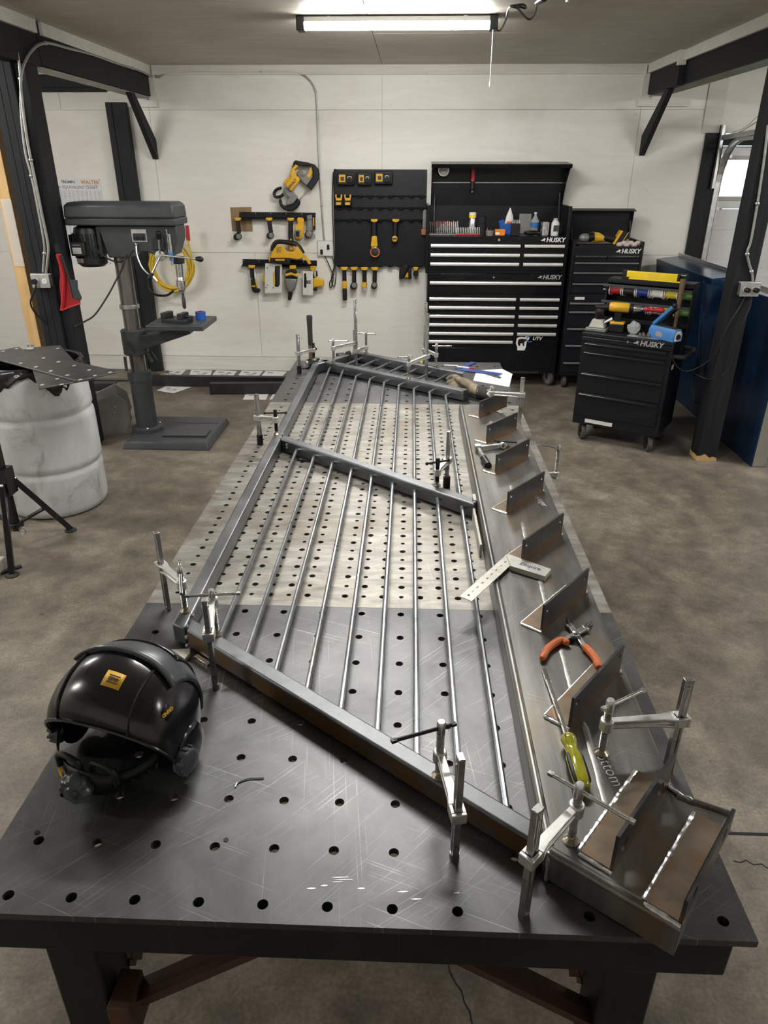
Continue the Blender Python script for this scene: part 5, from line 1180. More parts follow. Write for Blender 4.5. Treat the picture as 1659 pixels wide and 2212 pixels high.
# cord of the sealer to the outlet on the right post
t = thing('power_cord', 'thin dark cord sagging from the heat sealer to the post outlet', 'cord', oncart(.645, .1))
o3 = Vector(t.location)
cp = [(1446, 752, 4.28), (1455, 780, 4.26), (1470, 798, 4.25), (1490, 801, 4.23), (1520, 787, 4.20), (1545, 765, 4.16), (1558, 735, 4.14), (1575, 700, 4.13), (1600, 660, 4.13), (1612, 633, 4.14)]
MB('wire_black').tube(smooth_path([Yp(x, y, d)-o3 for x, y, d in cp], 4), .004, 6).build('cable', t)
t = thing('power_cord', 'second dark cord looping below the outlet on the right post', 'cord', (2.82, 4.13, 1.2)); o3 = Vector(t.location)
cp = [(1625, 632, 4.14), (1620, 665, 4.12), (1603, 700, 4.12), (1598, 720, 4.12), (1584, 765, 4.13), (1578, 790, 4.13), (1567, 805, 4.14), (1550, 815, 4.16), (1530, 819, 4.18), (1510, 812, 4.20), (1495, 803, 4.3), (1490, 790, 4.36)]
MB('wire_black').tube(smooth_path([Yp(x, y, d)-o3 for x, y, d in cp], 4), .0045, 6).build('cable', t)

# --- sheet metal pans in blue film
def pan(label, x0, x1, y0, y1, z1, lean, endmat, lip=.03):
    t = thing('sheet_metal_pan', label, 'sheet metal', (x0, y0, 0.0)); t.rotation_euler = (0, -lean, 0)
    L = y1-y0; T = x1-x0
    MB('film_blue').bx(0, .012, 0.0, L, 0.002, z1).build('face_sheet', t, bevel=.003)
    MB(endmat).bx(.012, T, 0, .010, .002, z1).build('end_flange', t, bevel=.002); MB('film_blue').bx(.012, T, L-.01, L, .002, z1).build('end_flange', t, bevel=.002)
    MB('film_blue' if endmat != 'stainless' else 'galvanized').bx(.012, T, .01, L-.01, z1-.01, z1).build('top_flange', t, bevel=.002)
    MB('stainless').bx(T-.012, T, .0, L, z1, z1+lip).build('return_lip', t, bevel=.001)
    return t
pan('large sheet metal pan wrapped in blue film behind the rolling cart', 3.07, 3.28, 5.02, 6.40, 1.16, .13, 'film_blue')
t = pan('tall pan with blue film face and bare stainless end beside the right post', 3.052, 3.158, 4.045, 4.98, 1.12, .0, 'stainless')
t = thing('film_wrap', 'crumpled shiny blue film draped over the end of the big pan', 'film', (3.02, 4.98, .2))
rs = []; 
for i in range(12):
    z = i*.085; row = []
    for j in range(9):
        y = j*.045; row.append((-.10+.03*random.random()-.13*0-z*.1+.06*(abs(j-4)/4)**2, -y*.9+.12, z))
    rs.append(row)
q = MB('film_blue'); q.rings(rs, False, False, closed=False); o = q.build('sheet', t, smooth=60); sd = o.modifiers.new('th', 'SOLIDIFY'); sd.thickness = .004; o.modifiers.new('s', 'SUBSURF').levels = 1
# ================================================================== WELDING HELMET
HA = math.radians(75)
t = thing('welding_helmet', 'glossy black welding helmet with yellow stickers resting on the table corner', 'welding helmet', (0.090, 0.302, HT), HA-math.pi/2)
# local frame: +y faces forward, x across, z up
c0 = V(0, -0.030, 0.034)
prof = [(-0.088, 0.152), (-0.084, 0.172), (-0.070, 0.196), (-0.036, 0.221), (0.010, 0.231), (0.056, 0.221), (0.096, 0.196), (0.123, 0.160), (0.136, 0.120), (0.139, 0.080), (0.132, 0.040), (0.120, 0.012), (0.114, 0.001)]
prof = [(p.x, p.y) for p in smooth_path([V(a, b, 0) for a, b in prof], 3)]
def shell(off=0.0, ns=28, smax=0.965, t0=0, t1=None, s0=None, s1=None):
    rows = []
    pr_ = prof[t0:t1]
    a0 = -smax if s0 is None else s0; a1 = smax if s1 is None else s1
    for y, z in pr_:
        row = []
        for j in range(ns+1):
            s = a0+(a1-a0)*j/ns; ang = s*math.pi/2
            k = abs(math.cos(ang))**0.62; lx = math.copysign(abs(math.sin(ang))**0.90, s)*(0.134+off)
            d = V(0, y-c0.y, z-c0.z); n = d.normalized()
            p = c0 + (d+n*off)*k + V(lx, 0, 0)
            # slight pinch so the cheeks narrow towards the chin
            f = 1-0.16*max(0, (0.10-p.z)/0.10)*max(0, (p.y)/0.12)
            row.append(V(p.x*f, p.y, max(p.z, 0.001)))
        rows.append(row)
    return rows
def sheet(rows, mat, name, parent, th=.003, sub=0):
    q = MB(mat); n = len(rows[0]); vs = [p for r in rows for p in r]
    q.add(vs, [(i*n+j, i*n+j+1, (i+1)*n+j+1, (i+1)*n+j) for i in range(len(rows)-1) for j in range(n-1)])
    o = q.build(name, parent, smooth=60); m_ = o.modifiers.new('solid', 'SOLIDIFY'); m_.thickness = th; m_.offset = -1
    return o
sheet(shell(), 'helmet_black', 'shell', t, .0035)
# raised rim along the neck opening
r0 = shell(0.002)[0]
MB('helmet_black').tube(r0, .0035, 6).build('rim', t)
# grey visor housing wrapped over the forehead and face
n = len(prof)
sheet(shell(0.006, 16, t0=n-24, t1=n-8, s0=-0.50, s1=0.56), 'helmet_grey', 'visor_housing', t, .006)
sheet(shell(0.009, 10, t0=n-20, t1=n-12, s0=-0.36, s1=0.36), 'black_gloss', 'lens', t, .003)
vr = shell(0.008, 16, t0=n-24, t1=n-8, s0=-0.50, s1=0.56)
MB('helmet_grey').tube(vr[0], .003, 6).build('visor_edge', t)
# crease ridges
for s in (-0.34, 0.34):
    rr = shell(0.0012, 2, t0=1, t1=16, s0=s-.005, s1=s+.005); MB('helmet_black').tube([r[1] for r in rr], [.0028]*len(rr), 6).build('ridge', t)
# cheek guard with side knob
def ear(side):
    q = MB('helmet_black'); cx_ = side*0.124
    rs = []
    for k, (hx, sc) in enumerate(((0.000, 1.0), (0.010, 0.9), (0.014, 0.6))):
        rs.append([V(cx_+side*hx, 0.010+0.048*sc*math.cos(a), 0.052+0.050*sc*math.sin(a)) for a in [i*math.pi/10 for i in range(20)]])
    q.rings(rs); q.build('cheek_guard', t, smooth=50)
    q = MB('helmet_grey'); q.lathe([(.026, 0), (.026, .014), (.021, .018), (.008, .019)], (cx_+side*.010, -.022, .050), axis=(side, -.25, 0), n=24)
    for i in range(12):
        a = i*math.pi/6; q.box(V(cx_+side*.018, -.022+.026*math.cos(a), .050+.026*math.sin(a)), (.012, .005, .005), Matrix.Rotation(a, 3, 'X'))
    q.build('side_knob', t, smooth=40)
ear(1); ear(-1)
# stickers
def decal(t_i, s_c, w, h, mat, name, body, size, lm, off=.0012, up=0.0):
    rr = shell(off, 4, t0=t_i, t1=t_i+h, s0=s_c-w, s1=s_c+w); o = sheet(rr, mat, name, t, .0006)
    m_ = len(rr)//2; p = rr[m_][2]; dx = (rr[m_][4]-rr[m_][0]).normalized(); dy = (rr[0][2]-rr[-1][2]).normalized(); dz = dx.cross(dy).normalized()
    if dz.dot(p-c0) < 0: dz = -dz; dx = -dx
    dy = dz.cross(dx)
    M = Matrix((dx, dy, dz)).transposed(); 
    if up: M = M @ Matrix.Rotation(up, 3, 'Z')
    if body: lettering(body, size, p+dz*.0016, t, lm, rot=M, extrude=.0002, offset=.0004)
    return p, M, dz
p, M, dz = decal(8, 0.10, 0.08, 3, 'tool_yellow', 'top_sticker', 'ESAB', .0085, 'ink', up=math.pi)
q = MB('ink'); 
for k in (-1, 1): q.box(p+dz*.0013+M @ V(0, k*.0065, 0), (.022, .0022, .0006), M)
q.build('sticker_stripe', t, smooth=0)
p, M, dz = decal(9, 0.66, 0.045, 3, 'black_plastic', 'grind_button', 'GRIND', .009, 'tool_yellow', up=math.pi/2)
# head band with ratchet knob, hanging in the opening behind
hb = []
for i in range(25):
    a = math.radians(188+i*164/24); hb.append((math.cos(a), math.sin(a)))
YB_, RY = -0.035, 0.088
def band(rx, ry, zc, hh, z_back, name, mat='black_plastic'):
    rows = [[V(rx*x, YB_+ry*y, zc-hh+(z_back*max(0, -y-.2))) for x, y in hb], [V(rx*x*.985, YB_+ry*y*.985, zc+hh+(z_back*max(0, -y-.2))) for x, y in hb]]
    return sheet(rows, mat, name, t, .003)
band(.112, RY, .080, .012, -.028, 'head_band')
sub = hb[5:20]; ns_ = len(sub)
rows = [[V(.098*x, YB_+(RY+.003)*y, .052-.026*math.cos((i-7)/7*1.25)) for i, (x, y) in enumerate(sub)], [V(.098*x, YB_+(RY+.003)*y, .052) for x, y in sub], [V(.098*x, YB_+(RY+.001)*y, .052+.024*math.cos((i-7)/7*1.15)) for i, (x, y) in enumerate(sub)]]
sheet(rows, 'black_plastic', 'back_pad', t, .005)
kq = MB('helmet_grey'); rs = []; yk = YB_-RY-.004
for yo, k in ((0, .9), (-.006, 1.0), (-.020, 1.0), (-.026, .85)):
    rs.append([V(-.012+.029*k*(1+.08*math.cos(8*a))*math.cos(a), yk+yo+.004, .048+.029*k*(1+.08*math.cos(8*a))*math.sin(a)) for a in [i*math.pi/24 for i in range(48)]])
kq.rings(rs); kq.lathe([(.014, 0), (.012, .004), (.006, .005)], (-.012, yk-.022, .048), axis=(0, -1, 0), n=18); kq.build('ratchet_knob', t, smooth=50)
q = MB('tool_yellow'); q.box(V(-.060, YB_-RY*.86-.006, .050), (.018, .003, .018), -.5); q.build('band_sticker', t, smooth=0)
for x0, x1 in ((-.066, -.014), (.006, .060)):
    q = MB('black_plastic'); pts = [V(x0, YB_-RY*.84, .060), V(x0+.004, YB_-RY*.84, .088), V(x1-.004, YB_-RY*.92, .088), V(x1, YB_-RY*.92, .060)]; q.tube(smooth_path(pts, 4), .0055, 8); q.build('pad_loop', t)
for i in range(6):
    a = math.radians(298+i*8.5); x, y = math.cos(a), math.sin(a); q = MB('black_gloss'); q.box(V(.1135*x, YB_+(RY+.001)*y, .072-.030*max(0, -y-.2)), (.0025, .007, .012), a); q.build('band_slot', t, smooth=0)

# ================================================================== BARREL GROUP
BC = (-1.58, 3.28)
t = thing('plastic_barrel', 'dirty white plastic barrel used as a bin at the left', 'barrel', (*BC, 0))
pf = [(.262, .0), (.280, .012), (.289, .05), (.290, .24), (.289, .262), (.279, .275), (.279, .288), (.293, .302), (.294, .33), (.295, .57), (.293, .592), (.282, .606), (.282, .62), (.292, .636), (.292, .66), (.286, .78), (.276, .86), (.272, .90), (.262, .90), (.266, .80), (.262, .05)]
MB('barrel_white').lathe(pf, n=56, cap=True).build('shell', t, smooth=50)
t = thing('bin_liner', 'shiny black bin bag folded over the barrel rim', 'bin bag', (*BC, .9))
rs = []; N = 64
def hang(a):
    d = math.degrees(a) % 360
    # deep flap at the front left, ragged flap at the right
    return .055+.02*math.sin(7*a)+.13*math.exp(-((d-232)/26)**2)+.075*math.exp(-((d-322)/20)**2)+.02*random.random()-.03*math.exp(-((d-280)/18)**2)
hs = [hang(2*math.pi*i/N) for i in range(N)]
for k, (r, z) in enumerate(((.245, -.25), (.256, -.10), (.260, .0), (.268, .008), (.278, .004))):
    rs.append([(r*math.cos(2*math.pi*i/N), r*math.sin(2*math.pi*i/N), z) for i in range(N)])
for f in (.25, .5, .75, 1.0):
    rs.append([((.279+.010*f+.007*math.sin(11*2*math.pi*i/N+f*5))*math.cos(2*math.pi*i/N), (.279+.010*f+.007*math.sin(11*2*math.pi*i/N+f*5))*math.sin(2*math.pi*i/N), -hs[i]*f) for i in range(N)])
q = MB('bag_black'); q.rings(rs, True, False); o = q.build('bag', t, smooth=70); m_ = o.modifiers.new('s', 'SOLIDIFY'); m_.thickness = .002
def plate(name, label, poly, z, holes, th=.008, sl=()):
    p0 = Zp(*poly[0], z); t = thing(name, label, 'steel plate', tuple(p0))
    q = MB('mill_steel'); q.prism([((Zp(x, y, z)-p0).x, (Zp(x, y, z)-p0).y) for x, y in poly], th); q.build('plate', t, bevel=.0015)
    for x, y in holes:
        p = Zp(x, y, z+th)-p0; MB('white_dirty').lathe([(.010, th+.0002), (.010, th+.0006)], (p.x, p.y, 0), n=14, sy=1.3).build('bolt_hole', t)
    return t
L_ = lambda x, y: (x*.27125, 680+y*.27125)
plate('steel_plate', 'drilled steel plate lying under the other plate on the barrel', [L_(205, 275), L_(480, 250), L_(560, 340), L_(735, 520), L_(310, 598)], .91, [L_(*p) for p in ((460, 268), (335, 558), (455, 510), (490, 555))])
plate('steel_plate', 'long drilled steel plate lying on top across the barrel', [L_(-190, 330), L_(150, 264), L_(195, 290), L_(915, 452), L_(928, 466), L_(622, 538), L_(0, 372)], .919, [L_(*p) for p in ((25, 290), (130, 270), (165, 385), (285, 415), (405, 448), (535, 482), (640, 515), (755, 484), (875, 458), (345, 345), (465, 375), (590, 405), (710, 440))])
t = thing('hinge_bracket', 'small bright hinge standing behind the plates on the barrel', 'hinge', tuple(Zp(*L_(247, 268), .9275))); MB('galvanized').bx(-.022, .022, -.003, .003, 0, .028).build('leaf', t, bevel=.001); MB('galvanized').bx(-.022, .022, -.03, -.003, 0, .004).build('leaf', t, bevel=.001)
for s in (-1, 1): MB('dark_steel').cyl((s*.011, -.004, .016), (s*.011, -.0035, .016), .004, n=8).build('screw_hole', t)

# ================================================================== TRIPOD STAND at the left edge
t = thing('tripod_stand', 'black folding tripod stand at the left edge in front of the barrel', 'stand', (-1.53, 2.66, 0))
o3 = Vector(t.location); fA = Zp(153, 1146, .0)-o3; fB = Zp(27, 1243, .0)-o3; fC = V(-.34, .18, 0)
ap = V(0, 0, .37)
q = MB('black_gloss'); q.bx(-.022, .022, -.022, .022, .14, .95); q.build('post', t, bevel=.003)
MB('black_gloss').bx(-.045, .045, -.045, .045, .33, .48).build('collar', t, bevel=.004)
MB('black_gloss').bx(-.035, .035, -.035, .035, .12, .16).build('lower_collar', t, bevel=.003)
for f in (fA, fB, fC):
    d = V(f.x, f.y, 0).normalized()
    q = MB('black_gloss'); q.bar(d*.05+V(0, 0, .40), f+V(0, 0, .012), .03, .03); lg = q.build('leg', t, bevel=.003)
    MB('rubber').lathe([(.034, .0), (.034, .006), (.02, .014)], f, n=18).build('foot', lg)
    k = d*.05+V(0, 0, .40); m_ = k.lerp(f+V(0, 0, .012), .55)
    MB('black_gloss').bar(V(0, 0, .14), m_, .022, .014).build('brace', t, bevel=.002); MB('zinc').ball(m_, .012, 10, 7).build('bolt', t); MB('zinc').ball(d*.06+V(0, 0, .40), .012, 10, 7).build('bolt', t)
MB('zinc').tube([V(.05+.018*math.cos(a), -.02, .12+.022*math.sin(a)) for a in [i*math.pi/8 for i in range(17)]], .005, 8).build('wing_bolt', t)
q = MB('white_dirty'); q.bx(-.06, .02, -.05, .06, 0, .07); o = q.build('concrete_block', None, bevel=.006); o.location = tuple(Zp(-2, 1238, 0)); tag(o, 'small grey block on the floor behind the tripod foot', 'block')
t = thing('floor_bar', 'short dark steel bar on the floor by the tripod foot', 'steel bar', tuple(Zp(20, 1232, 0))); MB('dark_steel').bar(Zp(-20, 1245, .008)-t.location, Zp(46, 1222, .008)-t.location, .02, .012).build('bar', t, bevel=.002)

# ================================================================== DRILL PRESS
DX, DY = -1.43, 4.50
t = thing('drill_press', 'dark grey floor standing drill press with motor and round column', 'drill press', (DX, DY, 0))
q = MB('press_grey'); q.rings([[V(x, y, z) for x, y in pl] for z, pl in ((0, [(-.10, -.30), (.56, -.30), (.56, .36), (-.10, .36)]), (.03, [(-.09, -.29), (.55, -.29), (.55, .35), (-.09, .35)]), (.055, [(-.075, -.275), (.535, -.275), (.535, .335), (-.075, .335)]))]); q.build('base', t, bevel=.006)
for y in (-.17, .0, .18): MB('press_dark').bx(.17, .51, y-.012, y+.012, .0552, .0562).build('base_slot', t, smooth=0)
MB('press_grey').bx(.16, .50, -.15, -.02, .0555, .066).build('base_pad', t, bevel=.003)
MB('press_grey').lathe([(.115, .05), (.115, .085), (.08, .095), (.078, .46), (.088, .46), (.088, .52), (.06, .53)], n=32).build('column_sleeve', t)
MB('column_steel').lathe([(.057, .5), (.057, 1.46)], n=32).build('column', t); MB('galvanized').lathe([(.066, .985), (.07, .99), (.07, 1.01), (.066, 1.015)], n=28).build('stop_collar', t)
for a in (.6, 2.5, -1.2): MB('zinc').ball((.10*math.cos(a), .10*math.sin(a), .095), .011, 8, 6).build('bolt', t)
# table and its bracket
MB('press_grey').lathe([(.085, .655), (.09, .66), (.09, .83), (.085, .835)], n=28).build('table_bracket', t)
q = MB('press_grey'); q.rings([[V(.06, -.06, .80), V(.06, .06, .80), V(.06, .05, .69), V(.06, -.05, .69)], [V(.45, -.10, .86), V(.45, .10, .86), V(.45, .08, .82), V(.45, -.08, .82)]]); q.build('table_arm', t, bevel=.004)
q = MB('press_grey'); q.bx(.17, .58, -.20, .20, .865, .90); q.build('work_table', t, bevel=.004); MB('press_dark').bx(.20, .56, -.17, -.155, .9002, .9012).bx(.2, .56, .155, .17, .9002, .9012).build('table_slot', t, smooth=0)
MB('press_dark').cyl((-.02, -.09, .76), (.05, -.16, .70), .008, n=8).build('clamp_lever', t); MB('press_dark').cyl((-.06, -.08, .65), (-.055, -.10, .545), .011, n=8).build('crank_handle', t); MB('press_dark').cyl((.10, -.02, .66), (.15, -.06, .60), .03, n=12).build('crank_hub', t)
# vice, tape and chips on the work table
q = MB('press_dark'); q.bx(-.10, .10, -.055, .055, 0, .03).bx(-.10, -.06, -.055, .055, .03, .07).bx(.03, .07, -.05, .05, .03, .07).cyl((.07, 0, .045), (.13, 0, .045), .01, n=10)
o = q.build('drill_vice', None, bevel=.004); o.location = (DX+.36, DY-.06, .90); o.rotation_euler = (0, 0, -.25); tag(o, 'black drill vice on the drill press table', 'vice')
t2 = thing('tape_roll', 'roll of blue tape on the drill press table', 'tape', (DX+.48, DY+.02, .97)); 
t2.location = (DX+.50, DY+.06, .901); MB('blue').lathe([(.024, 0), (.037, 0), (.037, .055), (.024, .055)], n=24, cap=False).build('tape', t2); MB('red').lathe([(.02, 0), (.024, 0), (.024, .056), (.02, .056)], n=24, cap=False).build('core', t2)
q = MB('chrome')
for i in range(60):
    x, y = DX+.19+.36*random.random(), DY-.17+.3*random.random(); a = random.random()*3; q.bar(V(x, y, .903), V(x+.012*math.cos(a), y+.012*math.sin(a), .906), .002, .001)
tag(q.build('metal_chips', None, smooth=0), 'bright metal swarf scattered on the drill press table', 'swarf', kind='stuff')
# head
q = MB('press_grey'); fr = [(-.10, 1.555), (.445, 1.555), (.445, 1.47), (.40, 1.36), (.31, 1.345), (.22, 1.385), (.12, 1.385), (.09, 1.345), (-.055, 1.345)]
q.rings([[V(x, y, z) for x, z in fr] for y in (-.10, .10)]); q.build('head_casting', t, bevel=.008)
MB('press_grey').bx(-.30, .455, -.15, .15, 1.555, 1.60).build('belt_guard_base', t, bevel=.008)
q = MB('press_grey'); q.rings([[V(x, y, z) for x, y in ((-.30+i, -.15+i), (.455-i, -.15+i), (.455-i, .15-i), (-.30+i, .15-i))] for z, i in ((1.60, 0.0), (1.685, .006), (1.70, .03))]); q.build('belt_guard', t, bevel=.014, seg=3)
MB('press_dark').lathe([(.075, 1.28), (.10, 1.30), (.10, 1.50), (.09, 1.535), (.06, 1.55)], (-.205, -.02, 0), n=28).build('motor', t)
for i in range(14):
    a = math.pi+.2+i*math.pi/14*.86+.0; MB('press_dark').box(V(-.205+.103*math.cos(a), -.02+.103*math.sin(a), 1.42), (.014, .005, .16), a).build('cooling_fin', t)
MB('press_dark').bx(-.335, -.27, -.06, .05, 1.38, 1.49).build('capacitor_box', t, bevel=.006); MB('press_dark').bx(-.29, -.19, -.155, -.10, 1.36, 1.45).build('terminal_box', t, bevel=.005)
MB('paper').bx(-.275, -.215, -.1562, -.155, 1.375, 1.415).build('caution_label', t); lettering('CAUTION', .012, (-.245, -.156, 1.43), t, 'paper', extrude=.0003); MB('galvanized').box((-.245, -.115, 1.325), (.06, .004, .03)).build('rating_plate', t)
for z in (1.36, 1.43, 1.50): MB('press_dark').box((-.10, -.09, z), (.025, .03, .02)).build('motor_mount', t, bevel=.002)
MB('press_dark').bx(-.115, -.09, -.10, .08, 1.36, 1.545).build('motor_plate', t, bevel=.002)
MB('galvanized').bx(.13, .235, -.104, -.10, 1.45, 1.53).build('switch_plate', t); MB('press_dark').bx(.14, .225, -.108, -.104, 1.458, 1.505).build('switch_cover', t); MB('black_plastic').bx(.150, .17, -.116, -.108, 1.465, 1.482).bx(.185, .21, -.114, -.108, 1.465, 1.482).build('switch', t)
MB('press_dark').bx(.275, .35, -.125, -.10, 1.40, 1.475).build('gauge_box', t, bevel=.004)
MB('zinc').lathe([(.036, 0), (.036, .02), (.012, .022), (.010, .03)], (.315, -.10, 1.36), axis=(0, -1, 0), n=28).build('feed_hub', t)
for v0, v1 in (((.315, -.118, 1.36), (.235, -.14, 1.225)), ((.33, -.118, 1.365), (.60, -.15, 1.345)), ((.315, -.118, 1.37), (.33, -.14, 1.50))):
    a, b_ = V(*v0), V(*v1); MB('zinc').cyl(a, b_, .008, n=10).build('feed_lever', t); MB('black_plastic').lathe([(.012, -.03), (.018, -.01), (.018, .012), (.012, .02)], b_, axis=(b_-a), n=14).build('lever_knob', t)
MB('zinc').cyl((.375, -.10, 1.36), (.375, -.10, 1.53), .006, n=8).cyl((.39, -.10, 1.30), (.39, -.10, 1.50), .01, n=10).build('depth_rod', t); MB('sealer_blue').bx(.375, .40, -.118, -.09, 1.33, 1.385).build('blue_tag', t, bevel=.003)
MB('press_dark').lathe([(.042, 1.30), (.046, 1.345)], (.40, 0, 0), n=24).build('quill_collar', t); MB('zinc').lathe([(.026, 1.21), (.026, 1.30)], (.40, 0, 0), n=20).build('quill', t)
MB('zinc').lathe([(.018, 1.10), (.022, 1.115), (.027, 1.12), (.027, 1.135), (.034, 1.138), (.034, 1.18), (.026, 1.185), (.02, 1.215)], (.40, 0, 0), n=24).build('chuck', t)
MB('dark_steel').lathe([(.004, .985), (.013, .995), (.013, 1.06), (.009, 1.07), (.009, 1.11)], (.405, 0, 0), n=12).build('drill_bit', t)
MB('bar_steel').tube(smooth_path([V(.155, -.105, 1.43), V(.16, -.13, 1.36), V(.19, -.14, 1.28), V(.25, -.14, 1.22)], 5), .006, 8).build('flex_hose', t); MB('chrome').cyl((.25, -.14, 1.225), (.275, -.14, 1.195), .012, .009, n=10).build('hose_nozzle', t); MB('chrome').ball((.155, -.104, 1.435), .014, 10, 7).build('hose_fitting', t)
t2 = thing('power_cord', 'black power cord running from the drill press motor down to the post', 'cord', (DX-.2, DY-.15, 1.4)); o3 = Vector(t2.location)
cp = [(203, 533, 4.33), (220, 550, 4.32), (240, 562, 4.34), (258, 566, 4.37), (270, 560, 4.38), (273, 550, 4.38), (266, 575, 4.36), (250, 607, 4.33), (232, 640, 4.3), (205, 680, 4.26), (182, 695, 4.25), (160, 706, 4.24)]
MB('wire_black').tube(smooth_path([Yp(x, y, d)-o3 for x, y, d in cp], 4), .006, 7).build('cable', t2)
# coil of yellow welding cable hanging on the back post
t = thing('cable_coil', 'coil of yellow cable with a red clamp hanging on the back post', 'cable', (-1.68, 6.40, 1.30))
q = MB('cable_yellow'); cc = Yp(370, 572, 6.42)-Vector(t.location)
for k in range(11):
    rx, rz_ = .165+.05*random.random(), .20+.06*random.random(); ph = random.random()*.3-.15; ox_ = .03*(random.random()-.5); pts = []
    for i in range(33):
        a = 2*math.pi*i/32; x = rx*math.cos(a)*(1-.25*max(0, math.sin(a))); z = rz_*math.sin(a)
        pts.append(cc+V(ox_+x*math.cos(ph)-z*math.sin(ph), -.008*k+.05+.01*math.sin(3*a+k), x*math.sin(ph)+z*math.cos(ph)))
    q.tube(pts, .0085, 6)
q.build('coil', t)
MB('black_plastic').tube(smooth_path([Yp(x, y, 6.38)-Vector(t.location) for x, y in ((316, 600), (322, 625), (338, 637), (360, 638), (375, 628))], 4), .012, 7).build('strap', t)
MB('red').bar(Yp(404, 487, 6.38)-Vector(t.location), Yp(407, 520, 6.38)-Vector(t.location), .03, .035).build('clamp_jaw', t, bevel=.004)
MB('dark_steel').cyl(V(-.02, .10, .13), V(-.02, -.04, .15), .008, n=8).build('hook', t)
MB('cable_yellow').tube(smooth_path([Yp(x, y, 6.37)-Vector(t.location) for x, y in ((406, 518), (409, 535), (414, 556), (416, 580), (408, 605))], 4), .0085, 7).build('cable_lead', t)

# ================================================================== LEFT POST FITTINGS
YP_ = 4.20
def outlet(label, c, plug=True, mat='galvanized'):
    t = thing('outlet_box', label, 'outlet', tuple(c)); MB(mat).bx(-.058, .058, -.05, .0, -.04, .04).build('box', t, bevel=.005); MB(mat).bx(-.062, .062, -.053, -.05, -.044, .044).build('cover', t, bevel=.002)
    for s in (-1, 1):
        MB('white_plastic').lathe([(.018, 0), (.018, .003)], (s*.028, -.053, 0), axis=(0, -1, 0), n=20).build('socket', t)
        for dx, dz in ((-.006, .004), (.006, .004), (0, -.008)): MB('black_plastic').box((s*.028+dx, -.0562, dz), (.002, .001, .006)).build('socket_slot', t)
    MB('galvanized').bx(-.07, .07, -.03, -.02, .04, .047).build('conduit_clamp', t)
    return t
t = outlet('metal outlet box with a black plug on the left black post', Yp(95, 605, YP_+.005)); MB('black_plastic').cyl((-.03, -.056, 0), (-.04, -.085, -.002), .017, n=12).build('plug', t)
o3 = Vector(t.location); MB('wire_black').tube(smooth_path([V(-.035, -.085, 0)]+[Yp(x, y, d)-o3 for x, y, d in ((78, 618, 4.13), (66, 650, 4.14), (72, 670, 4.16), (85, 685, 4.18), (96, 697, 4.2))], 4), .006, 7).build('plug_cord', t)
t = outlet('metal outlet box with two black plugs on the right post', Yp(1613, 623, 4.149)); 
for s in (-1, 1): MB('black_plastic').cyl((s*.028, -.056, 0), (s*.028+.01, -.08, -.004), .016, n=12).build('plug', t)
def conduit(label, pts, r=.009, mat='conduit', rib=False):
    p0 = Vector(pts[0]); t = thing('conduit', label, 'conduit', tuple(p0))
    P_ = smooth_path([Vector(p)-p0 for p in pts], 6)
    if rib:
        Q = []; R_ = []
        for a, b_ in zip(P_[:-1], P_[1:]):
            k = max(2, int((b_-a).length/.006))
            for i in range(k): Q.append(a.lerp(b_, i/k)); R_.append(r*(1.0 if i % 2 else .86))
        MB(mat).tube(Q, R_, 8).build('tube', t, smooth=70)
    else: MB(mat).tube(P_, r, 8).build('tube', t)
    for f in (.3, .6, .85):
        i = int(f*(len(P_)-1)); MB('galvanized').ball(P_[i], r*1.6, 8, 6).build('strap', t)
    return t
conduit('armoured conduit along the left post bending down from the beam, left of the pair', [(-1.80, 3.4, 2.66)]+[tuple(Yp(x, y, YP_-.012)) for x, y in ((20, 75), (38, 120), (44, 170), (46, 250), (55, 330), (68, 380), (84, 460), (96, 530), (95, 560), (93, 590))], .009, rib=True)
conduit('armoured conduit beside it on the left post curving up along the beam', [tuple(Yp(x, y, YP_-.012)) for x, y in ((100, 590), (103, 560), (104, 530), (90, 460), (74, 380), (60, 310), (48, 220), (46, 160))]+[tuple(Xp(x, y, LX+.016)) for x, y in ((66, 112), (98, 93), (150, 105), (200, 118), (250, 136), (300, 152))]+[(LX+.03, YW-.04, 2.645), (LX+.10, YW-.018, 2.64)], .009, rib=False)
conduit('thin conduit along the top of the back wall down to the wall outlet', [(LX+.10, YW-.018, 2.64)]+[tuple(Yp(x, y, YW-.014)) for x, y in ((360, 159), (420, 155), (520, 156), (600, 155), (640, 157), (665, 170), (681, 195), (685, 240), (689, 345), (694, 430), (699, 500), (701, 523))], .0085)
conduit('ribbed conduit running down the right post to its outlet', [tuple(Yp(x, y, 4.14)) for x, y in ((1659, 270), (1651, 340), (1636, 440), (1622, 520), (1614, 545), (1618, 570), (1624, 590), (1626, 608))], .009, rib=True)
t = outlet('white wall outlet box left of the black charger board', Yp(703, 536, YW), mat='white_plastic'); t.scale = (1.1, .8, 1.5)
for s, z in ((-1, -.02), (1, .01)): MB('black_plastic').box((s*.03, -.066, z), (.022, .02, .03)).build('plug', t, bevel=.003)
t = thing('charger_cable', 'black charger cables hanging from the outlet beside the board', 'cable', tuple(Yp(705, 545, YW-.06))); o3 = Vector(t.location)
for pts in ([(698, 547), (705, 560), (714, 580), (720, 600), (715, 622), (712, 610), (722, 585), (720, 500), (718, 430), (720, 372)], [(708, 538), (716, 550), (722, 570), (726, 590), (722, 620), (716, 600), (724, 560), (722, 470), (721, 380), (724, 365)]):
    MB('wire_black').tube(smooth_path([Yp(x, y, YW-.03)-o3 for x, y in pts], 5), .005, 6).build('cable', t)
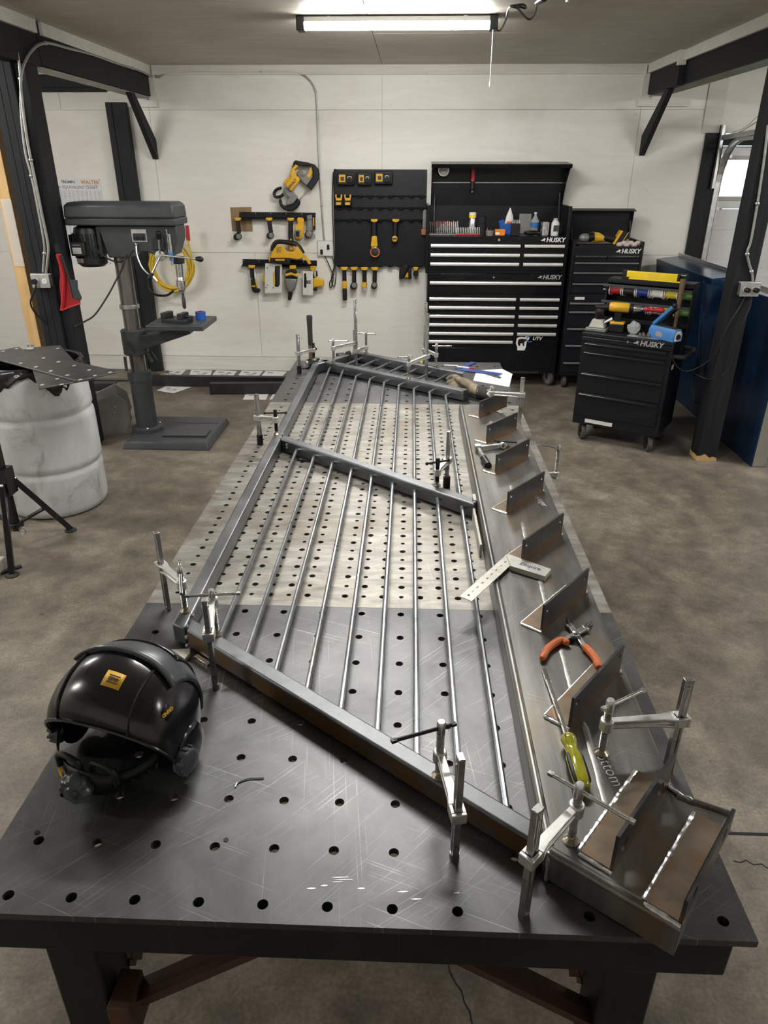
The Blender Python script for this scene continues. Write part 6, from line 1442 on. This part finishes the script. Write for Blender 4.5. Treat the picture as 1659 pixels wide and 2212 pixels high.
# red dustpan and hand brush
t = thing('dustpan', 'red dustpan hanging on the left black post', 'dustpan', tuple(Yp(128, 545, YP_))); o3 = Vector(t.location)
E_ = lambda x, y: (60+x*.14914, 370+y*.14919)
def dpt(x, y, d=0): return Yp(*E_(x, y), YP_-d)-o3
q = MB('red')
outer = [(410, 1195), (480, 1195), (530, 1380), (600, 1560), (640, 1700), (765, 1880), (760, 1920), (490, 2020), (475, 1800), (455, 1640), (470, 1500), (440, 1300)]
q.rings([[dpt(x, y, .0) for x, y in outer], [dpt(x, y, .012) for x, y in outer]]); q.build('pan', t, bevel=.003)
q = MB('red'); rim = [dpt(x, y, .02) for x, y in ((430, 1210), (500, 1430), (525, 1600), (510, 1880), (490, 2015))]; q.tube(smooth_path(rim, 4), .012, 8); q.build('rim', t)
q = MB('red'); rim = [dpt(x, y, .035) for x, y in ((490, 2015), (620, 1965), (760, 1918))]; q.tube(rim, .006, 8); q.build('lip', t)
MB('black_wood').bx(-.02, .01, -.01, 0.0, .0, .05).build('hanger', t)
t = thing('hand_brush', 'dark bristled hand brush hooked inside the red dustpan', 'brush', tuple(dpt(560, 1560, .03)+o3)); o4 = Vector(t.location)
def dp2(x, y, d): return Yp(*E_(x, y), YP_-d)-o4
MB('black_plastic').tube(smooth_path([dp2(490, 1220, .03), dp2(540, 1380, .035), dp2(590, 1530, .04), dp2(630, 1650, .04), dp2(665, 1830, .04)], 4), .010, 8).build('handle', t)
q = MB('brush_bristle'); bp_ = [(605, 1570), (720, 1575), (730, 1700), (785, 1830), (770, 1870), (670, 1850), (640, 1720)]; q.rings([[dp2(x, y, .035) for x, y in bp_], [dp2(x, y, .07) for x, y in bp_]]); q.build('bristles', t, bevel=.004)
# decimal chart
t = thing('wall_chart', 'white decimal equivalent chart pinned to the wall behind the drill press', 'poster', (-2.65, YW-.003, 1.44)); t.rotation_euler = (0, math.radians(1.2), 0)
MB('poster_paper').bx(-.30, .30, -.002, .0015, -.385, .385).build('sheet', t, smooth=0)
lettering('DECIMAL EQUIVALENT CHART', .036, (0.02, -.0024, .305), t, 'ink', extrude=.0001)
lettering('WALTER', .045, (.20, -.0024, .350), t, 'ink_orange', extrude=.0001, offset=.001); lettering('Surface Technologies', .014, (.21, -.0024, .325), t, 'ink', extrude=.0001)
lettering('TRIUMPH', .032, (-.01, -.0024, .350), t, 'ink', extrude=.0001, offset=.0008); lettering('DRILLCO', .030, (-.20, -.0024, .350), t, 'ink', extrude=.0001, offset=.0008)
q = MB('ink_grey')
for c in range(7):
    for r in range(62):
        if r > 44 and c > 3: continue
        z = .275-.0092*r; q.box((-.262+.083*c, -.0023, z), (.020+.008*random.random(), .0004, .0032)); q.box((-.225+.083*c, -.0023, z), (.026, .0004, .0030))
for c in range(8): q.box((-.285+.083*c, -.0023, .05), (.0015, .0004, .47))
for z in (-.30, -.36, -.18): q.box((.05, -.0023, z), (.45, .0004, .0015))
tag(q.build('printed_table', t, smooth=0), kind='stuff')
for x, z in ((-.29, .375), (.29, .375), (.29, -.375)): MB('dark_steel').lathe([(.005, .002), (.004, .005)], (x, 0, z), axis=(0, -1, 0), n=8).build('pin', t)
# clear document sleeve on the pine stud
o = MB('clear_plastic').bx(-.025, .045, -.0785, -.075, 0, .42).build('document_sleeve', None, smooth=0); o.location = (-2.075, 4.36, 1.30); tag(o, 'clear plastic sleeve pinned on the raw pine stud', 'sleeve')

# ================================================================== FLOOR CLUTTER BY THE BACK WALL
def channel(label, p0, p1, h, w, name='steel_channel'):
    p0, p1 = Vector(p0), Vector(p1); t = thing(name, label, 'steel bar', tuple(p0)); d = p1-p0; n = V(-d.y, d.x, 0).normalized()
    MB('black_tube').bar(V(0, 0, h/2), d+V(0, 0, h/2), .008, h).build('web', t, bevel=.002); MB('black_tube').bar(n*w/2+V(0, 0, h-.004), d+n*w/2+V(0, 0, h-.004), w, .008).build('flange', t, bevel=.002); MB('black_tube').bar(n*w/2+V(0, 0, .004), d+n*w/2+V(0, 0, .004), w, .008).build('flange', t, bevel=.002)
channel('long dark steel channel on the floor along the back wall', (-2.05, 5.93, 0), (-.35, 5.92, 0), .10, .06)
channel('shorter steel channel on the floor nearer the table', (-1.245, 5.66, 0), (-.35, 5.72, 0), .105, .06)
channel('short dark tube on the floor between barrel and drill press', (-2.75, 5.70, 0), (-2.16, 5.74, 0), .075, .09)
q = MB('dark_steel'); q.bx(0, .60, -.03, .03, 0, .012); o = q.build('flat_bar', None, bevel=.002); o.location = (-2.75, 5.50, 0); tag(o, 'thin flat bar on the floor in front of the short dark tube', 'steel bar')
q = MB('dark_steel'); q.bx(-2.9, 0, -.025, .025, 0, .015); o = q.build('flat_bar', None, bevel=.002); o.location = (-.5, 6.10, 0); tag(o, 'long thin flat bar lying behind the floor channel', 'steel bar')
q = MB('handle_wood'); q.bx(-.11, .11, -.06, .06, 0, .03); o = q.build('wood_offcut', None, bevel=.004); o.location = (-1.32, 6.13, .015); tag(o, 'dark wooden offcut lying across the thin floor bar', 'wood')
q = MB('handle_wood'); q.bx(-.06, .06, -.03, .03, 0, .02); o = q.build('wood_offcut', None, bevel=.004); o.location = (-1.93, 6.40, 0); o.rotation_euler = (0, 0, .4); tag(o, 'small brown wood chip near the foot of the back post', 'wood')
M_ = lambda x, y: (220+x*.25316, 720+y*.25316)
labs = ('leftmost drawing sheet in the row on the floor along the back wall', 'second drawing sheet from the drill press in the floor row', 'middle drawing sheet of the floor row by the back wall', 'fourth drawing sheet of the floor row by the back wall', 'drawing sheet of the floor row nearest the welding table')
def paper(label, poly, i=0, z=.001):
    pts = [Zp(*M_(*p), z) for p in poly]; c = sum(pts, Vector())/4; t = thing('drawing_sheet', label, 'paper', tuple(c), group='drawing sheets on the floor')
    MB('paper').prism([((p-c).x, (p-c).y) for p in pts], .0008).build('sheet', t, smooth=0)
    ux = (pts[1]-pts[0]); uy = (pts[3]-pts[0]); q = MB('ink_grey')
    for (a, b_, w, h) in ((.30, .72, .28, .16), (.55, .40, .36, .09), (.72, .62, .2, .2))[:3 if i != 4 else 1]:
        p = pts[0]+ux*a+uy*b_-c; q.box((p.x, p.y, .001), (ux.length*w, uy.length*h, .0004), math.atan2(ux.y, ux.x)+.2*(i % 3-1))
    tag(q.build('printed_part', t, smooth=0))
for i, poly in enumerate((((470, 372), (655, 374), (720, 312), (545, 308)), ((745, 360), (920, 376), (942, 318), (762, 312)), ((930, 374), (1110, 378), (1155, 322), (975, 316)), ((1155, 374), (1328, 378), (1375, 322), (1195, 318)), ((1350, 378), (1525, 382), (1580, 326), (1400, 320)))): paper(labs[i], poly, i)
paper('drawing sheet on the floor in front of the long channel', ((465, 488), (612, 512), (765, 458), (548, 452)), 3)
paper('drawing sheet on the floor in front of the shorter channel', ((1203, 566), (1400, 567), (1424, 514), (1230, 514)), 4)
paper('drawing sheet on the floor half hidden by the table edge', ((1430, 564), (1640, 566), (1660, 506), (1470, 506)), 2)
# metal scoop behind the barrel
t = thing('metal_scoop', 'dusty grey metal scoop bin standing behind the barrel', 'scoop', (-1.93, 4.62, 0), .35)
q = MB('dustpan_grey'); pr_ = [(0, 0), (.26, 0), (.32, .12), (.30, .26), (.22, .33), (.02, .25)]
q.rings([[V(x, y, z) for x, z in pr_] for y in (-.15, -.14)]); q.build('side_plate', t, bevel=.006); q = MB('dustpan_grey'); q.rings([[V(x, y, z) for x, z in pr_] for y in (.14, .15)]); q.build('side_plate', t, bevel=.006)
MB('dustpan_grey').bx(0, .30, -.15, .15, .0, .006).bx(.0, .006, -.15, .15, 0, .25).build('pan', t); MB('zinc').tube(smooth_path([V(.0, -.12, .20), V(-.05, -.1, .34), V(-.05, .1, .34), V(0, .12, .20)], 4), .006, 7).build('handle', t)
for z in (.17, .22): MB('zinc').ball((.12+z*.4, -.151, z), .01, 8, 6).build('rivet', t)

# ================================================================== WALL TOOLS
CA_ = lambda x, y: (570+x*.084388, 330+y*.084388)
CB_ = lambda x, y: (490+x*.138638, 440+y*.138638)
CC_ = lambda x, y: (700+x*.144665, 350+y*.144665)
class WT:
    def __init__(self, name, label, cat, cf, anchor, group=None):
        self.cf = cf; self.t = thing(name, label, cat, tuple(Yp(*cf(*anchor), YW)), group=group); self.o = Vector(self.t.location)
    def p(self, x, y, d): return Yp(*self.cf(x, y), YW-d)-self.o
    def poly(self, name, mat, pts, d0, d1, bev=.006, parent=None):
        q = MB(mat); q.rings([[self.p(x, y, d0) for x, y in pts], [self.p(x, y, d1) for x, y in pts]]); return q.build(name, parent or self.t, bevel=bev, seg=2)
    def cap(self, name, mat, a, b, r0, r1, d, n=14, d2=None):
        return MB(mat).cyl(self.p(*a, d), self.p(*b, d if d2 is None else d2), r0, r1, n=n).build(name, self.t, bevel=.003)
    def disc(self, name, mat, c, r, d0, d1, n=22): return MB(mat).lathe([(r, 0), (r, (d1-d0)*.8), (r*.85, d1-d0)], self.p(*c, d0), axis=(0, -1, 0), n=n).build(name, self.t)
    def tube(self, name, mat, pts, r, d): return MB(mat).tube(smooth_path([self.p(x, y, d) for x, y in pts], 5), r, 10).build(name, self.t)
# band saw
w = WT('portable_band_saw', 'yellow grey and black portable band saw hung high on the wall', 'power tool', CA_, (800, 800))
w.poly('upper_guard', 'black_plastic', [(1190, 270), (1300, 300), (1400, 420), (1430, 560), (1400, 700), (1300, 850), (1210, 970), (1150, 900), (1080, 850), (1180, 740), (1260, 620), (1262, 500), (1230, 380), (1190, 300)], .02, .12, .012)
w.poly('top_handle', 'black_plastic', [(715, 390), (770, 210), (830, 190), (900, 215), (1150, 250), (1210, 290), (1180, 350), (1000, 340), (900, 335), (830, 270), (770, 410)], .05, .10, .008)
w.poly('frame', 'tool_grey', [(850, 480), (980, 400), (1120, 420), (1250, 450), (1260, 620), (1100, 850), (1000, 770), (930, 680), (850, 560)], .02, .09, .008)
w.poly('bracket', 'tool_yellow', [(1210, 360), (1250, 500), (1200, 620), (1150, 650), (1090, 600), (1140, 520), (1160, 430)], .08, .10, .003)
w.poly('motor_body', 'tool_yellow', [(720, 400), (800, 300), (880, 320), (870, 380), (790, 430), (820, 540), (830, 590), (900, 620), (930, 690), (880, 780), (700, 990), (600, 900), (550, 810), (600, 720), (690, 640), (680, 500)], .03, .13, .012)
w.poly('motor_cap', 'tool_yellow', [(520, 740), (600, 640), (680, 600), (690, 640), (560, 800), (520, 790)], .04, .11, .008)
w.poly('lower_frame', 'tool_grey', [(520, 900), (570, 890), (690, 990), (730, 980), (880, 1140), (760, 1300), (560, 1360), (600, 1200), (660, 1150), (560, 1060), (500, 980)], .02, .09, .008)
w.poly('lower_guard', 'black_plastic', [(380, 1250), (420, 1370), (500, 1450), (620, 1500), (740, 1490), (850, 1420), (930, 1320), (940, 1230), (850, 1150), (780, 1290), (680, 1350), (560, 1360), (480, 1330), (460, 1200), (400, 1150)], .02, .12, .012)
w.tube('front_handle', 'black_plastic', [(450, 900), (330, 940), (265, 1030), (300, 1130), (420, 1120), (500, 1060)], .014, .08)
w.tube('blade', 'bar_steel', [(1150, 920), (1030, 1060), (910, 1200)], .004, .07)
lettering('DEWALT', .030, w.p(715, 815, .1315), w.t, 'ink', rot=(math.pi/2, math.radians(-47), 0), extrude=.0003, offset=.0012)
w.disc('wheel_boss', 'tool_grey', (1000, 520), .03, .085, .10); MB('dark_steel').cyl(w.p(850, 300, 0), w.p(850, 300, .06), .008, n=8).build('hook', w.t)
# plywood patch and tool rails
w = WT('plywood_patch', 'brown plywood patch on the white wall behind the upper tool rail', 'patch', CB_, (230, 240)); w.poly('sheet', 'plywood_patch', [(50, 58), (382, 50), (405, 436), (85, 430)], -.001, .004, .001)
def rail(label, pts, n, flange):
    w = WT('tool_rail', label, 'tool rail', CB_, pts[0]); w.poly('strip', 'chest_matte', pts, 0.004, .008, .001)
    (x0, y0), (x1, y1) = pts[3], pts[2]
    fl = [w.p(x0+(x1-x0)*i/24, y0+(y1-y0)*i/24, .006) for i in range(25)]
    q = MB('chest_matte'); rows = [[f for f in fl], [f+V(0, -.075-(.012 if (i//2) % 2 else 0), -.012) for i, f in enumerate(fl)]]
    q.rings(rows, False, False, closed=False); o = q.build('shelf_lip', w.t, smooth=0); o.modifiers.new('s', 'SOLIDIFY').thickness = .003
    for i in range(n):
        f = (i+.08)/n; xx = pts[0][0]+(pts[1][0]-pts[0][0])*f; yy = pts[0][1]+(pts[1][1]-pts[0][1])*f+20; MB('zinc').lathe([(.006, 0), (.004, .003)], w.p(xx, yy, .008), axis=(0, -1, 0), n=8).build('screw', w.t)
    return w
rail('black upper tool rail under the band saw', [(190, 128), (1385, 140), (1382, 215), (192, 212)], 5, 1)
rail('black lower tool rail carrying the circular saw', [(247, 862), (1405, 884), (1405, 950), (245, 940)], 5, 1)
def hung(name, label, cf, clip, handle, head, r, d=.07, hr=.02, headmat='black_plastic', ring='tool_yellow', extra=None):
    """a cordless tool hanging by its battery foot from a rail"""
    w = WT(name, label, 'power tool', cf, clip); x, y = clip
    w.poly('battery_foot', 'tool_yellow', [(x-55, y-18), (x+55, y-18), (x+48, y+16), (x+22, y+30), (x-22, y+30), (x-48, y+16)], d-.045, d+.03, .004)
    w.cap('handle', 'black_plastic', (x, y+22), handle, hr, hr*1.05, d)
    if head:
        w.disc('motor_housing', headmat, head, r, d-.06, d+.05); w.disc('motor_ring', ring, (head[0]+r*120, head[1]), r*.96, d-.07, d+.02)
        q = MB(ring if ring != 'tool_yellow' else 'tool_grey'); q.lathe([(r*.72, 0), (r*.70, .004)], w.p(*head, d+.05), axis=(0, -1, 0), n=18); q.build('end_vent', w.t)
    return w
hung('cordless_drill', 'cordless driver hanging leftmost on the upper rail over the plywood patch', CB_, (170, 235), (190, 460), (185, 510), .032)
hung('cordless_drill', 'cordless driver hanging second on the upper rail', CB_, (658, 235), (690, 450), (690, 492), .030)
w = hung('cordless_ratchet', 'long cordless ratchet hanging from the upper rail above the yellow vacuum', CB_, (995, 238), (993, 470), None, .03, hr=.022)
w.poly('body', 'black_plastic', [(955, 455), (1030, 455), (1045, 640), (965, 640)], .05, .10, .006); w.poly('side_stripe', 'tool_yellow', [(985, 545), (1010, 545), (1010, 595), (985, 595)], .10, .102, .001); w.poly('nose', 'tool_yellow', [(965, 640), (1045, 640), (1035, 725), (985, 728)], .05, .10, .006)
w = WT('cordless_cutter', 'yellow cordless cutter with grey open nose on the upper rail', 'power tool', CB_, (1140, 230))
w.poly('body', 'tool_yellow', [(1090, 240), (1105, 212), (1185, 215), (1200, 245), (1205, 380), (1190, 470), (1160, 555), (1070, 545), (1050, 440), (1070, 340), (1105, 300)], .02, .10, .012); w.poly('nose_frame', 'tool_grey', [(1052, 405), (1148, 405), (1140, 520), (1060, 515)], .10, .12, .004); w.poly('nose_opening', 'black_plastic', [(1070, 430), (1130, 430), (1125, 510), (1072, 505)], .12, .122, .001)
w = WT('angle_drill', 'dark grey right angle drill at the right end of the upper rail', 'power tool', CB_, (1285, 190))
w.poly('body', 'tool_grey', [(1245, 180), (1330, 170), (1345, 400), (1320, 450), (1250, 440), (1235, 400), (1250, 330)], .03, .09, .012); w.disc('chuck_housing', 'black_plastic', (1280, 480), .034, .03, .12); w.disc('chuck', 'tool_grey', (1280, 480), .018, .12, .15); w.disc('collar_ring', 'brass_pad', (1280, 480), .028, .12, .124)
w.poly('battery', 'black_plastic', [(1345, 190), (1375, 190), (1382, 410), (1350, 410)], .03, .10, .006); w.poly('battery_mark', 'tool_yellow', [(1340, 215), (1358, 215), (1362, 345), (1345, 345)], .10, .103, .001); w.poly('clip', 'galvanized', [(1345, 470), (1378, 470), (1378, 530), (1340, 525)], .05, .07, .002)
# vacuum with hose
w = WT('cordless_vacuum', 'large yellow cordless vacuum with black hose above the lower rail', 'power tool', CB_, (940, 780))
w.poly('body', 'tool_yellow', [(690, 780), (740, 690), (790, 650), (890, 652), (905, 700), (940, 745), (1040, 745), (1085, 690), (1070, 655), (1110, 670), (1180, 770), (1200, 840), (1110, 870), (980, 850), (680, 850)], .03, .17, .014)
w.poly('side_latch', 'tool_yellow', [(660, 800), (685, 800), (680, 905), (655, 905)], .05, .15, .004); w.poly('tank', 'black_plastic', [(680, 850), (960, 850), (1000, 905), (985, 955), (660, 925)], .03, .17, .012); w.poly('name_plate', 'amber_can', [(755, 862), (900, 862), (902, 892), (757, 890)], .17, .172, .001)
w.tube('hose', 'black_plastic', [(715, 740), (720, 670), (760, 610), (830, 592), (950, 605), (1060, 625), (1120, 670), (1160, 730), (1185, 780)], .022, .13); w.poly('nozzle', 'tool_yellow', [(1180, 800), (1215, 780), (1260, 830), (1320, 935), (1275, 950), (1230, 880)], .10, .17, .008)
for i in range(3): w.poly('vent_slot', 'ink', [(770+i*4, 690+i*30), (850, 680+i*30), (850, 690+i*30), (770+i*4, 702+i*30)], .17, .1705, 0)
# lower rail tools
w = hung('multi_tool', 'black oscillating multi tool hanging at the left of the lower rail', CB_, (388, 975), (400, 1160), None, .03)
w.poly('body', 'black_plastic', [(372, 1170), (440, 1155), (465, 1280), (470, 1340), (495, 1380), (430, 1395), (395, 1360), (378, 1300)], .04, .11, .01); w.poly('grip_stripe', 'tool_yellow', [(440, 1190), (462, 1195), (472, 1290), (460, 1300)], .06, .112, .002); w.poly('name_patch', 'amber_can', [(385, 1270), (445, 1275), (445, 1300), (388, 1295)], .11, .112, .001); w.disc('blade_mount', 'dark_steel', (490, 1350), .022, .05, .09)
w = WT('circular_saw', 'circular saw hanging with its bright flat shoe facing out', 'power tool', CB_, (720, 1000))
w.poly('motor_body', 'tool_yellow', [(565, 1120), (600, 1080), (840, 960), (850, 1260), (600, 1280), (568, 1210)], .02, .10, .012); w.poly('shoe', 'aluminium', [(598, 928), (860, 926), (858, 1388), (590, 1400)], .105, .112, .003); w.poly('blade_slot', 'black_plastic', [(752, 970), (828, 968), (824, 1260), (800, 1300), (745, 1290), (722, 1170), (745, 1060)], .112, .1135, .001); w.poly('blade_guard', 'dark_steel', [(765, 985), (812, 985), (810, 1270), (770, 1270)], .1135, .125, .004); w.poly('yellow_guard_edge', 'tool_yellow', [(722, 1080), (748, 1075), (752, 1270), (735, 1275), (722, 1170)], .113, .118, .001)
for x, y in ((630, 1000), (630, 1270), (612, 1310), (727, 1310)): w.disc('shoe_screw', 'ink', (x, y), .006, .112, .114, 10)
w = WT('impact_wrench', 'big black and yellow impact wrench hanging nose down on the lower rail', 'power tool', CB_, (1020, 985))
w.poly('battery_foot', 'tool_yellow', [(975, 960), (1080, 958), (1075, 1020), (975, 1022)], .04, .10, .006); w.poly('rear_housing', 'black_plastic', [(925, 1040), (1080, 1028), (1110, 1080), (1110, 1170), (905, 1160), (910, 1090)], .03, .15, .014); w.poly('yellow_band', 'tool_yellow', [(912, 1090), (1000, 1070), (1075, 1095), (1115, 1060), (1105, 1150), (1070, 1130), (1000, 1110), (912, 1135)], .10, .155, .004); w.poly('front_housing', 'tool_grey', [(905, 1150), (1105, 1165), (1085, 1270), (1060, 1340), (1030, 1375), (970, 1380), (925, 1300), (905, 1210)], .03, .14, .02); w.cap('anvil', 'black_plastic', (993, 1375), (975, 1500), .024, .017, .085)
w = WT('jigsaw', 'yellow trim saw with a small bright shoe at the right of the lower rail', 'power tool', CB_, (1290, 1000))
w.poly('handle', 'tool_yellow', [(1295, 972), (1390, 968), (1388, 1010), (1350, 1050), (1360, 1150), (1400, 1160), (1380, 1180), (1340, 1160), (1325, 1050), (1300, 1020)], .03, .09, .008); w.poly('motor', 'tool_yellow', [(1345, 1160), (1400, 1150), (1500, 1175), (1520, 1200), (1512, 1290), (1400, 1300), (1345, 1320)], .03, .11, .014); w.poly('battery', 'black_plastic', [(1345, 1310), (1408, 1300), (1405, 1360), (1345, 1355)], .03, .10, .008); w.poly('trigger', 'black_plastic', [(1385, 1040), (1410, 1050), (1418, 1130), (1390, 1140)], .05, .08, .003)
w.poly('shoe', 'aluminium', [(1180, 1048), (1342, 1055), (1345, 1430), (1182, 1425)], .10, .106, .003); w.poly('blade_slot', 'black_plastic', [(1205, 1085), (1235, 1085), (1245, 1200), (1240, 1300), (1220, 1320), (1200, 1290)], .106, .108, .001); w.poly('shoe_window', 'black_plastic', [(1245, 1200), (1305, 1190), (1305, 1250), (1245, 1245)], .106, .1075, .001); w.poly('shoe_window', 'tool_grey', [(1258, 1200), (1300, 1200), (1300, 1240), (1258, 1240)], .1075, .109, .001)
# charger board
w = WT('charger_board', 'large black tool board with toothed battery shelves', 'tool board', CC_, (840, 830))
w.poly('panel', 'chest_matte', [(150, 108), (1540, 112), (1512, 1545), (168, 1545)], .004, .012, .002)
def shelf(y, x0, x1, n, dz=.0):
    a, b_ = w.p(x0, y, .012), w.p(x1, y, .012); MB('chest_matte').bar(a+V(0, -.018, .0), b_+V(0, -.018, 0), .036, .004).build('shelf', w.t, smooth=0)
    q = MB('chest_matte')
    for i in range(n):
        f0, f1 = (i+.22)/n, (i+.82)/n; p0_, p1_ = a.lerp(b_, f0), a.lerp(b_, f1); q = MB('chest_matte'); q.rings([[p0_+V(0, -.036, .002), p1_+V(0, -.036, .002), p1_+V(-.012, -.060, -.006), p0_+V(.012, -.060, -.006)], [p0_+V(0, -.036, -.002), p1_+V(0, -.036, -.002), p1_+V(-.012, -.060, -.010), p0_+V(.012, -.060, -.010)]]); q.build('shelf_tooth', w.t, smooth=0)
    MB('chest_matte').bar(a+V(0, -.003, .05), b_+V(0, -.003, .05), .004, .10).build('shelf_back', w.t, smooth=0)
shelf(500, 160, 1530, 9); shelf(675, 160, 1525, 9); shelf(855, 160, 1520, 9); shelf(1545, 168, 1512, 9)
def charger(label, x0, x1, y0, y1):
    w = WT('battery_charger', label, 'charger', CC_, ((x0+x1)/2, (y0+y1)/2)); h = y1-y0; W_ = x1-x0
    w.poly('case', 'black_plastic', [(x0, y0+.1*h), (x0+.08*W_, y0), (x1-.08*W_, y0), (x1, y0+.12*h), (x1, y1-.1*h), (x1-.1*W_, y1), (x0+.1*W_, y1), (x0, y1-.1*h)], .014, .08, .012)
    w.poly('yellow_label', 'tool_yellow', [(x0+.12*W_, y0+.22*h), (x0+.46*W_, y0+.22*h), (x0+.46*W_, y0+.78*h), (x0+.12*W_, y0+.78*h)], .08, .082, .001); w.poly('label_print', 'ink', [(x0+.2*W_, y0+.38*h), (x0+.4*W_, y0+.38*h), (x0+.4*W_, y0+.68*h), (x0+.2*W_, y0+.68*h)], .082, .0825, 0)
    w.poly('battery_slot', 'black_gloss', [(x0+.52*W_, y0+.2*h), (x0+.9*W_, y0+.2*h), (x0+.9*W_, y0+.85*h), (x0+.52*W_, y0+.85*h)], .08, .095, .005); w.tube('slot_mark', 'logo_silver', [(x0+.6*W_, y0+.5*h), (x0+.6*W_, y0+.38*h), (x0+.78*W_, y0+.38*h), (x0+.78*W_, y0+.5*h)], .003, .096)
charger('leftmost battery charger on the black board', 190, 465, 145, 345); charger('smaller battery charger in the middle of the board top', 492, 715, 150, 345); charger('rightmost battery charger on the black board', 745, 1025, 130, 335)
for lb, x in (('yellow battery at the left end of the board shelf', 218), ('second yellow battery on the board shelf', 352)):
    w = WT('tool_battery', lb, 'battery', CC_, (x, 560)); w.poly('pack', 'black_plastic', [(x-55, 530), (x+55, 530), (x+65, 640), (x+40, 660), (x-45, 660), (x-60, 640)], .02, .085, .008); w.poly('rail', 'tool_yellow', [(x-55, 500), (x-42, 480), (x-30, 480), (x-28, 535), (x+28, 535), (x+30, 480), (x+42, 480), (x+55, 500), (x+42, 575), (x-38, 578)], .05, .095, .004); w.poly('stripe', 'tool_yellow', [(x-38, 600), (x+35, 600), (x+35, 642), (x-38, 642)], .085, .09, .001)
w = hung('angle_grinder', 'yellow and black grinder hanging in the middle of the board', CC_, (750, 868), (750, 1110), None, .03, d=.08, hr=.028); w.poly('gear_case', 'tool_yellow', [(712, 1105), (790, 1100), (803, 1250), (795, 1270), (700, 1270), (698, 1240)], .05, .13, .01); w.poly('collar', 'zinc', [(705, 1270), (795, 1270), (790, 1295), (705, 1295)], .06, .12, .003)
MB('orange').tube([w.p(760, 1345, .09)+V(.042*math.cos(a), 0, .042*math.sin(a)) for a in [i*math.pi/12 for i in range(25)]], .006, 8).build('guard_ring', w.t); w.disc('wheel', 'dark_steel', (760, 1345), .038, .075, .085)
w = hung('cordless_drill', 'cordless driver with round yellow end hanging right on the board', CC_, (1070, 868), (1060, 1110), None, .03, d=.08, hr=.024); w.disc('motor_housing', 'black_plastic', (1055, 1145), .030, .04, .12); w.disc('end_badge', 'tool_yellow', (1055, 1145), .026, .12, .124); w.poly('badge_bar', 'ink', [(1020, 1132), (1090, 1132), (1090, 1158), (1020, 1158)], .124, .1245, 0)
w = WT('detector', 'grey hand meter with an orange screen hanging at the board edge', 'meter', CC_, (1505, 850)); w.poly('body', 'tool_grey', [(1478, 730), (1500, 705), (1530, 715), (1542, 800), (1535, 1000), (1468, 1000), (1470, 850)], .02, .06, .006); w.poly('screen_frame', 'orange', [(1455, 1000), (1535, 1000), (1532, 1090), (1455, 1090)], .02, .06, .004); w.poly('screen', 'tool_grey', [(1472, 1020), (1508, 1020), (1508, 1072), (1472, 1072)], .06, .062, .001)
w = hung('cordless_drill', 'tool with a long black body hanging first below the board', CC_, (302, 1585), (305, 1780), None, .03, d=.06); w.poly('gear_case', 'tool_yellow', [(270, 1790), (285, 1775), (330, 1775), (345, 1795), (340, 1890), (275, 1890)], .03, .10, .006); w.poly('barrel', 'black_plastic', [(272, 1890), (343, 1890), (345, 2065), (280, 2070)], .03, .10, .008)
hung('cordless_drill', 'round headed driver hanging second below the board', CC_, (450, 1585), (450, 1800), (450, 1840), .034, d=.06)
w = hung('cordless_drill', 'driver with a clear yellow tip hanging third below the board', CC_, (603, 1588), (605, 1790), None, .03, d=.06); w.disc('motor_housing', 'tool_yellow', (605, 1820), .027, .02, .11); w.disc('clear_guard', 'clear_plastic', (612, 1875), .024, .04, .10)
hung('cordless_drill', 'driver with a dark ring head hanging fourth below the board', CC_, (758, 1588), (755, 1790), (752, 1835), .030, d=.06)
w = WT('palm_sander', 'black palm sander hanging under the right end of the board', 'power tool', CC_, (1210, 1600)); w.poly('body', 'black_plastic', [(1180, 1530), (1270, 1530), (1255, 1600), (1190, 1740), (1120, 1755), (1122, 1600)], .02, .12, .012); w.poly('yellow_side', 'tool_yellow', [(1205, 1660), (1285, 1640), (1280, 1720), (1205, 1725)], .03, .09, .006); w.poly('pad', 'black_plastic', [(1255, 1600), (1305, 1600), (1310, 1740), (1260, 1755)], .02, .12, .01)
w = WT('small_driver', 'small black driver with a yellow clip at the right end below the board', 'power tool', CC_, (1370, 1585)); w.poly('battery_foot', 'tool_yellow', [(1330, 1568), (1412, 1568), (1400, 1600), (1385, 1625), (1350, 1625), (1340, 1600)], .03, .09, .004); w.disc('motor_housing', 'black_plastic', (1370, 1660), .026, .03, .11)
